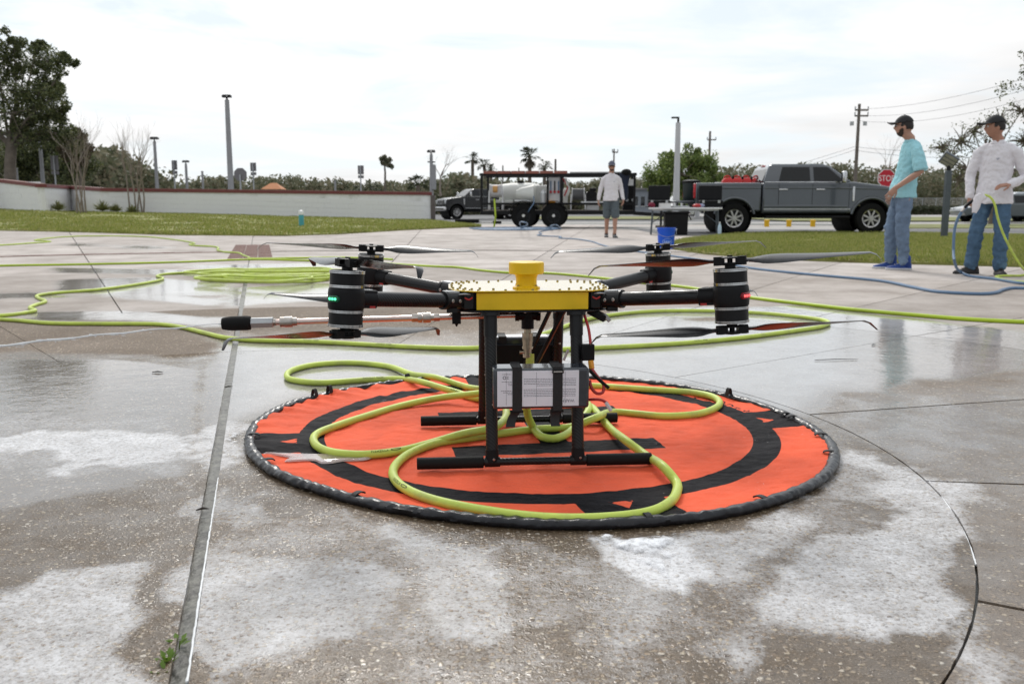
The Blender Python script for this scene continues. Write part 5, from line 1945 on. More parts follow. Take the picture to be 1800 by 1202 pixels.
wood([(-80, 262), (40, 252), (90, 262), (150, 268), (185, 264), (215, 262), (250, 288), (275, 304), (290, 318)], 78, 1.5, 8, 1)
wood([(285, 322), (330, 325), (380, 314), (410, 318), (460, 313), (500, 311), (530, 316), (560, 318), (610, 319), (640, 322), (700, 325), (745, 321), (770, 316)], 120, 1.5, 7, 2)
wood([(768, 318), (785, 311), (815, 309), (840, 315), (870, 322)], 85, 1.4, 6, 3)
wood([(870, 322), (960, 324), (1060, 318), (1120, 317), (1150, 320), (1165, 326)], 120, 1.5, 7, 4)
wood([(1235, 318), (1268, 297), (1290, 294), (1320, 300), (1350, 293), (1400, 297), (1440, 290), (1470, 291), (1510, 296), (1560, 300), (1600, 296), (1640, 303), (1700, 300), (1760, 306), (1900, 300)], 130, 2.2, 6, 5)
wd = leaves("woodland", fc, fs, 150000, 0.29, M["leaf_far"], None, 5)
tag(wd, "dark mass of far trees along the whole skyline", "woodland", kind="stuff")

# the bright round tree behind the white lamp post
bY = 62
bb_ = at(1200, 352, bY)
rb = lambda x, y, dY=0.0: tuple(at(x, y, bY + dY) - bb_)
oak(bb_, "bright green round-headed tree behind the white lamp post", [(rb(1200, 290), 1.1), (rb(1170, 302), 1.0), (rb(1232, 300, 1), 1.1), (rb(1155, 314), 0.7), (rb(1248, 314), 0.8), (rb(1205, 281), 0.7), (rb(1180, 325), 1.0), (rb(1225, 325), 1.0), (rb(1200, 308, -1), 1.1), (rb(1226, 285), 0.7), (rb(1178, 290), 0.7), (rb(1200, 330), 0.9)],
    tuple(at(1200, 325, bY) - bb_), 0.16, 21000, 0.11, 14, "leaf_bright", 10)


# palms
def palm(label, px_, crown_y, Y, size, seed, skirt=False, base_py=345, lean=0.0):
    rr = random.Random(seed)
    b_ = at(px_, base_py, Y)
    b_.z = 0
    c = at(px_, crown_y, Y) - b_
    t = thing("palm_tree", label, "tree", b_)
    pth = spline([(0, 0, -0.1), (lean * 0.3, 0, c.z * 0.5), (0, 0, c.z)], 0.5)
    MB().tube(pth, [0.2 - 0.05 * i / len(pth) for i in range(len(pth))], 8).build("trunk", M["bark"], t, 60)

    def frond(mb_, d, L_):
        d = d.normalized()
        side = d.cross(Vector((0, 0, 1)))
        side = side.normalized() if side.length > 1e-3 else Vector((1, 0, 0))
        st = Vector((0, 0, c.z))
        m_ = st + d * L_ * 0.55 + Vector((0, 0, 0.06 * L_))
        mb_.tube([st, m_], 0.022, 3, caps=False)
        for k in range(9):
            a = (k - 4) / 4 * 1.15
            dd = (d * math.cos(a) + side * math.sin(a)).normalized()
            e = m_ + dd * L_ * 0.55 - Vector((0, 0, L_ * rr.uniform(0.08, 0.3)))
            pw_ = dd.cross(Vector((0, 0, 1))).normalized() * 0.05 * L_
            md = m_.lerp(e, 0.5) + Vector((0, 0, 0.05))
            mb_.add([m_, md + pw_, e, md - pw_], [(0, 1, 2, 3)])
    mb_ = MB()
    for _ in range(26):
        a, el = rr.uniform(0, math.tau), rr.uniform(-0.5, 1.2)
        frond(mb_, Vector((math.cos(a) * math.cos(el), math.sin(a) * math.cos(el), math.sin(el))), size * rr.uniform(0.8, 1.1))
    mb_.build("crown", M["palm"], t, 0)
    if skirt:
        ms = MB()
        for _ in range(18):
            a = rr.uniform(0, math.tau)
            frond(ms, Vector((math.cos(a) * 0.5, math.sin(a) * 0.5, -rr.uniform(0.7, 1.4))), size * 0.95)
        ms.build("dead_fronds", M["dead_frond"], t, 0)
    return t


palm("tall thin fan palm left of the trailer roof", 831, 281, 95, 0.85, 21)
palm("fan palm with a leaning head just left of the trailer roof", 851, 292, 90, 0.85, 22, lean=0.8)
palm("short fan palm touching the trailer's red roof edge", 863, 299, 92, 0.7, 23)
palm("thick fan palm with a skirt of dead fronds above the trailer", 931, 275, 85, 1.05, 24, True)
palm("fan palm to the right of the thick palm above the trailer", 957, 293, 88, 0.85, 25)
palm("low palm above the wall near the lone pine", 653, 330, 75, 0.8, 26)
palm("low palm above the right end of the wall", 735, 326, 72, 0.95, 27)
palm("low palm above the wall left of the tallest sign", 628, 333, 78, 0.6, 28)

# a lone pine, bare trees
t = thing("pine_tree", "lone tall pine with a small round head above the wall", "tree", at(676, 340, 90))
mb = MB().tube([(0, 0, -1), (0.1, 0, 2.0), (0, 0, 3.6)], [0.12, 0.10, 0.05], 7)
pc_ = []
for dx, dy in ((-3, 2), (4, -3), (8, 5), (0, -8), (-6, -5), (9, -4), (3, 4), (12, 8)):
    e = at(676 + dx, 285 + dy, 90) - Vector(t.location)
    mb.tube([(0, 0, 2.9), tuple(e)], [0.04, 0.012], 4)
    pc_.append(e)
mb.build("trunk", M["bark"], t, 60)
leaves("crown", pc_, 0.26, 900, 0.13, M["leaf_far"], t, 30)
for lab, px_, py_, Y, h_, sd, r0, kw in (
        ("bare twiggy tree beside the pole at the wall's end", 775, 345, 70, 4.2, 31, 0.09, dict(lv=5, spread=0.55, bend=0.5)),
        ("bare crape myrtle with many stems before the first wall corner", 138, 372, 42.5, 4.6, 32, 0.045, dict(lv=4, spread=0.35, split=(2, 3))),
        ("bare crape myrtle with thin stems before the long wall", 240, 374, 43.5, 4.4, 33, 0.045, dict(lv=4, spread=0.35, split=(2, 3))),
        ("slim bare tree rising behind the stop sign", 1557, 350, 75, 6.5, 34, 0.08, dict(lv=5, spread=0.42, trunk=0.3)),
):
    b_ = at(px_, py_, Y)
    t = thing("bare_tree", lab, "tree", b_)
    if "crape" in lab:
        mb = MB()
        for k in range(5):
            m2, tips = grow(sd * 10 + k, h_ * random.uniform(0.75, 1.0), r0, origin=(random.uniform(-0.35, 0.35), random.uniform(-0.2, 0.2), -0.1), trunk=0.45, bend=0.25, ratio=0.62, **kw)
            mb.add(m2.v, m2.f)
        mb.build("stems", M["bark_pale"], t, 60)
    else:
        mb, tips = grow(sd, h_, r0, **kw)
        mb.build("trunk", M["bark_pale"], t, 60)
# the half-bare tree behind the man in white
b_ = at(1745, 352, 36)
b_.z = 0
rt = lambda x, y, dY=0.0: tuple(at(x, y, 36 + dY) - b_)
t = oak(b_, "half bare spreading tree behind the man in the white shirt", [(rt(1690, 250), 0.55), (rt(1672, 276, 1), 0.5), (rt(1712, 232), 0.5), (rt(1758, 212, 1), 0.5), (rt(1796, 196), 0.5), (rt(1800, 250), 0.6), (rt(1700, 298), 0.5), (rt(1655, 262), 0.4), (rt(1790, 300), 0.55), (rt(1735, 262), 0.6), (rt(1685, 318), 0.4), (rt(1830, 225), 0.6)],
        tuple(at(1748, 322, 36) - b_), 0.15, 3000, 0.045, 37, "leaf_oak", 26)
t.name = "bare_tree"
b_ = at(1885, 352, 30)
t = thing("bare_tree", "taller leafy branch tree at the right edge of the view", "tree", (b_.x, b_.y, 0))
mb, tips = grow(79, 7.6, 0.14, lv=6, spread=0.65, split=(2, 3), trunk=0.26, ratio=0.79, bend=0.6)
mb.build("trunk", M["bark"], t, 60)
leaves("crown", tips, 0.22, 7000, 0.055, M["leaf_oak"], t, 36)

# spiky clumps at the wall foot
M["spiky"] = leaf_mat("spiky_leaf", [(0.09, 0.11, 0.035), (0.16, 0.17, 0.06), (0.26, 0.25, 0.12)], 0.5, 0.25)
for lab, x, y, w_ in (("spiky grass clump by the first wall corner", 102, 368, 0.5), ("spiky grass clump left of the pair by the long wall", 180, 369, 0.55), ("spiky grass clump right of the pair by the long wall", 203, 370, 0.42), ("spiky grass clump under the second crape myrtle", 233, 372, 0.42)):
    b_ = at(x, y + 2, wall_Y(x) - 1.2)
    t = thing("spiky_plant", lab, "plant", b_, 0, "spiky clumps along the wall")
    mb = MB()
    rr = random.Random(x)
    for _ in range(110):
        a, el = rr.uniform(0, math.tau), rr.uniform(0.25, 1.5)
        d = Vector((math.cos(a) * math.cos(el), math.sin(a) * math.cos(el), math.sin(el)))
        sd = Vector((-math.sin(a), math.cos(a), 0)) * 0.018
        e = d * w_ * rr.uniform(0.7, 1.1)
        e.z -= 0.1 * w_ * (1 - el / 1.5)
        mb.add([-sd, sd, e * 0.6 + sd + Vector((0, 0, 0.03)), e, e * 0.6 - sd + Vector((0, 0, 0.03))], [(0, 1, 2, 3, 4)])
    mb.build("leaves", M["spiky"], t, 0)

# ================================================================== poles, signs, wires
M["pole_grey"] = mat("pole_concrete", (0.30, 0.30, 0.31), 0.7, var=0.12, scale=2)
M["pole_white"] = mat("pole_white", (0.55, 0.55, 0.57), 0.55, var=0.06, scale=2)
M["pole_wood"] = mat("pole_wood", (0.14, 0.12, 0.105), 0.85, var=0.25, scale=3)
M["sign_back"] = mat("sign_back", (0.20, 0.19, 0.195), 0.5, 0.4, var=0.12)


def lamp_pole(label, px_, top, Y, w_, head, m="pole_grey", base=352, group=None):
    b_, tpz = at(px_, base, Y), at(px_, top, Y)
    t = thing("lamp_post", label, "lamp post", (b_.x, Y, 0), 0, group)
    H_ = tpz.z
    MB().tube([(0, 0, -0.3), (0, 0, H_ - 0.25)], [w_ * 0.62, w_ * 0.42], 8).build("pole", M[m], t, 25)
    hd = MB()
    hd.cyl((0, 0, H_ - 0.25), (0, 0, H_ - 0.05), w_ * 0.2, n=8)
    if head == "flood":
        for s_ in (-1, 1):
            hd.box((s_ * 0.16, 0, H_ - 0.06), (0.2, 0.3, 0.13))
        hd.box((0, 0, H_ + 0.02), (0.45, 0.1, 0.05))
    elif head == "arm":
        hd.box((-0.14, 0, H_ - 0.03), (0.34, 0.2, 0.07))
    hd.build("lamp_head", M["black_metal"], t, 25, 0.01)
    return t


lamp_pole("tallest grey lamp post behind the wall with twin heads", 407, 168, 54, 0.32, "flood")
lamp_pole("thin grey lamp post between the myrtle and the tallest post", 277.5, 242, 62, 0.24, "flood")
lamp_pole("pale lamp post under the tall oak's crown", 78, 242, 60, 0.26, "arm")
lamp_pole("short grey lamp post right of the first sign back", 330, 283, 75, 0.24, "flood")
lamp_pole("white tapered lamp post behind the folding table", 1188.5, 206, 42, 0.27, "arm", "pole_white")
lamp_pole("second white lamp post right of the tapered one", 1226, 264, 66, 0.30, "arm", "pole_white")
mp_ = lamp_pole("grey pole with a box at the wall's right end", 759, 265, 60, 0.24, "flood")
MB().box((0.16, -0.12, 2.6), (0.3, 0.2, 1.6)).build("equipment_box", M["pole_grey"], mp_, 0, 0.02)
MB().box((0, 0, at(759, 285, 60).z), (0.5, 0.08, 0.08)).build("cross_bracket", M["black_metal"], mp_, 0)
for lab, px_, top, Y, wv, hv in (("sign back under the oak's crown", 100, 274, 58, 0.5, 0.9), ("sign back left of the tallest lamp post", 309, 282, 60, 0.42, 0.62), ("sign back right of the tallest lamp post", 447, 286, 62, 0.42, 0.58), ("sign back near the lone pine", 635, 291, 62, 0.42, 0.6)):
    b_, tz = at(px_, 352, Y), at(px_, top, Y).z
    t = thing("traffic_sign", lab, "sign", (b_.x, Y, 0), random.uniform(-0.3, 0.3), "signs seen from behind over the wall")
    MB().box((0, 0, tz / 2), (0.07, 0.07, tz)).build("post", M["galv"], t, 0)
    MB().box((0, 0.06, tz - hv / 2), (wv, 0.02, hv)).build("panel", M["sign_back"], t, 0, 0.008)
    MB().box((0, 0.06, tz - hv - 0.16), (wv * 0.95, 0.02, 0.2)).build("small_panel", M["sign_back"], t, 0, 0.005)
b_ = at(424, 352, 58)
t = thing("traffic_sign", "eight-sided sign back beside the tallest lamp post", "sign", (b_.x, 58, 0))
tz = at(424, 307, 58).z
MB().box((0, 0, tz / 2), (0.09, 0.07, tz)).build("post", M["galv"], t, 0)
oc = [(0.44 * math.cos(R(22.5 + 45 * k)), 0.44 * math.sin(R(22.5 + 45 * k))) for k in range(8)]
RX = Matrix.Rotation(math.pi / 2, 4, "X")
MB().prism(oc, -0.01, 0.01, Matrix.Translation((0, 0.06, tz)) @ RX).build("panel", M["sign_back"], t, 0)
for lab, px_, top, Y in (("small white marker post left of the oak sign", 33, 297, 57), ("thin post over the wall right of the tallest lamp", 590, 318, 70), ("thin post over the wall before the wood", 358, 302, 72)):
    b_ = at(px_, 352, Y)
    t = thing("marker_post", lab, "post", (b_.x, Y, 0))
    zt_ = at(px_, top, Y).z
    MB().box((0, 0, zt_ / 2), (0.13, 0.13, zt_)).build("post", M["pole_grey"], t, 0, 0.01)
    MB().box((0, 0, zt_ + 0.02), (0.17, 0.17, 0.05)).build("cap", M["pole_grey"], t, 0, 0.01)

# stop sign facing the camera
sY = 33.0
sp = at(1556, 352, sY)
t = thing("stop_sign", "red stop sign on a post beside the pickup's bonnet", "sign", (sp.x, sY, 0))
sz = at(1556, 313.5, sY).z
MB().box((0, 0.03, sz / 2 + 0.1), (0.06, 0.04, sz + 0.2)).build("post", M["galv"], t, 0)
M["sign_white"] = mat("sign_white", (0.75, 0.75, 0.76), 0.4, var=0.04)
M["sign_red"] = mat("sign_red", (0.48, 0.012, 0.03), 0.4, var=0.06)
oc = lambda r_: [(r_ * math.cos(R(22.5 + 45 * k)), r_ * math.sin(R(22.5 + 45 * k))) for k in range(8)]
MB().prism(oc(0.345), -0.005, 0.005, Matrix.Translation((0, 0.0, sz)) @ RX).build("panel", M["sign_white"], t, 0)
MB().prism(oc(0.318), -0.002, 0.002, Matrix.Translation((0, -0.009, sz)) @ RX).build("red_face", M["sign_red"], t, 0)
V_, F_ = text_mesh("STOP", 0.30, "CENTER")
xm = max(v[0] for v in V_)
MB().add([(x * 0.80, -0.0125, sz - 0.105 + y) for x, y, _ in V_], F_).build("lettering", M["sign_white"], t, 0)

# floodlight on its post on the right lawn
fY = 20.6
fp = at(1659, 420, fY)
t = thing("flood_light", "grey floodlight tilted up on a post on the right lawn", "floodlight", (fp.x, fY, 0))
fz = at(1659, 300, fY).z
M["flood_grey"] = mat("flood_grey", (0.085, 0.10, 0.115), 0.5, 0.3, var=0.12)
MB().box((0, 0, fz / 2), (0.12, 0.12, fz)).build("post", M["flood_grey"], t, 0, 0.01)
MB().cyl((0, 0, fz - 0.05), (0, 0, fz + 0.12), 0.05, n=10).build("knuckle", M["black_metal"], t)
Mf = Matrix.Translation((-0.02, -0.02, fz + 0.23)) @ Matrix.Rotation(R(24), 4, "Y") @ Matrix.Rotation(R(32), 4, "X") @ Matrix.Rotation(R(-14), 4, "Z")
MB(Mf).box((0, 0, 0), (0.34, 0.10, 0.28)).build("lamp_housing", M["flood_grey"], t, 0, 0.01)
M["lens_grey"] = mat("lens_grey", (0.26, 0.25, 0.22), 0.25, var=0.2, scale=10)
for k in (-1, 0, 1):
    MB(Mf).box((0, -0.055, k * 0.085), (0.29, 0.014, 0.068)).build("lens", M["lens_grey"], t, 0, 0.004)


def utility_pole(label, px_, top, Y, r_, arms, base=350):
    b_ = at(px_, base, Y)
    t = thing("utility_pole", label, "utility pole", (b_.x, Y, 0))
    H_ = at(px_, top, Y).z
    MB().tube([(0, 0, -0.3), (0, 0, H_)], [r_, r_ * 0.65], 8).build("pole", M["pole_wood"], t, 40)
    for z, w_ in arms:
        zz3 = at(px_, z, Y).z
        MB().box((w_ * 0.2, 0, zz3), (w_, 0.12, 0.12)).build("crossarm", M["pole_wood"], t, 0)
        for s_ in (-0.3, 0.68):
            MB().cyl((w_ * s_, 0, zz3), (w_ * s_, 0, zz3 + 0.28), 0.05, n=6).build("insulator", M["galv"], t)
    return t


up_ = utility_pole("tall wooden utility pole with transformers behind the pickup", 1501.5, 183, 70, 0.17, ((194, 1.0), (204, 1.0)))
for s_ in (-1, 1):
    MB().cyl((s_ * 0.5, 0, at(1502, 221, 70).z), (s_ * 0.5, 0, at(1502, 214, 70).z), 0.15, n=10).build("transformer", M["galv"], up_)
utility_pole("dark utility pole rising behind the bright green tree", 1244.5, 231, 95, 0.17, ((246, 0.9),))
utility_pole("thin utility pole behind the walking man's head", 1078, 262, 85, 0.10, ((268, 0.5),))
utility_pole("dark pole above the trailer between the palms and the man", 976, 280, 85, 0.14, ())
utility_pole("thin pole above the trailer's left half", 884, 291, 90, 0.10, ())
utility_pole("thinnest pole above the trailer's middle", 912, 295, 95, 0.07, ())
M["wire"] = mat("wire", (0.05, 0.05, 0.055), 0.6)
for i, (lab, a, b, sag) in enumerate((("top wire from the utility pole out to the right", (1503, 192, 70), (1900, 108, 40), 0.5), ("second wire from the utility pole out to the right", (1503, 203, 70), (1900, 128, 40), 0.6), ("third wire from the utility pole out to the right", (1503, 212, 70), (1900, 145, 40), 0.7),
                                      ("upper low wire crossing behind the two standing men", (1200, 322, 140), (1502, 258, 70), 0.8), ("lower low wire crossing behind the two standing men", (1200, 330, 140), (1502, 264, 70), 0.8),
                                      ("upper low wire from the utility pole to the right edge", (1502, 258, 70), (1900, 238, 55), 0.6), ("lower low wire from the utility pole to the right edge", (1502, 264, 70), (1900, 258, 55), 0.6))):
    p, q = at(*a), at(*b)
    pts = [p.lerp(q, k / 24) - Vector((0, 0, sag * 4 * (k / 24) * (1 - k / 24))) for k in range(25)]
    tag(MB().tube(pts, 0.009 if i < 3 else 0.012, 5).build("power_line", M["wire"], None), lab, "wire", "power lines")

# ================================================================== lawn furniture
bp_ = gp(530, 399, 0.05)
lp_ = lawn_pt(530, 0.3)
t = thing("bollard", "teal bollard with a white cap on the left lawn", "bollard", lp_)
M["teal_paint"] = mat("teal_paint", (0.06, 0.32, 0.36), 0.5, var=0.12)
MB().lathe([(0.085, -0.05), (0.085, 0.36), (0.08, 0.37)], 18).build("shaft", M["teal_paint"], t)
MB().lathe([(0.088, 0.37), (0.09, 0.39), (0.088, 0.46), (0.06, 0.51), (0.001, 0.53)], 18).build("cap", M["white_paint"], t)

# low house roof over the wall, buildings at the right
M["roof_orange"] = mat("roof_orange", (0.50, 0.20, 0.08), 0.7, var=0.1)
hb_ = at(482, 352, 110)
t = thing("small_house", "orange hipped house roof showing over the wall", "house", (hb_.x, 110, 0))
MB().box((0, 0, 0.9), (2.0, 2.0, 1.9)).build("wall", mat("house_wall", (0.5, 0.42, 0.34), 0.8), t, 0)
zr = at(482, 333, 110).z
MB().loft([[(-1.25, -1.25, zr), (1.25, -1.25, zr), (1.25, 1.25, zr), (-1.25, 1.25, zr)], [(-0.35, -0.1, zr + 0.75), (0.35, -0.1, zr + 0.75), (0.35, 0.1, zr + 0.75), (-0.35, 0.1, zr + 0.75)]]).build("roof", M["roof_orange"], t, 0)
M["far_wall"] = mat("far_wall", (0.26, 0.28, 0.31), 0.8, var=0.1)


def block_house(label, x0, x1, ytop, Y, wins, m="far_wall"):
    a, b = at(x0, 352, Y), at(x1, 352, Y)
    zt_ = at(x0, ytop, Y).z
    t = thing("low_building", label, "building", ((a.x + b.x) / 2, Y, 0))
    w_ = b.x - a.x
    MB().box((0, 3, zt_ / 2), (w_, 6, zt_)).build("wall", M[m], t, 0)
    MB().box((0, 2.9, zt_ + 0.1), (w_ + 0.4, 6.5, 0.2)).build("roof", M["sign_back"], t, 0)
    for k in range(wins):
        cx = -w_ / 2 + w_ * (k + 0.5) / wins
        wo = MB().box((cx, -0.02, zt_ * 0.5), (w_ / wins * 0.55, 0.06, zt_ * 0.42)).build("window", M["glass_dark"], t, 0)
        MB().box((cx, -0.06, zt_ * 0.5 - zt_ * 0.22), (w_ / wins * 0.62, 0.08, 0.06)).build("sill", M["white_paint"], wo, 0)
    return t


block_house("long blue-grey building beyond the trailer's tongue", 1112, 1172, 334, 100, 5)
block_house("grey building behind the parked cars at the right edge", 1778, 1860, 343, 78, 4)

# chain fence and clipped hedge at the right
hY = 78
M["hedge"] = leaf_mat("hedge_leaf", [(0.018, 0.028, 0.012), (0.04, 0.052, 0.018), (0.07, 0.075, 0.03)], 0.6, 0.15)
hc = []
xa, xb = at(1585, 360, hY).x, at(1775, 360, hY).x
for k in range(60):
    x = xa + (xb - xa) * k / 59
    hc += [(0 + x, hY, 0.2), (x, hY, 0.5)]
hd = thing("hedge", "dark clipped hedge along the fence behind the two men", "hedge", ((xa + xb) / 2, hY, 0))
leaves("foliage", [(c[0] - hd.location.x, 0, c[2]) for c in hc], 0.36, 7000, 0.10, M["hedge"], hd, 50, 0.8)
MB().box((0, 0, 0.2), (xb - xa, 0.2, 0.35)).build("stems", M["bark"], hd, 0)
fn = thing("wire_fence", "tall wire fence with thin posts behind the hedge", "fence", ((xa + xb) / 2, hY + 1.2, 0))
hw = (xb - xa) / 2
for k in range(9):
    MB().cyl((-hw + 2 * hw * k / 8, 0, 0), (-hw + 2 * hw * k / 8, 0, 1.42), 0.03, n=6).build("fence_post", M["galv"], fn)
for z in (1.4, 0.15):
    MB().cyl((-hw, 0, z), (hw, 0, z), 0.022, n=6).build("rail", M["galv"], fn)
mw = MB()
for k in range(120):
    x = -hw + 2 * hw * k / 119
    for s_ in (-1, 1):
        x2 = max(-hw, min(hw, x + s_ * 1.25))
        mw.bar((x, 0, 0.15), (x2, 0, 0.15 + abs(x2 - x)), 0.004, 0.004)
o = mw.build("wire_mesh", M["galv"], fn, 0)
o["kind"] = "stuff"

# the low yellow posts beyond the pickup
M["yellow_post"] = mat("yellow_post", (0.72, 0.42, 0.01), 0.5, var=0.08)
for lab, x in (("yellow low post seen under the pickup, leftmost of three", 1347.5), ("yellow low post seen under the pickup, middle of three", 1386.5), ("yellow low post seen under the pickup, rightmost of three", 1428.5)):
    p = gp(x, 399, 0)
    t = thing("low_post", lab, "post", (p.x, p.y, 0), 0, "yellow posts beyond the pickup")
    MB().lathe([(0.085, -0.05), (0.09, 0.2), (0.1, 0.22), (0.1, 0.25), (0.001, 0.265)], 14).build("post", M["yellow_post"], t)
# ================================================================== vehicles
XZ = Matrix.Rotation(math.pi / 2, 4, "X")          # profile (x, z) extruded along y


def side_prism(mb, poly, y0, y1):
    return mb.prism(poly, -y1, -y0, XZ)


def arc(cx, cz, r, a0, a1, n=12):
    return [(cx + r * math.cos(R(a0 + (a1 - a0) * k / n)), cz + r * math.sin(R(a0 + (a1 - a0) * k / n))) for k in range(n + 1)]


def car_paint(name, col, rough=0.3):
    return mat(name, col, rough, 0.35, var=0.05, scale=3, coat=1.0, dirt=((0.25, 0.22, 0.19), 0.68, 0.95, 2.0))


def wheel(parent, x, y, r, w, side, spokes=8):
    """tyre with its rim as a child; side: -1 or 1, where the outside faces"""
    My = Matrix.Translation((x, y, r)) @ Matrix.Rotation(math.pi / 2, 4, "X")
    ty = MB(My).lathe([(r * 0.60, -w / 2), (r * 0.80, -w * 0.52), (r * 0.93, -w * 0.5), (r, -w * 0.36), (r, w * 0.36), (r * 0.93, w * 0.5), (r * 0.80, w * 0.52), (r * 0.60, w / 2), (r * 0.58, 0)], 32, cap=False).build("wheel", M["tyre"], parent)
    rm_ = MB(My)
    o_ = -side * w * 0.42
    rm_.lathe([(r * 0.62, o_ + side * 0.02), (r * 0.62, o_ - side * 0.02), (r * 0.52, o_), (r * 0.50, o_ + side * 0.06)], 28, cap=False)
    rm_.lathe([(0.001, o_ - side * 0.03), (r * 0.14, o_ - side * 0.03), (r * 0.17, o_ + side * 0.01), (r * 0.17, o_ + side * 0.05)], 20, cap=False)
    for k in range(spokes):
        a = math.tau * (k + 0.5) / spokes
        p0, p1 = Vector((r * 0.14 * math.cos(a), r * 0.14 * math.sin(a), o_)), Vector((r * 0.55 * math.cos(a), r * 0.55 * math.sin(a), o_))
        rm_.bar(p0, p1, r * 0.105, 0.03)
    rm_.build("rim", M["alloy"], ty, 30)
    dk_ = MB(My).lathe([(r * 0.6, o_ + side * 0.05), (0.001, o_ + side * 0.05)], 24, cap=False)
    dk_.build("brake_shadow_plate", M["black_metal"], ty, 0)
    return ty


M["alloy"] = mat("alloy", (0.46, 0.45, 0.45), 0.3, 0.9, var=0.12)
M["glass_car"] = mat("car_glass", (0.010, 0.012, 0.014), 0.03, var=0.1, spec=0.4)
M["tail_red"] = mat("tail_red", (0.5, 0.012, 0.02), 0.2, coat=0.8)
M["lens_clear"] = mat("lens_clear", (0.55, 0.57, 0.58), 0.12, 0.2, coat=0.8)


def pickup(label, loc, rz, paint, open_gate, scale=1.0, chrome=True):
    t = thing("pickup_truck", label, "pickup truck", loc, rz)
    t.scale = (scale,) * 3
    HWd = 0.97
    cab = MB()
    poly = [(-1.12, 0.55), (1.26, 0.55)] + arc(1.87, 0.42, 0.54, 166, 14) + [(2.50, 0.50), (2.60, 0.62), (2.63, 1.0), (2.60, 1.16), (2.50, 1.235), (2.2, 1.30), (1.36, 1.405), (1.26, 1.40), (-1.12, 1.39)]
    side_prism(cab, poly, -HWd, HWd)
    cab.build("cab_body", paint, t, 30, 0.075, 4)
    for s in (-1, 1):
        bs = MB()
        pb = [(-1.15, 0.60)] + arc(-1.87, 0.42, 0.54, 20, 160) + [(-2.55, 0.60), (-2.93, 0.64), (-2.96, 1.0), (-2.95, 1.38), (-1.15, 1.385)]
        side_prism(bs, pb, min(s * HWd, s * (HWd - 0.13)), max(s * HWd, s * (HWd - 0.13)))
        bs.build("bed_side", paint, t, 30, 0.045, 3)
        for xa_, xb_ in ((-2.9, -1.17), (-1.08, 2.45)):          # creases along the flank
            for zc_, rz_ in ((1.235, 0.028), (0.735, 0.05)):
                if zc_ < 1 and xa_ < -2: continue
                xe_ = xb_ if zc_ > 1 else 1.22
                MB().tube([(xa_, s * (HWd - 0.012), zc_), ((xa_ + xe_) / 2, s * (HWd - 0.004), zc_ + 0.006), (xe_, s * (HWd - 0.012), zc_ - (0.03 if zc_ > 1 and xe_ > 2 else 0))], [(rz_, 0.016)] * 3, 8, True, False, Vector((0, 0, 1))).build("body_crease", paint, t, 60)
        MB().bar((-1.06, s * 0.948, 1.40), (1.16, s * 0.948, 1.40), 0.02, 0.022).build("window_trim", M["chrome"], t, 30)
        for cx in (1.87, -1.87):        # arch lips
            ar = arc(cx, 0.42, 0.55, 168, 12, 18)
            MB().tube([(x, s * (HWd + 0.002), z) for x, z in ar], [(0.035, 0.03)] * len(ar), 6).build("arch_flare", paint, t, 60)
        MB().box((0.1, s * 1.0, 0.45), (2.3, 0.2, 0.07)).build("running_board", M["black_plastic"], t, 30, 0.02)
        MB().box((0.1, s * (HWd + 0.006), 0.665), (2.36, 0.02, 0.035)).build("side_trim", M["galv"], t, 30, 0.006)
        hw = 0.17
        yy = lambda tt: s * (0.935 - 0.17 * tt + 0.007)
        zz5 = lambda tt: 1.392 + 0.433 * tt
        rear = [(-0.68, 0.06), (0.18, 0.06), (0.18, 0.965), (-0.56, 0.965)]
        frnt = [(0.28, 0.07), (0.62, -0.02), (1.12, 0.02), (0.70, 0.93), (0.64, 0.965), (0.28, 0.965)]
        quart = [(-0.98, 0.10), (-0.74, 0.10), (-0.62, 0.9), (-0.86, 0.9)]
        for nm, pl in (("window", rear), ("window", frnt)):
            MB().loft([[(x, yy(v) - s * 0.02, zz5(v)) for x, v in pl], [(x, yy(v), zz5(v)) for x, v in pl]]).build(nm, M["glass_car"], t, 0)
        for x in (-0.56, 0.45):
            MB().box((x, s * (HWd + 0.018), 1.20), (0.24, 0.03, 0.035)).build("door_handle", M["chrome"], t, 30, 0.01)
        for x in (-0.68, 0.24, 1.24):    # shut lines
            MB().box((x, s * (HWd + 0.0005), 0.98), (0.012, 0.004, 0.76)).build("door_gap", M["black_rubber"], t, 0)
        mo = MB().bar((1.02, s * 0.98, 1.44), (1.0, s * 1.18, 1.47), 0.05, 0.05).build("mirror", M["black_plastic"], t, 30)
        MB().box((1.0, s * 1.2, 1.53), (0.12, 0.18, 0.32)).build("mirror_head", M["chrome"] if chrome else M["black_plastic"], mo, 30, 0.04)
        MB().box((-2.965, s * 0.885, 1.16), (0.06, 0.15, 0.40)).build("tail_light", M["tail_red"], t, 30, 0.02)
        MB().box((2.585, s * 0.80, 1.03), (0.10, 0.30, 0.22)).build("head_light", M["lens_clear"], t, 30, 0.03)
        for cx in (1.87, -1.87):
            wheel(t, cx, s * 0.84, 0.415, 0.28, s)
        ve = MB().box((1.36, s * (HWd + 0.004), 1.08), (0.06, 0.02, 0.4)).build("fender_vent", M["chrome"], t, 30, 0.01)
    # roof and pillars
    gh = MB()
    rg_ = lambda x0, x1, y, z: [(x0, -y, z), (x1, -y, z), (x1, y, z), (x0, y, z)]
    gh.loft([rg_(-1.10, 1.32, 0.935, 1.392), rg_(-0.94, 0.76, 0.765, 1.825), rg_(-0.82, 0.60, 0.68, 1.895)])
    gh.build("cab_roof", paint, t, 30, 0.03, 3)
    lf = lambda v, e: (1.32 - 0.56 * v + e, 1.392 + 0.433 * v)
    x0, z0 = lf(0.08, 0.012)
    x1, z1 = lf(0.95, 0.012)
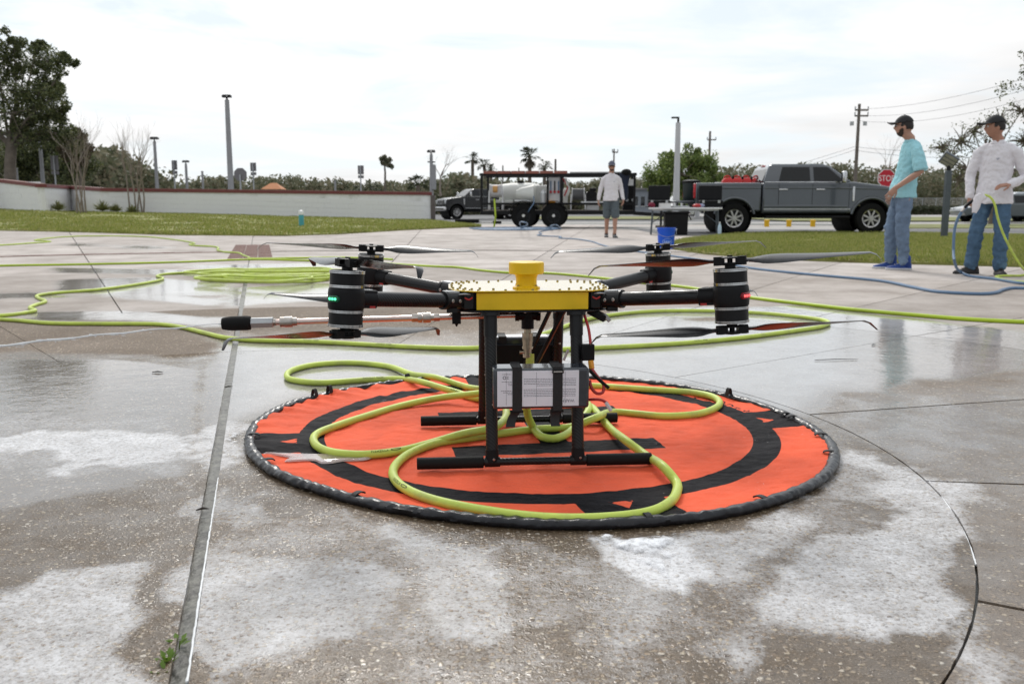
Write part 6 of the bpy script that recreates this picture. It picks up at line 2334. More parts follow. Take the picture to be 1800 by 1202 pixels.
    MB().loft([[(x0, -0.84, z0), (x0, 0.84, z0), (x1, 0.70, z1), (x1, -0.70, z1)], [(x0 + 0.01, -0.84, z0 + 0.01), (x0 + 0.01, 0.84, z0 + 0.01), (x1 + 0.01, 0.70, z1 + 0.01), (x1 + 0.01, -0.70, z1 + 0.01)]]).build("windshield", M["glass_car"], t, 0)
    xr = lambda v: -1.10 + 0.18 * v - 0.012
    MB().loft([[(xr(v) - e, y, 1.392 + 0.42 * v) for v, y in ((0.1, -0.8), (0.1, 0.8), (0.92, 0.70), (0.92, -0.70))] for e in (0, 0.01)]).build("rear_window", M["glass_car"], t, 0)
    MB().box((-0.86, 0, 1.86), (0.16, 0.3, 0.04)).build("brake_light", M["tail_red"], t, 30, 0.01)
    fl = MB()
    fl.box((-2.05, 0, 0.80), (1.78, 1.7, 0.06))
    for s in (-1, 1):
        fl.box((-1.87, s * 0.72, 0.92), (1.0, 0.22, 0.24))
    fl.build("bed_floor", M["black_plastic"], t, 30, 0.01)
    MB().box((-1.19, 0, 1.08), (0.05, 1.74, 0.58)).build("bed_front", M["black_plastic"], t, 0)
    if open_gate:
        tg = MB().box((-3.22, 0, 0.86), (0.52, 1.62, 0.07)).build("tailgate", paint, t, 30, 0.02)
        MB().box((-3.2, 0, 0.90), (0.42, 1.4, 0.012)).build("tailgate_liner", M["black_plastic"], tg, 0)
    else:
        MB().box((-2.93, 0, 1.08), (0.07, 1.62, 0.58)).build("tailgate", paint, t, 30, 0.02)
    MB().box((-3.02, 0, 0.58), (0.16, 1.9, 0.2)).build("rear_bumper", M["chrome"] if chrome else M["black_plastic"], t, 30, 0.04)
    MB().box((2.66, 0, 0.62), (0.2, 1.92, 0.26)).build("front_bumper", M["chrome"], t, 30, 0.06)
    gr = MB().box((2.62, 0, 1.02), (0.05, 1.2, 0.34)).build("grille", M["black_plastic"], t, 30, 0.02)
    for k in range(3):
        MB().box((2.655, 0, 0.92 + 0.1 * k), (0.03, 1.16, 0.035)).build("grille_bar", M["chrome"], gr, 30, 0.008)
    ch = MB()
    ch.box((0, 0, 0.5), (4.6, 1.0, 0.16))
    for cx in (1.87, -1.87):
        ch.cyl((cx, -0.8, 0.42), (cx, 0.8, 0.42), 0.07, n=8)
    ch.build("chassis", M["black_rubber"], t, 0)
    for cx in (1.87, -1.87):
        MB().lathe([(0.52, -0.8), (0.52, 0.8)], 20, Matrix.Translation((cx, 0, 0.42)) @ XZ, cap=False).build("wheel_well", M["black_rubber"], t, 60)
    return t


grey = car_paint("grey_paint", (0.066, 0.076, 0.090), 0.2)
blackp = mat("black_paint", (0.006, 0.006, 0.008), 0.25, 0.0, var=0.05, coat=0.6, spec=0.3)
pk = pickup("dark grey crew-cab pickup with its tailgate down, behind the right lawn", (7.90, 25.55, 0), R(-1.5), grey, True, 0.985)
fw = gp(793, 384.5, 0)
pickup("black pickup half hidden between wall and trailer", (fw.x + 1.55, fw.y + 1.65, 0), R(180 + 24), blackp, False, 0.92)

# load in the bed
M["gas_red"] = mat("gas_red", (0.55, 0.02, 0.02), 0.4, var=0.1)
for i, (px_, lab) in enumerate(((1279, "red fuel can in the pickup bed, nearest the tailgate"), (1296, "red fuel can in the pickup bed, second from the tailgate"), (1312, "red fuel can in the pickup bed, third from the tailgate"), (1330, "red fuel can in the pickup bed, nearest the cab"))):
    p = at(px_, 318, 25.7)
    t = thing("fuel_can", lab, "fuel can", (p.x, 25.7, 0.835), random.uniform(-0.6, 0.6), "red fuel cans in the pickup bed")
    body = [[(-0.17 * k, -0.13 * k, z), (0.17 * k, -0.13 * k, z), (0.17 * k, 0.13 * k, z), (-0.17 * k, 0.13 * k, z)] for k, z in ((0.95, 0), (1, 0.03), (1, 0.52), (0.88, 0.62), (0.5, 0.69))]
    bo = MB().loft(body).build("can", M["gas_red"], t, 30, 0.03, 3)
    MB().tube(spline([(-0.1, 0, 0.63), (-0.08, 0, 0.72), (0.02, 0, 0.74), (0.09, 0, 0.66)], 0.03), 0.022, 7).build("handle", M["gas_red"], t)
    MB().cyl((0.12, 0, 0.6), (0.15, 0, 0.72), 0.035, 0.03, n=10).build("cap", M["black_plastic"], t)
p = at(1269, 318, 25.8)
t = thing("cool_box", "small white box behind the red cans in the pickup bed", "box", (p.x, 25.85, 0.835))
MB().box((0, 0, 0.25), (0.3, 0.3, 0.5)).build("box", M["white_plastic"], t, 30, 0.02)
MB().box((0, 0, 0.535), (0.32, 0.32, 0.06)).build("lid", M["white_plastic"], t, 30, 0.015)
p = at(1213, 340, 25.6)
t = thing("trash_drum", "dark green drum standing on the lowered tailgate", "drum", (p.x, 25.5, 0.905))
MB().lathe([(0.20, 0), (0.215, 0.03), (0.23, 0.45), (0.24, 0.47), (0.24, 0.5), (0.22, 0.5), (0.2, 0.1), (0.001, 0.1)], 20).build("drum", mat("drum_green", (0.02, 0.032, 0.034), 0.4), t)
MB().lathe([(0.247, 0.47), (0.25, 0.5), (0.247, 0.53), (0.1, 0.56), (0.001, 0.56)], 20).build("lid", M["black_plastic"], t)


def sedan(label, loc, rz, paint, s=1.0):
    t = thing("parked_car", label, "car", loc, rz)
    t.scale = (s,) * 3
    poly = [(-1.0, 0.3), (0.85, 0.3)] + arc(1.35, 0.32, 0.38, 170, 10, 8) + [(2.1, 0.32), (2.2, 0.55), (2.1, 0.72), (1.2, 0.88), (0.9, 0.92), (-1.5, 0.95), (-2.1, 0.92), (-2.2, 0.6), (-2.15, 0.35)] + arc(-1.35, 0.32, 0.38, 170, 10, 8)[0:0] + [(-1.8, 0.32)] + arc(-1.35, 0.32, 0.38, 170, 10, 8)
    b = MB()
    side_prism(b, poly, -0.88, 0.88)
    b.build("body", paint, t, 30, 0.05, 2)
    g = MB()
    q = lambda x0, x1, y, z: [(x0, -y, z), (x1, -y, z), (x1, y, z), (x0, y, z)]
    g.loft([q(-1.6, 1.0, 0.82, 0.93), q(-1.0, 0.25, 0.62, 1.38), q(-0.8, 0.1, 0.55, 1.43)])
    g.build("roof", paint, t, 30, 0.03)
    for sd in (-1, 1):
        for pl in ([(-1.2, 0.12), (-0.35, 0.12), (-0.35, 0.9), (-0.85, 0.9)], [(-0.25, 0.12), (0.75, 0.12), (0.2, 0.9), (-0.25, 0.9)]):
            MB().loft([[(x, sd * (0.82 - 0.2 * v + e), 0.93 + 0.45 * v) for x, v in pl] for e in (-0.01, 0.012)]).build("window", M["glass_car"], t, 0)
        for cx in (1.35, -1.35):
            wheel(t, cx, sd * 0.76, 0.32, 0.21, sd, 6)
        MB().box((2.12, sd * 0.62, 0.66), (0.12, 0.36, 0.12)).build("head_light", M["lens_clear"], t, 30, 0.03)
        MB().box((-2.15, sd * 0.62, 0.78), (0.1, 0.36, 0.14)).build("tail_light", M["tail_red"], t, 30, 0.03)
    MB().loft([[(0.98 - 0.73 * v + e, y, 0.94 + 0.43 * v) for v, y in ((0.1, -0.74), (0.1, 0.74), (0.92, 0.6), (0.92, -0.6))] for e in (0.0, 0.015)]).build("windshield", M["glass_car"], t, 0)
    return t


p = gp(1772, 391, 0)
sedan("dark grey parked car at the right edge behind the man in white", (p.x, p.y + 0.8, 0), R(178), car_paint("car_dark", (0.07, 0.085, 0.09)), 0.9)
p = gp(1706, 391, 0)
sedan("silver car nose showing left of the man in white's leg", (p.x + 4.3, p.y + 4.5, 0), R(186), car_paint("car_silver", (0.42, 0.44, 0.46)))
sedan("small white car far off beyond the trailer tongue", tuple(gp(1112, 371.5, 0)), R(170), car_paint("car_white", (0.6, 0.6, 0.6)), 0.9)

# ================================================================== wash trailer
TY = 30.6
T = thing("wash_trailer", "black tandem-axle wash trailer with red roof rack, tanks and hose reels", "trailer", (0.9, TY, 0), R(-5))
tx = lambda px_: (px_ - 900) * TY / FPX - 0.9
tz = lambda py_: CAM_H + (362 - py_) * TY / FPX
M["trailer_black"] = mat("trailer_black", (0.008, 0.008, 0.009), 0.45, var=0.2, spec=0.25)
M["rust_red"] = mat("rust_red", (0.27, 0.10, 0.075), 0.7, var=0.2, scale=2)
M["tank_white"] = mat("tank_white", (0.62, 0.63, 0.60), 0.5, var=0.06, scale=2, dirt=((0.6, 0.58, 0.5), 0.6, 0.8, 2))
DP = 1.9                                             # depth of the deck
xl, xr_ = tx(846), tx(1112)
fr = MB()
for y in (0, DP):
    fr.box(((xl + xr_) / 2, y, 0.52), (xr_ - xl, 0.08, 0.13))
for k in range(6):
    fr.box((xl + (xr_ - xl) * k / 5, DP / 2, 0.50), (0.07, DP, 0.08))
fr.build("chassis", M["trailer_black"], T, 0, 0.008)
MB().box(((xl + xr_) / 2, DP / 2, 0.585), (xr_ - xl, DP - 0.1, 0.04)).build("deck", M["pole_wood"], T, 0)
for px_ in (847, 962, 985, 1111):
    for y in (0.0, DP):
        MB().box((tx(px_), y, (0.5 + tz(306)) / 2), (0.075, 0.075, tz(306) - 0.5)).build("post", M["trailer_black"], T, 0)
for y in (0, DP):
    MB().box(((xl + xr_) / 2, y - 0.002, tz(308.6)), (xr_ - xl + 0.1, 0.085, 0.085)).build("top_rail", M["trailer_black"], T, 0)
    MB().box(((xl + xr_) / 2, y - 0.004, tz(358.5)), (xr_ - xl, 0.07, 0.07)).build("side_rail", M["trailer_black"], T, 0)
for k in range(6):
    MB().box((xl + 0.1 + (tx(996) - xl) * 0.98 * k / 6 + 0.2, 0.12, tz(304.8)), (0.44, 0.42, 0.09)).build("roof_board", M["rust_red"], T, 0, 0.005)
MB().box((tx(1050), 0.15, tz(305)), (tx(1100) - tx(1000), 0.4, 0.03)).build("roof_mesh", M["galv"], T, 0)
for px_ in (921, 973):
    for y, sd in ((-0.16, -1), (DP + 0.16, 1)):
        ty = wheel(T, tx(px_), y, 0.42, 0.24, sd, 6)
        for c_ in ty.children:
            if c_.name.startswith("rim"): c_.data.materials.clear(); c_.data.materials.append(M["trailer_black"])
        MB().cyl((tx(px_), y + sd * 0.12, 0.42), (tx(px_), y + sd * 0.15, 0.42), 0.05, n=10).build("hub_cap", M["chrome"], ty)
for y in (-0.16, DP + 0.16):
    for px_ in (921, 973):
        a_ = arc(tx(px_), 0.42, 0.475, 12 if px_ == 973 else 35, 168 if px_ == 921 else 145, 14)
        MB().loft([[(x, y - 0.15, z), (x, y + 0.15, z), (x, y + 0.15, z + 0.02), (x, y - 0.15, z + 0.02)] for x, z in a_]).build("fender", M["trailer_black"], T, 40)
# drawbar with coupler and jack
tg = MB()
tg.bar((xr_, 0.1, 0.5), (xr_ + 1.25, DP / 2, 0.42), 0.08, 0.12)
tg.bar((xr_, DP - 0.1, 0.5), (xr_ + 1.25, DP / 2, 0.42), 0.08, 0.12)
tg.build("drawbar", M["trailer_black"], T, 0)
MB().box((xr_ + 1.4, DP / 2, 0.43), (0.3, 0.12, 0.1)).build("coupler", M["galv"], T, 0, 0.02)
jk = MB().cyl((xr_ + 0.95, DP / 2, 0.02), (xr_ + 0.95, DP / 2, 0.85), 0.04, n=10).build("jack", M["trailer_black"], T)
MB().box((xr_ + 0.95, DP / 2, 0.03), (0.36, 0.3, 0.10)).build("jack_foot", M["pole_wood"], jk, 0)


def reel(name, px0, px1, py0, py1, y, hose_m, flange_m):
    """drum between two flanges on a stand"""
    x0, x1, zc, r_ = tx(px0), tx(px1), (tz(py0) + tz(py1)) / 2, (tz(py0) - tz(py1)) / 2
    o = MB().cyl((x0, y, zc), (x1, y, zc), r_ * 0.82, n=22).build(name, hose_m, T)
    for k in range(8):
        xx = x0 + (x1 - x0) * (k + 0.5) / 8
        ring_ = [(xx, y + r_ * 0.83 * math.cos(math.tau * q / 20), zc + r_ * 0.83 * math.sin(math.tau * q / 20)) for q in range(20)]
        MB().tube(ring_, (x1 - x0) / 16, 6, closed=True).build("hose_turn", hose_m, o)
    for x in (x0 - 0.02, x1 + 0.02):
        MB().cyl((x - 0.012, y, zc), (x + 0.012, y, zc), r_, n=24).build("flange", flange_m, o)
    st = MB()
    for x in (x0 - 0.06, x1 + 0.06):
        st.bar((x, y - 0.2, 0.62), (x, y, zc), 0.04, 0.04)
        st.bar((x, y + 0.2, 0.62), (x, y, zc), 0.04, 0.04)
    st.build("stand", flange_m, o, 0)
    return o


M["orange_hose"] = mat("orange_hose", (0.55, 0.30, 0.10), 0.5)
M["grey_hose"] = mat("grey_hose", (0.12, 0.12, 0.125), 0.5)
reel("hose_reel", 861, 879, 324, 348, 0.35, M["white_plastic"], M["white_plastic"])
MB().cyl((tx(866), 0.17, tz(333)), (tx(874), 0.17, tz(333)), 0.12, n=14).build("reel_core", M["orange_hose"], T)
reel("hose_reel", 1005, 1024, 331, 353, 0.35, M["grey_hose"], M["white_plastic"])
# conical reel guard
MB().lathe([(0.12, 0), (0.2, 0.15), (0.28, 0.5), (0.3, 0.6), (0.001, 0.6)], 20, Matrix.Translation((tx(907), 0.15, tz(341))) @ Matrix.Rotation(math.pi / 2, 4, "Y")).build("reel_cone", M["tank_white"], T)
MB().box(((tx(905) + tx(938)) / 2, 0.15, tz(353)), (0.66, 0.3, 0.05)).build("reel_shelf", M["white_plastic"], T, 0)
tk = MB().lathe([(0.001, -0.74), (0.26, -0.73), (0.36, -0.62), (0.40, -0.3), (0.40, 0.3), (0.36, 0.62), (0.26, 0.73), (0.001, 0.74)], 28, Matrix.Translation(((tx(882) + tx(940)) / 2, 1.0, tz(342))) @ Matrix.Rotation(math.pi / 2, 4, "Y")).build("water_tank", M["tank_white"], T)
MB().cyl(((tx(882) + tx(940)) / 2, 1.0, tz(322)), ((tx(882) + tx(940)) / 2, 1.0, tz(318)), 0.12, n=14).build("filler_cap", M["black_plastic"], tk)
MB().box((tx(950), 0.9, tz(343)), (0.5, 0.9, 0.66)).build("chemical_tank", M["tank_white"], T, 0, 0.07, 3)
MB().box((tx(884), 1.0, tz(356)), (0.6, 1.0, 0.16)).build("tank_cradle", M["tank_white"], T, 0, 0.03)
pn = MB().box(((tx(964) + tx(983)) / 2, 0.18, tz(335)), (tx(983) - tx(964), 0.05, tz(313) - tz(357))).build("control_panel", M["white_plastic"], T, 0, 0.01)
for k in range(3):
    xx = tx(967) + 0.13 * k
    MB().box((xx, 0.13, tz(330)), (0.045, 0.05, 0.42)).build("flow_meter", M["blue_hose"] if k != 1 else M["black_plastic"], pn, 0, 0.01)
    MB().cyl((xx, 0.11, tz(338)), (xx, 0.06, tz(338)), 0.045, n=10).build("valve", M["red_plastic"], pn)
MB().box((tx(968), 0.12, tz(355)), (0.28, 0.16, 0.08)).build("float_tray", M["orange_plug"], T, 0, 0.02)
MB().lathe([(0.10, 0), (0.105, 0.02), (0.105, 0.35), (0.05, 0.42), (0.04, 0.46), (0.001, 0.46)], 16, Matrix.Translation((tx(954), 0.1, 0.83))).build("jug", M["lens_clear"], T)
MB().box((tx(992), 0.5, tz(346)), (0.16, 0.3, 0.55)).build("riser_pipe_box", M["tank_white"], T, 0, 0.05)
for k in range(3):
    MB().tube(spline([(tx(988) + 0.05 * k, 0.2, tz(315)), (tx(992) + 0.05 * k, 0.15, tz(322 + 3 * k)), (tx(996) + 0.03 * k, 0.2, tz(330)), (tx(990) + 0.06 * k, 0.22, tz(345))], 0.04), 0.025, 6).build("pipe", M["tank_white"] if k else M["red_plastic"], T)
en = MB().box((tx(1037), 0.6, tz(346)), (0.38, 0.5, 0.32)).build("pump_engine", M["black_metal"], T, 0, 0.04)
MB().cyl((tx(1037), 0.32, tz(342)), (tx(1037), 0.26, tz(342)), 0.14, n=16).build("starter_cover", M["black_plastic"], en)
MB().box((tx(1040), 0.6, tz(334)), (0.24, 0.3, 0.12)).build("fuel_tank", M["black_plastic"], en, 0, 0.03)
MB().box((tx(1040), 0.55, tz(356)), (0.8, 0.7, 0.06)).build("engine_bench", M["white_plastic"], T, 0, 0.01)
MB().box((tx(1040), 0.5, 0.68), (0.42, 0.4, 0.18)).build("tool_box", M["white_plastic"], T, 0, 0.02)
cbx = MB().box((tx(1103), 0.7, (tz(318) + 0.6) / 2), (0.42, 0.8, tz(318) - 0.6)).build("pump_cabinet", M["black_plastic"], T, 0, 0.02)
MB().box((tx(1106), 0.28, tz(322)), (0.2, 0.03, 0.2)).build("cabinet_label", M["white_paint"], cbx, 0)
for k in range(2):
    MB().cyl((tx(1099) + 0.2 * k, 0.27, tz(352)), (tx(1099) + 0.2 * k, 0.2, tz(352)), 0.05, n=10).build("gauge", M["galv"], cbx)
t = thing("jacket", "dark blue jacket and cap hung on the trailer's end post", "jacket", (0, 0, 0))
M["navy"] = mat("navy_cloth", (0.012, 0.017, 0.035), 0.85, var=0.2, bump=0.5, bscale=12)
Pj = lambda px_, py_, Y: at(px_, py_, Y)
jm = MB()
rings = []
for py_, w_, dx in ((300, 0.04, -1), (304, 0.13, -2), (311, 0.19, -2), (325, 0.17, -3), (340, 0.15, -3), (352, 0.13, -3)):
    c = at(1099 + dx, py_, 30.0)
    rings.append([(c.x + w_ * math.cos(a) * (1 + 0.12 * math.sin(3 * a + py_)), c.y + 0.1 * math.sin(a), c.z) for a in [math.tau * k / 12 for k in range(12)]])
jm.loft(rings)
jm.build("coat", M["navy"], t, 60)
c = at(1101, 303, 29.95)
MB().ball((c.x, c.y, c.z), (0.17, 0.14, 0.11)).build("cap", M["black_rubber"], t)
c = at(1107, 305, 29.9)
MB().ball((c.x, c.y, c.z), (0.09, 0.12, 0.025)).build("cap_brim", M["black_rubber"], t)

# hose from the reels: a blue heap before the wheels, then across to the man
bh = [at(938, 345, 30.3), at(938.5, 356, 30.25), at(931, 368, 30.05), (927, 385, 0.25), (930, 395, 0.06), (938, 401, 0.03)]
rr = random.Random(3)
for k in range(9):
    cx, w_ = 915 + rr.uniform(-25, 30), rr.uniform(30, 72)
    y0 = 401.5 + rr.uniform(-1.4, 1.8)
    bh += [(cx + w_, y0, 0.03), (cx + w_ * 0.5, y0 - 0.9, 0.04), (cx - w_ * 0.6, y0 - 0.7, 0.03), (cx - w_, y0 + 0.2, 0.03), (cx - w_ * 0.4, y0 + 1.2, 0.04), (cx + w_ * 0.6, y0 + 1.0, 0.03)]
bh += [(918, 400, 0.04), (914, 395, 0.2), (917, 390, 0.38), (923, 391, 0.38), (927, 396, 0.2), (922, 400.5, 0.05), (940, 402, 0.03), (962, 401, 0.05), (968, 397, 0.18), (975, 395.5, 0.24), (982, 398, 0.12), (984, 402, 0.03), (960, 405, 0.02), (948, 408), (952, 411), (945, 413.5), (960, 415), (985, 416), (984, 418.5), (1010, 420), (1040, 424.5), (1056, 430),
       (1080, 436), (1120, 442), (1174, 449), (1256, 460), (1326, 472), (1390, 479), (1450, 484.5), (1547, 493.5), (1606, 505), (1652, 513), (1722, 516.5), (1749, 514.5), (1764, 509), (1785, 506), (1830, 508), (1880, 512), (1900, 506), (1860, 500)]
tail = [(1800, 498), (1747, 490), (1705, 485), (1690, 479, 0.03), (1681, 470, 0.10), (1677, 455, 0.2)]
hpB = hose_path(bh + tail + [at(1676, 440, 9.6), at(1676.5, 420, 9.6), at(1678, 404, 9.6), at(1683, 386, 9.55), at(1691, 372, 9.52), at(1700, 363, 9.5)], 0.08, 0.013)
tag(MB().tube(hpB, [0.017 if p.y > 25 else 0.0145 for p in hpB], 8).build("pressure_hose", M["blue_hose"], None), "blue hose from the trailer's heap to the man in white", "hose")
yl = hose_path([at(869, 350, 30.3), at(870, 365, 30.2), at(871, 380, 30.1), (868, 400, 0.03), (856, 402.5, 0.03)], 0.1)
tag(MB().tube(yl, 0.028, 6).build("yellow_hose", M["lime_old"], None), "short yellow hose hanging from the trailer's left end", "hose")
hl = hose_path([at(1731, 343, 9.45), at(1740, 346, 9.42), at(1748, 358, 9.4), at(1753, 380, 9.4), at(1761, 405, 9.4), at(1776, 437, 9.4), at(1792, 464, 9.4), (1806, 480, 0.02), (1790, 484.5), (1768, 484.5), (1752, 485.5), (1756, 489), (1780, 494.5), (1830, 497), (1890, 498)], 0.04)
tag(MB().tube(hl, 0.0125, 8).build("garden_hose", M["lime"], None), "lime hose hanging from the hand of the man in white", "hose")
lw = gp(830, 393, 0.05)
t = thing("spray_wand", "black spray wand lying on the ground left of the trailer", "wand", (lw.x, lw.y, 0.03))
MB().tube([(-0.9, 0.3, 0.02), (0.2, 0.0, 0.05), (0.9, -0.25, 0.06)], 0.014, 6).build("tube", M["black_metal"], t)
MB().box((1.0, -0.28, 0.07), (0.34, 0.08, 0.12)).build("grip", M["black_plastic"], t, 0, 0.02)
fm = gp(822, 391, 0.03)
t = thing("floor_mat", "dark rolled mat on the lawn tip left of the trailer", "mat", (fm.x, fm.y, 0.04), R(-6))
MB().tube([(-0.55, 0, 0.05), (0.5, 0.02, 0.05)], (0.09), 10).build("roll", M["black_rubber"], t)
MB().box((0.0, 0.2, 0.01), (1.1, 0.5, 0.02)).build("flap", M["black_rubber"], t, 0)

# ================================================================== table and what is on and round it
tb0, tb1 = at(1141, 366, 24.0), at(1268, 363, 23.4)
tbl = thing("folding_table", "white folding table with grey legs before the pickup's tailgate", "table", ((tb0.x + tb1.x) / 2, 23.7, 0), R(-8))
tw = (tb1 - tb0).length
th = 0.70
MB().box((0, 0, th - 0.02), (tw, 0.74, 0.045)).build("tabletop", M["white_plastic"], tbl, 0, 0.012)
MB().box((0, -0.30, th - 0.06), (tw * 0.9, 0.03, 0.04)).build("apron", M["galv"], tbl, 0)
for sx in (-1, 1):
    for sy in (-1, 1):
        MB().cyl((sx * tw * 0.46, sy * 0.28, 0.0), (sx * tw * 0.44, sy * 0.28, th - 0.04), 0.02, n=8).build("leg", M["flood_grey"], tbl)
    MB().cyl((sx * tw * 0.46, -0.28, 0.12), (sx * tw * 0.46, 0.28, 0.12), 0.015, n=8).build("stretcher", M["flood_grey"], tbl)
    MB().cyl((sx * tw * 0.45, 0, 0.3), (sx * tw * 0.2, 0, th - 0.06), 0.012, n=6).build("brace", M["flood_grey"], tbl)
TL = lambda x, y=0.0: tbl.matrix_basis @ Vector((x, y, th + 0.004))


def open_case(label, x, w_):
    t = thing("equipment_case", label, "case", TL(x, 0.05), R(-8))
    bo = MB().box((0, 0, 0.09), (w_, 0.42, 0.18)).build("base", M["black_plastic"], t, 0, 0.02)
    MB(Matrix.Translation((0, 0.2, 0.19)) @ Matrix.Rotation(R(-8), 4, "X")).box((0, 0, 0.19), (w_, 0.09, 0.38)).build("lid", M["black_plastic"], t, 0, 0.02)
    MB().box((0, -0.215, 0.14), (0.2, 0.02, 0.05)).build("handle", M["black_rubber"], bo, 0, 0.008)
    for s_ in (-1, 1):
        MB().box((s_ * w_ * 0.33, -0.215, 0.15), (0.06, 0.015, 0.07)).build("catch", M["galv"], bo, 0)
    return t


open_case("open black case at the left end of the table", -0.66, 0.58)
open_case("open black case at the right end of the table", 0.66, 0.60)
M["maroon"] = mat("maroon_cloth", (0.16, 0.01, 0.03), 0.8, var=0.2)
t = thing("cap", "maroon and black cap lying on the table's left end", "cap", TL(-0.86, -0.22), 0.4)
MB().ball((0, 0, 0.05), (0.10, 0.09, 0.085)).build("crown", M["maroon"], t)
MB().ball((-0.1, 0, 0.015), (0.09, 0.075, 0.012)).build("brim", M["black_rubber"], t)
t = thing("carton", "small white carton on the table left of its middle", "box", TL(-0.52, -0.25), 0.1)
MB().box((0, 0, 0.05), (0.28, 0.16, 0.10)).build("carton", M["white_plastic"], t, 0, 0.004)
MB().box((0, 0, 0.103), (0.285, 0.165, 0.012)).build("lid", M["white_paint"], t, 0)
t = thing("tool_tray", "tray of small parts in the middle of the table", "tray", TL(-0.12, -0.18), 0.0)
MB().box((0, 0, 0.02), (0.42, 0.26, 0.04)).build("tray", M["galv"], t, 0, 0.01)
for k in range(6):
    MB().box((-0.16 + 0.065 * k, random.uniform(-0.06, 0.06), 0.06), (0.04, 0.07, random.uniform(0.04, 0.12))).build("small_part", (M["white_plastic"], M["black_plastic"], M["leaf_bright"])[k % 3], t, 0, 0.005)
t = thing("tool_bag", "red and blue rag bundle before the right case on the table", "rags", TL(0.30, -0.22), 0.2)
MB().ball((0, 0, 0.045), (0.13, 0.09, 0.05)).build("red_rag", M["red_plastic"], t)
MB().ball((0.12, 0.0, 0.05), (0.09, 0.07, 0.05)).build("blue_rag", mat("pale_cloth", (0.3, 0.32, 0.45), 0.8), t)
bn = gp(1190, 413.5, 0)
t = thing("storage_bin", "black plastic bin standing under the table", "bin", (bn.x, bn.y + 0.25, 0), R(-4))
MB().loft([[(-k, -k * 0.8, z), (k, -k * 0.8, z), (k, k * 0.8, z), (-k, k * 0.8, z)] for k, z in ((0.27, 0), (0.285, 0.02), (0.30, 0.55))]).build("tub", M["black_plastic"], t, 0, 0.02)
MB().box((0, 0, 0.575), (0.66, 0.54, 0.05)).build("lid", M["black_plastic"], t, 0, 0.015)
for s_ in (-1, 1):
    MB().tube(spline([(s_ * 0.31, 0, 0.52), (s_ * 0.36, 0, 0.46), (s_ * 0.40, 0, 0.38)], 0.03), 0.014, 6).build("handle", M["black_rubber"], t)
bk = gp(1170.5, 437, 0)
t = thing("bucket", "bright blue plastic bucket on the paving before the table", "bucket", (bk.x, bk.y, 0))
M["bucket_blue"] = mat("bucket_blue", (0.006, 0.095, 0.62), 0.4, var=0.06)
MB().lathe([(0.001, 0), (0.135, 0.0), (0.138, 0.01), (0.152, 0.30), (0.160, 0.30), (0.160, 0.315), (0.154, 0.315), (0.154, 0.335), (0.164, 0.335), (0.164, 0.35), (0.168, 0.355), (0.168, 0.365), (0.150, 0.365), (0.132, 0.012), (0.001, 0.012)], 32, cap=False).build("tub", M["bucket_blue"], t, 25)
MB().tube(spline([(-0.168, 0, 0.33), (-0.15, -0.11, 0.255), (0, -0.175, 0.21), (0.15, -0.11, 0.255), (0.168, 0, 0.33)], 0.02), 0.004, 6).build("handle", M["galv"], t)
for s_ in (-1, 1):
    MB().cyl((s_ * 0.155, 0, 0.33), (s_ * 0.185, 0, 0.33), 0.018, n=8).build("handle_lug", M["white_plastic"], t)
pr = MB()
for k in range(20):
    a, b = math.tau * k / 20, math.tau * (k + 1) / 20
    f = lambda an, r1: (lambda u, z: (math.sin(u) * 0.1465, -math.cos(u) * 0.1465, z))(0.62 * r1 * math.cos(an), 0.125 + 0.055 * r1 * math.sin(an))
    pr.add([f(a, 1.0), f(b, 1.0), f(b, 0.9), f(a, 0.9)], [(3, 2, 1, 0)])
for x0_, x1_ in ((-0.4, -0.25), (-0.18, -0.02), (0.06, 0.2), (0.27, 0.4)):
    q = lambda u, z: (math.sin(u) * 0.1465, -math.cos(u) * 0.1465, z)
    pr.add([q(x0_, 0.11), q(x1_, 0.11), q(x1_, 0.14), q(x0_, 0.14)], [(0, 1, 2, 3)])
pr.build("print", mat("bucket_print", (0.35, 0.5, 0.8), 0.5), t, 0)
wb = gp(1264.5, 414.5, 0)
t = thing("water_bottle", "clear plastic water bottle on the grass edge by the table leg", "bottle", (wb.x, wb.y, 0.0))
MB().lathe([(0.001, 0), (0.045, 0), (0.048, 0.02), (0.048, 0.2), (0.04, 0.25), (0.018, 0.30), (0.018, 0.32), (0.001, 0.32)], 16).build("bottle", mat("bottle_plastic", (0.45, 0.58, 0.68), 0.1, var=0.1, coat=0.8), t)
MB().cyl((0, 0, 0.315), (0, 0, 0.345), 0.022, n=10).build("cap", M["white_plastic"], t)
# ================================================================== people
def skin_mat(name, col):
    m = mat(name, col, 0.5, var=0.1, scale=9, bump=0.1, bscale=120)
    b = m.node_tree.nodes["Principled BSDF"]
    b.inputs["Subsurface Weight"].default_value = 0.12
    b.inputs["Subsurface Radius"].default_value = (0.02, 0.008, 0.004)
    b.inputs["Subsurface Scale"].default_value = 0.5
    return m


def denim(name, col):
    m = mat(name, col, 0.88, var=0.25, scale=5, bump=0.7, bscale=20, spec=0.1, dirt=((col[0] * 1.9, col[1] * 1.8, col[2] * 1.6), 0.55, 0.8, 4))
    return m


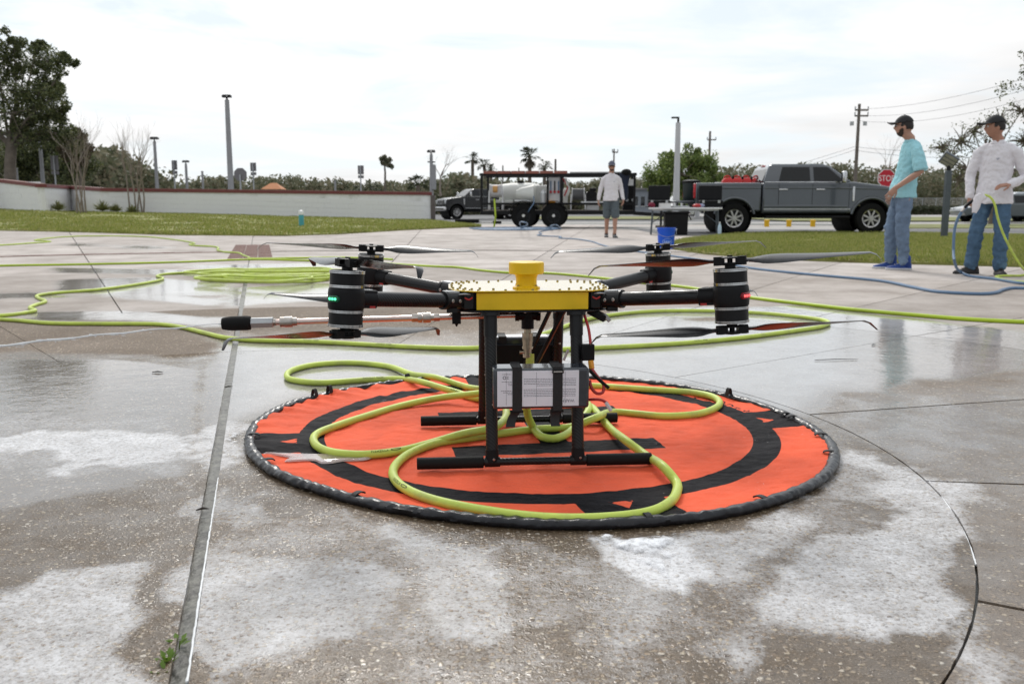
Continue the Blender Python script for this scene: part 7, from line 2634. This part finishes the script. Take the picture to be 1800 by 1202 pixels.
def baked(mb, name, m, parent, voxel, smooth=4, wrinkle=0.0, wsize=0.09, extra=None):
    """lofted limbs fused into one surface; folds pressed in with noise"""
    me_ = mb.mesh(name, 0)
    o = bpy.data.objects.new(name, me_)
    COL.objects.link(o)
    r_ = o.modifiers.new("fuse", "REMESH")
    r_.mode, r_.voxel_size = "VOXEL", voxel
    s_ = o.modifiers.new("smooth", "SMOOTH")
    s_.iterations, s_.factor = smooth, 0.5
    if wrinkle:
        tex = bpy.data.textures.new(name + "_folds", "CLOUDS")
        tex.noise_scale, tex.noise_depth = wsize, 2
        d_ = o.modifiers.new("folds", "DISPLACE")
        d_.texture, d_.strength, d_.mid_level = tex, wrinkle, 0.5
        d_.texture_coords = "LOCAL"
    dg = bpy.context.evaluated_depsgraph_get()
    nm = bpy.data.meshes.new_from_object(o.evaluated_get(dg))
    bpy.data.objects.remove(o)
    bpy.data.meshes.remove(me_)
    if extra is not None:
        bm = bmesh.new()
        bm.from_mesh(nm)
        em = extra.mesh("x", 0)
        bm.from_mesh(em)
        bm.to_mesh(nm)
        bm.free()
        bpy.data.meshes.remove(em)
    nm.polygons.foreach_set("use_smooth", [True] * len(nm.polygons))
    nm.materials.clear()
    return link_mesh(name, nm, m, parent)


def limb(mb, pts, rad, n=14, ref=(0, 1, 0), flat0=False):
    """tapered tube with round ends (flat0: cut straight at the start, as a hem is)"""
    pts = [Vector(p) for p in pts]
    rad = [r if isinstance(r, tuple) else (r, r) for r in rad]
    a, b = pts[0], pts[-1]
    d0, d1 = (pts[0] - pts[1]).normalized(), (pts[-1] - pts[-2]).normalized()
    r0, r1 = min(rad[0]), min(rad[-1])
    P_ = [a + d0 * r0 * 0.8, a + d0 * r0 * 0.5] + pts + [b + d1 * r1 * 0.5, b + d1 * r1 * 0.8]
    R_ = [(rad[0][0] * 0.35, rad[0][1] * 0.35), (rad[0][0] * 0.8, rad[0][1] * 0.8)] + rad + [(rad[-1][0] * 0.8, rad[-1][1] * 0.8), (rad[-1][0] * 0.35, rad[-1][1] * 0.35)]
    if flat0:
        P_, R_ = P_[2:], R_[2:]
    mb.tube(P_, R_, n, True, False, Vector(ref))


NU, NV = 44, 34


def head_surface(u, v, off=0.0):
    """point of the head: u round the head (0 in front), v from chin (0) to crown (1)"""
    th = math.pi * v
    x, y, z = math.sin(th) * math.cos(u), math.sin(th) * math.sin(u), -math.cos(th)
    sx, sy, sz = 0.099, 0.077, 0.118
    if z < 0:
        sy *= 1 - 0.26 * (-z) ** 1.6
        sx *= (1 - 0.10 * (-z) ** 2) if x > 0 else (1 - 0.38 * (-z) ** 1.5)
    X, Y_, Z = (sx + off) * x, (sy + off) * y, (sz + off) * z
    if x > 0:
        g = lambda cy, cz, wy, wz: math.exp(-((Y_ - cy) / wy) ** 2 - ((Z - cz) / wz) ** 2)
        X += 0.024 * g(0, -0.018, 0.013, 0.022) + 0.010 * g(0, 0.008, 0.009, 0.02) + 0.005 * g(0, 0.034, 0.05, 0.012) + 0.006 * g(0, -0.062, 0.022, 0.012) + 0.009 * g(0, -0.102, 0.025, 0.018)
        X -= 0.011 * (g(0.031, 0.012, 0.016, 0.012) + g(-0.031, 0.012, 0.016, 0.012)) + 0.004 * g(0, -0.045, 0.02, 0.006)
    return Vector((X, Y_, Z))


def head_mesh(mb, Mh, off=0.0, cond=None):
    vs, fs, ids = [], [], {}
    for j in range(NV + 1):
        for i in range(NU):
            ids[(i, j)] = len(vs)
            vs.append(Mh @ head_surface(math.tau * i / NU, 0.001 + 0.998 * j / NV, off))
    for j in range(NV):
        for i in range(NU):
            if cond is None or cond((math.tau * (i + 0.5) / NU + math.pi) % math.tau - math.pi, (j + 0.5) / NV):
                fs.append((ids[(i, j)], ids[((i + 1) % NU, j)], ids[((i + 1) % NU, j + 1)], ids[(i, j + 1)]))
    if cond is not None:      # shell with thickness
        base = len(vs)
        for j in range(NV + 1):
            for i in range(NU):
                vs.append(Mh @ head_surface(math.tau * i / NU, 0.001 + 0.998 * j / NV, off - 0.012))
        cnt = set()
        for f in fs:
            for k in range(4):
                cnt.add((f[k], f[(k + 1) % 4]))
        inner = [tuple(base + q for q in reversed(f)) for f in fs]
        edge = [(a, base + a, base + b, b) for a, b in cnt if (b, a) not in cnt]
        fs = fs + inner + edge
    mb.add(vs, fs)


def hand(mb, wrist, fwd, palm_n, curl, spread=0.12, thumb_side=1):
    """palm and five fingers; fwd along the hand, palm_n out of the palm, curl in radians per joint"""
    f = Vector(fwd).normalized()
    n = (Vector(palm_n) - f * Vector(palm_n).dot(f)).normalized()
    s = f.cross(n) * thumb_side
    w = Vector(wrist)
    limb(mb, [w - f * 0.02, w + f * 0.03, w + f * 0.075, w + f * 0.092], [(0.026, 0.020), (0.036, 0.019), (0.041, 0.016), (0.039, 0.013)], 12, s)
    for k, (o_, L_) in enumerate(((0.028, 0.070), (0.0095, 0.078), (-0.0095, 0.073), (-0.028, 0.058))):
        p = w + f * 0.088 + s * o_
        d = (f + s * (o_ * spread * 12)).normalized()
        pts = [p - d * 0.012, p]
        c = curl * (0.8 + 0.12 * k)
        for seg in (0.45, 0.32, 0.25):
            d = (d * math.cos(c) + n * math.sin(c)).normalized()
            p = p + d * L_ * seg
            pts.append(p)
        limb(mb, pts, [0.0088, 0.0088, 0.0082, 0.0074, 0.0062], 8, s)
    p = w + f * 0.025 + s * 0.03
    d = (f * 0.62 + s * 0.70 + n * 0.35).normalized()
    pts = [p - d * 0.01, p, p + d * 0.036]
    d2 = (f * 0.9 + s * 0.22 + n * (0.25 + curl * 0.5)).normalized()
    pts += [pts[-1] + d2 * 0.030, pts[-1] + d2 * 0.052]
    limb(mb, pts, [0.012, 0.0115, 0.010, 0.009, 0.007], 8, n)


def shoe(parent, ankle, yaw, up, sole, name="shoe", high=0.09, L_=0.29):
    Ms = Matrix.Translation((ankle[0], ankle[1], 0)) @ Matrix.Rotation(yaw, 4, "Z")
    mb = MB(Ms)
    rings = []
    for x, w_, h_ in ((-0.085, 0.030, 0.075), (-0.07, 0.038, 0.10), (-0.02, 0.040, 0.105), (0.04, 0.043, 0.085), (0.10, 0.048, 0.062), (0.15, 0.047, 0.052), (0.185, 0.036, 0.042), (0.20, 0.018, 0.032)):
        rings.append([(x * L_ / 0.29, w_ * math.cos(a) * (1.0 if math.sin(a) < 0.2 else 0.9), max(0.018, 0.02 + (h_ - 0.02) * max(0, math.sin(a)))) for a in [math.tau * k / 16 for k in range(16)]])
    mb.loft(rings)
    limb(mb, [(-0.03, 0, 0.06), (-0.032, 0, high), (-0.03, 0, high + 0.03)], [(0.05, 0.046), (0.048, 0.045), (0.046, 0.045)], 14)
    o = mb.build(name, up, parent, 60)
    ms = MB(Ms)
    out = []
    for x, w_ in ((-0.092, 0.022), (-0.08, 0.038), (-0.03, 0.042), (0.03, 0.043), (0.09, 0.051), (0.15, 0.050), (0.19, 0.038), (0.208, 0.018)):
        out.append((x * L_ / 0.29, w_))
    pl = [(x, w_) for x, w_ in out] + [(x, -w_) for x, w_ in reversed(out)]
    ms.prism(pl, 0.002, 0.024)
    ms.build("sole", sole, o, 30, 0.004)
    ml = MB(Ms)
    for k in range(4):
        ml.bar((0.035 + 0.022 * k, -0.022, 0.092 - 0.009 * k), (0.035 + 0.022 * k, 0.022, 0.092 - 0.009 * k), 0.005, 0.006)
    ml.build("laces", sole, o, 0)
    return o


def person(label, loc, rz, J, look):
    """J: joints in the person's own frame (x forward, y left, z up)"""
    t = thing("person", label, "person", loc, rz)
    t.scale = (0.972,) * 3
    V3 = Vector
    H = V3(J["head"])
    Mh = Matrix.Translation(H) @ Matrix.Rotation(J.get("head_yaw", 0), 4, "Z") @ Matrix.Rotation(J.get("head_tilt", 0), 4, "Y")
    pel, che, nek = V3(J["pelvis"]), V3(J["chest"]), V3(J["neck"])
    lat = V3((0, 1, 0))
    body, extra = MB(), MB()
    limb(body, [pel - V3((0, 0, 0.06)), pel + V3((0, 0, 0.06)), pel.lerp(che, 0.5), che, che.lerp(nek, 0.55)], [(0.150, 0.095), (0.150, 0.095), (0.135, 0.09), (0.155, 0.10), (0.12, 0.075)], 20, lat)
    limb(body, [nek - V3((0, 0, 0.05)), nek + V3((0, 0, 0.03)), H - V3((0.012, 0, 0.07))], [0.066, 0.058, 0.056], 14, lat)
    head_mesh(body, Mh)
    for s in (-1, 1):
        body.ball((0, 0, 0), (0.016, 0.009, 0.031), 10, 8, Mh @ Matrix.Translation((-0.008, s * 0.079, -0.005)) @ Matrix.Rotation(0.15, 4, "Y"))
    for sd, k in ((1, "l"), (-1, "r")):
        sh, el, wr = V3(J["sho_" + k]), V3(J["elb_" + k]), V3(J["wri_" + k])
        limb(body, [sh - V3((0, sd * 0.06, 0.03)), sh - V3((0, sd * 0.02, 0.03)), sh.lerp(el, 0.35), el, el.lerp(wr, 0.3), wr], [0.036, 0.040, 0.044, 0.039, 0.040, 0.026], 14, lat)
        hp, kn, an = V3(J["hip_" + k]), V3(J["kne_" + k]), V3(J["ank_" + k])
        limb(body, [hp, hp.lerp(kn, 0.4), kn, kn.lerp(an, 0.35), an.lerp(V3((an.x, an.y, 0.05)), 0.2)], [0.088, 0.078, 0.058, 0.056, 0.037], 14, lat)
        hd_ = J["hand_" + k]
        hand(extra, wr, hd_[0], hd_[1], hd_[2], thumb_side=hd_[3])
    baked(body, "body", look["skin"], t, 0.010, 3, extra=extra)
    # eyes
    for s in (-1, 1):
        ey = MB()
        ey.ball(tuple(Mh @ V3((0.080, s * 0.031, 0.012))), 0.0125, 10, 8)
        eo = ey.build("eye", M["eye_white"], t)
        MB().ball(tuple(Mh @ V3((0.0885, s * 0.031, 0.012))), 0.006, 8, 6).build("iris", M["black_plastic"], eo)
    # hair, beard
    if look.get("hair"):
        hm = MB()
        head_mesh(hm, Mh, 0.007, lambda u, v: (abs(u) > 1.25 and v > 0.50 - 0.10 * (abs(u) > 1.9)) or v > 0.74)
        hm.build("hair", look["hair"], t, 60)
    if look.get("beard"):
        lo_, hi_ = look.get("beard_zone", (0.02, 0.30))
        bw_ = look.get("beard_w", 1.62)
        hm = MB()
        head_mesh(hm, Mh, 0.0045, lambda u, v: abs(u) < bw_ and lo_ < v < (hi_ if abs(u) < 0.75 else hi_ + 0.14 * sstep(0.75, 1.4, abs(u))) and not (abs(u) < 0.26 and 0.30 < v < 0.345))
        hm.build("beard", look["beard"], t, 60)
    # cap with its peak
    cm = MB()
    head_mesh(cm, Mh, 0.018, lambda u, v: v > 0.63 - 0.03 * math.cos(u))
    co_ = cm.build("cap", look["cap"], t, 60)
    br = []
    for i in range(13):
        a = (i - 6) / 6 * 1.15
        r0 = V3((0.108 * math.cos(a), 0.088 * math.sin(a), 0.048 - 0.006 * abs(a)))
        r1 = V3((0.108 + 0.085 * math.cos(a * 0.95), 0.086 * math.sin(a) * 1.02, 0.050 - 0.016 * a * a))
        br.append([Mh @ r0, Mh @ r1, Mh @ (r1 + V3((0, 0, 0.005))), Mh @ (r0 + V3((0, 0, 0.006)))])
    MB().loft(br).build("peak", look.get("peak", look["cap"]), co_, 40)
    if look.get("cap_front"):
        fm_ = MB()
        head_mesh(fm_, Mh, 0.0165, lambda u, v: 0.62 < v < 0.68 and abs(u) < 1.2)
        fm_.build("cap_band", look["cap_front"], co_, 60)
    MB().ball(tuple(Mh @ V3((0, 0, 0.135))), 0.008, 8, 6).build("cap_button", look["cap"], co_)
    if look.get("glasses"):
        g = MB()
        for s in (-1, 1):
            g.loft([[Mh @ V3((0.098 + e - 0.25 * abs(s * 0.031 + 0.026 * math.cos(a)) ** 1.6 * 1.2, s * 0.033 + 0.025 * math.cos(a), 0.012 + 0.018 * math.sin(a))) for a in [math.tau * k / 14 for k in range(14)]] for e in (0.0, 0.004)])
            g.bar(Mh @ V3((0.088, s * 0.058, 0.018)), Mh @ V3((-0.005, s * 0.083, 0.012)), 0.004, 0.006)
        g.bar(Mh @ V3((0.101, -0.012, 0.016)), Mh @ V3((0.101, 0.012, 0.016)), 0.005, 0.004)
        g.build("sunglasses", M["glass_dark"], t, 30)
    # shirt
    sm = MB()
    hem = J["hem"]
    limb(sm, [V3((pel.x, 0, hem)), V3((pel.x, 0, hem + 0.1)), pel.lerp(che, 0.45), che, che.lerp(nek, 0.5), che.lerp(nek, 0.82), nek - V3((0, 0, 0.012))], [(0.198, 0.158), (0.192, 0.150), (0.168, 0.128), (0.172, 0.126), (0.158, 0.104), (0.115, 0.086), (0.070, 0.066)], 24, lat, True)
    for sd, k in ((1, "l"), (-1, "r")):
        sh, el, wr = V3(J["sho_" + k]), V3(J["elb_" + k]), V3(J["wri_" + k])
        fw_ = look["sleeve"]
        if fw_ > 1.0:
            en = el.lerp(wr, fw_ - 1.0)
            limb(sm, [sh - V3((0, sd * 0.075, -0.02)), sh - V3((0, sd * 0.03, 0.012)), sh.lerp(el, 0.14), sh.lerp(el, 0.5), el, el.lerp(wr, 0.5), en], [0.056, 0.058, 0.059, 0.058, 0.055, 0.049, 0.042], 14, lat)
        else:
            en = sh.lerp(el, fw_)
            limb(sm, [en, en.lerp(sh, 0.45), sh.lerp(en, 0.16), sh - V3((0, sd * 0.03, 0.012)), sh - V3((0, sd * 0.075, -0.02))], [0.080, 0.078, 0.068, 0.061, 0.058], 14, lat, True)
    so_ = baked(sm, "shirt", look["shirt"], t, 0.010, 2, 0.026, 0.05)
    cl = MB()
    ringp = [nek + V3((0.068 * math.cos(a), 0.072 * math.sin(a), -0.008 - 0.012 * math.cos(a))) for a in [math.tau * k / 20 for k in range(20)]]
    cl.tube(ringp, 0.0085, 6, closed=True)
    cl.build("collar", look["shirt"], so_, 60)
    # trousers
    pm2 = MB()
    limb(pm2, [pel + V3((0, 0, -0.06)), pel + V3((0, 0, 0.06)), pel + V3((0, 0, 0.10))], [(0.148, 0.108), (0.142, 0.098), (0.13, 0.09)], 20, lat)
    for sd, k in ((1, "l"), (-1, "r")):
        hp, kn, an = V3(J["hip_" + k]), V3(J["kne_" + k]), V3(J["ank_" + k])
        if look["legs"] == "shorts":
            e = hp.lerp(kn, 0.96)
            limb(pm2, [hp, hp.lerp(kn, 0.4), e], [0.108, 0.108, 0.100], 16, lat)
        else:
            limb(pm2, [hp, hp.lerp(kn, 0.4), kn, kn.lerp(an, 0.45), an - V3((0, 0, 0.0))], [0.090, 0.090, 0.075, 0.071, look.get("cuff", 0.068)], 16, lat)
    baked(pm2, "shorts" if look["legs"] == "shorts" else "jeans", look["trousers"], t, 0.011, 2, 0.036, 0.055)
    for k in ("l", "r"):
        an = J["ank_" + k]
        shoe(t, an, J.get("toe_" + k, 0.0), look["shoe"], look["sole"], look.get("shoe_name", "shoe"), look.get("shoe_high", 0.085))
    if look.get("logo"):
        lx, ly_, lz_ = look["logo"]
        lm_ = MB()
        dg = so_.data
        best = min(dg.vertices, key=lambda v: (v.co.y - ly_) ** 2 + (v.co.z - lz_) ** 2 - 0.4 * max(0, v.co.x))
        p = best.co + V3((0.006, 0, 0))
        for dz, w_ in ((0, 0.075), (-0.012, 0.05)):
            lm_.add([(p.x - 0.012, p.y - w_ / 2, p.z + dz), (p.x + 0.006, p.y + w_ / 2 - 0.02, p.z + dz + 0.006), (p.x + 0.006, p.y + w_ / 2 - 0.02, p.z + dz + 0.013), (p.x - 0.012, p.y - w_ / 2, p.z + dz + 0.008)], [(0, 1, 2, 3)])
        lm_.build("chest_logo", M["logo_grey"], so_, 0)
    return t


M["eye_white"] = mat("eye_white", (0.6, 0.58, 0.55), 0.2)
M["logo_grey"] = mat("logo_grey", (0.22, 0.24, 0.3), 0.6)
M["skin_a"] = skin_mat("skin_a", (0.40, 0.22, 0.155))
M["skin_b"] = skin_mat("skin_b", (0.36, 0.185, 0.125))
M["hair_dark"] = mat("hair_dark", (0.014, 0.010, 0.008), 0.6, var=0.4, scale=60, bump=0.7, bscale=160)
M["beard_brown"] = mat("beard_brown", (0.035, 0.021, 0.014), 0.7, var=0.4, scale=60, bump=0.7, bscale=160)
M["cap_black"] = mat("cap_black", (0.014, 0.014, 0.015), 0.75, var=0.2, bump=0.2, bscale=200)
M["cap_grey"] = mat("cap_grey", (0.10, 0.11, 0.15), 0.75, var=0.15)
M["teal_shirt"] = mat("teal_shirt", (0.32, 0.60, 0.66), 0.8, var=0.07, scale=8, bump=0.7, bscale=17, spec=0.15)
M["white_shirt"] = mat("white_shirt", (0.70, 0.675, 0.705), 0.8, var=0.05, scale=8, bump=0.7, bscale=17, spec=0.15)
M["jean_light"] = denim("jean_light", (0.15, 0.205, 0.29))
M["jean_mid"] = denim("jean_mid", (0.075, 0.13, 0.205))
M["short_grey"] = mat("short_grey", (0.085, 0.105, 0.118), 0.8, var=0.1)
M["shoe_blue"] = mat("shoe_blue", (0.012, 0.045, 0.21), 0.6, var=0.3, scale=20)
M["shoe_grey"] = mat("shoe_grey", (0.11, 0.115, 0.115), 0.7, var=0.3, scale=20)
M["boot_dark"] = mat("boot_dark", (0.028, 0.024, 0.024), 0.7, var=0.3, scale=15)
M["sole_white"] = mat("sole_white", (0.55, 0.55, 0.56), 0.6)
M["sole_dark"] = mat("sole_dark", (0.02, 0.02, 0.02), 0.8)

# the man in the teal shirt, side on, looking left
g = gp(1578, 473.5, 0)
person("bearded man in a teal shirt, jeans and blue shoes looking away left", (g.x, g.y, 0.0), R(168),
       dict(head=(0.03, 0.0, 1.70), head_yaw=R(-14), pelvis=(0.0, 0, 0.95), chest=(-0.06, 0, 1.30), neck=(-0.045, 0, 1.535), hem=0.865,
            sho_l=(-0.085, 0.185, 1.455), elb_l=(-0.13, 0.27, 1.165), wri_l=(0.13, 0.25, 0.975), hand_l=((0.55, 0.08, -0.75), (0.2, -0.95, -0.1), 0.3, 1),
            sho_r=(-0.075, -0.185, 1.455), elb_r=(-0.08, -0.26, 1.165), wri_r=(0.06, -0.24, 0.93), hand_r=((0.4, 0, -0.9), (0.2, 0.95, -0.1), 0.35, -1),
            hip_l=(-0.01, 0.09, 0.90), kne_l=(0.0, 0.10, 0.50), ank_l=(-0.045, 0.11, 0.10), hip_r=(0.0, -0.09, 0.90), kne_r=(0.09, -0.10, 0.50), ank_r=(0.07, -0.12, 0.10), toe_l=R(-4), toe_r=R(4)),
       dict(skin=M["skin_a"], hair=M["hair_dark"], beard=M["beard_brown"], cap=M["cap_black"], glasses=True, shirt=M["teal_shirt"], sleeve=0.98, legs="jeans", trousers=M["jean_light"], cuff=0.062, shoe=M["shoe_blue"], sole=M["sole_white"], shoe_high=0.12))
# the man in white with the hoses
g = gp(1736, 482, 0)
pw_ = person("man in a white long-sleeved shirt and jeans holding two hoses", (g.x, g.y, 0.0), R(226),
             dict(head=(0.035, -0.03, 1.625), head_yaw=R(-58), pelvis=(0.0, 0, 0.91), chest=(-0.02, 0.0, 1.25), neck=(-0.005, 0, 1.47), hem=0.79,
                  sho_l=(-0.02, 0.180, 1.39), elb_l=(-0.09, 0.285, 1.075), wri_l=(0.175, 0.20, 0.995), hand_l=((0.7, -0.7, -0.1), (-0.1, -0.3, -0.9), 0.35, 1),
                  sho_r=(0.0, -0.180, 1.39), elb_r=(0.03, -0.255, 1.10), wri_r=(0.135, -0.21, 0.86), hand_r=((0.35, 0.15, -0.9), (0.2, 0.95, 0.1), 0.85, -1),
                  hip_l=(0.0, 0.09, 0.86), kne_l=(0.05, 0.12, 0.48), ank_l=(0.05, 0.13, 0.10), hip_r=(0.0, -0.09, 0.86), kne_r=(0.07, -0.13, 0.48), ank_r=(0.07, -0.16, 0.10), toe_l=R(30), toe_r=R(-40)),
             dict(skin=M["skin_b"], hair=M["hair_dark"], beard=M["hair_dark"], beard_zone=(0.02, 0.17), beard_w=0.45, cap=M["cap_black"], shirt=M["white_shirt"], sleeve=1.97, legs="jeans", trousers=M["jean_mid"], cuff=0.074,
                  shoe=M["boot_dark"], sole=M["sole_dark"], shoe_name="boot", shoe_high=0.13, logo=(0.1, 0.09, 1.30)))
# what he holds
hn = at(1703, 361, 9.5)
t = thing("hose_nozzle", "black hose gun held low by the man in white", "nozzle", hn)
MB().tube([(-0.045, 0, -0.03), (0.0, 0, 0.02), (0.07, -0.01, 0.07)], [0.014, 0.019, 0.02], 10).build("gun_body", M["black_plastic"], t)
MB().tube([(-0.075, 0, -0.065), (-0.04, 0, -0.025)], 0.012, 10).build("swivel", M["steel"], t)
MB().bar((0.03, -0.01, 0.02), (0.085, -0.02, 0.0), 0.018, 0.022).build("trigger", M["black_metal"], t, 0, 0.004)
rc = at(1722, 350, 9.42)
t = thing("cleaning_rag", "crumpled white rag in the hands of the man in white", "rag", rc)
rm2 = MB()
rr = random.Random(4)
rings = []
for z, w_ in ((0.055, 0.02), (0.03, 0.055), (0.0, 0.06), (-0.04, 0.045), (-0.09, 0.03), (-0.14, 0.012)):
    rings.append([((w_ + rr.uniform(-0.012, 0.012)) * math.cos(a) - 0.25 * (0.055 - z) * (z < 0), 0.03 * math.sin(a), z + rr.uniform(-0.008, 0.008)) for a in [math.tau * k / 14 for k in range(14)]])
rm2.loft(rings)
rm2.build("cloth", M["white_shirt"], t, 60)
# the man walking up from the trailer
g = gp(1073, 417.5, 0)
person("man in white shirt and grey shorts walking towards the camera", (g.x, g.y, 0.0), R(-90),
       dict(head=(0.03, 0.0, 1.715), head_yaw=R(-6), head_tilt=R(8), pelvis=(0.0, 0, 0.96), chest=(0.0, 0, 1.31), neck=(-0.005, 0, 1.545), hem=0.885,
            sho_l=(-0.01, 0.178, 1.445), elb_l=(-0.05, 0.252, 1.165), wri_l=(0.05, 0.29, 0.92), hand_l=((0.2, 0, -1), (0, -1, -0.1), 0.45, 1),
            sho_r=(-0.01, -0.178, 1.445), elb_r=(-0.04, -0.258, 1.165), wri_r=(-0.02, -0.305, 0.91), hand_r=((0.05, 0, -1), (0, 1, -0.1), 0.4, -1),
            hip_l=(0.01, 0.09, 0.91), kne_l=(0.10, 0.095, 0.51), ank_l=(0.16, 0.085, 0.10), hip_r=(0.0, -0.09, 0.91), kne_r=(-0.02, -0.09, 0.51), ank_r=(-0.15, -0.085, 0.11), toe_l=R(6), toe_r=R(-6)),
       dict(skin=M["skin_a"], hair=M["hair_dark"], beard=M["hair_dark"], cap=M["cap_grey"], cap_front=M["sole_white"], glasses=True, shirt=M["white_shirt"], sleeve=1.95, legs="shorts", trousers=M["short_grey"], shoe=M["shoe_grey"], sole=M["sole_dark"], shoe_high=0.07, logo=(0.1, 0.09, 1.38)))
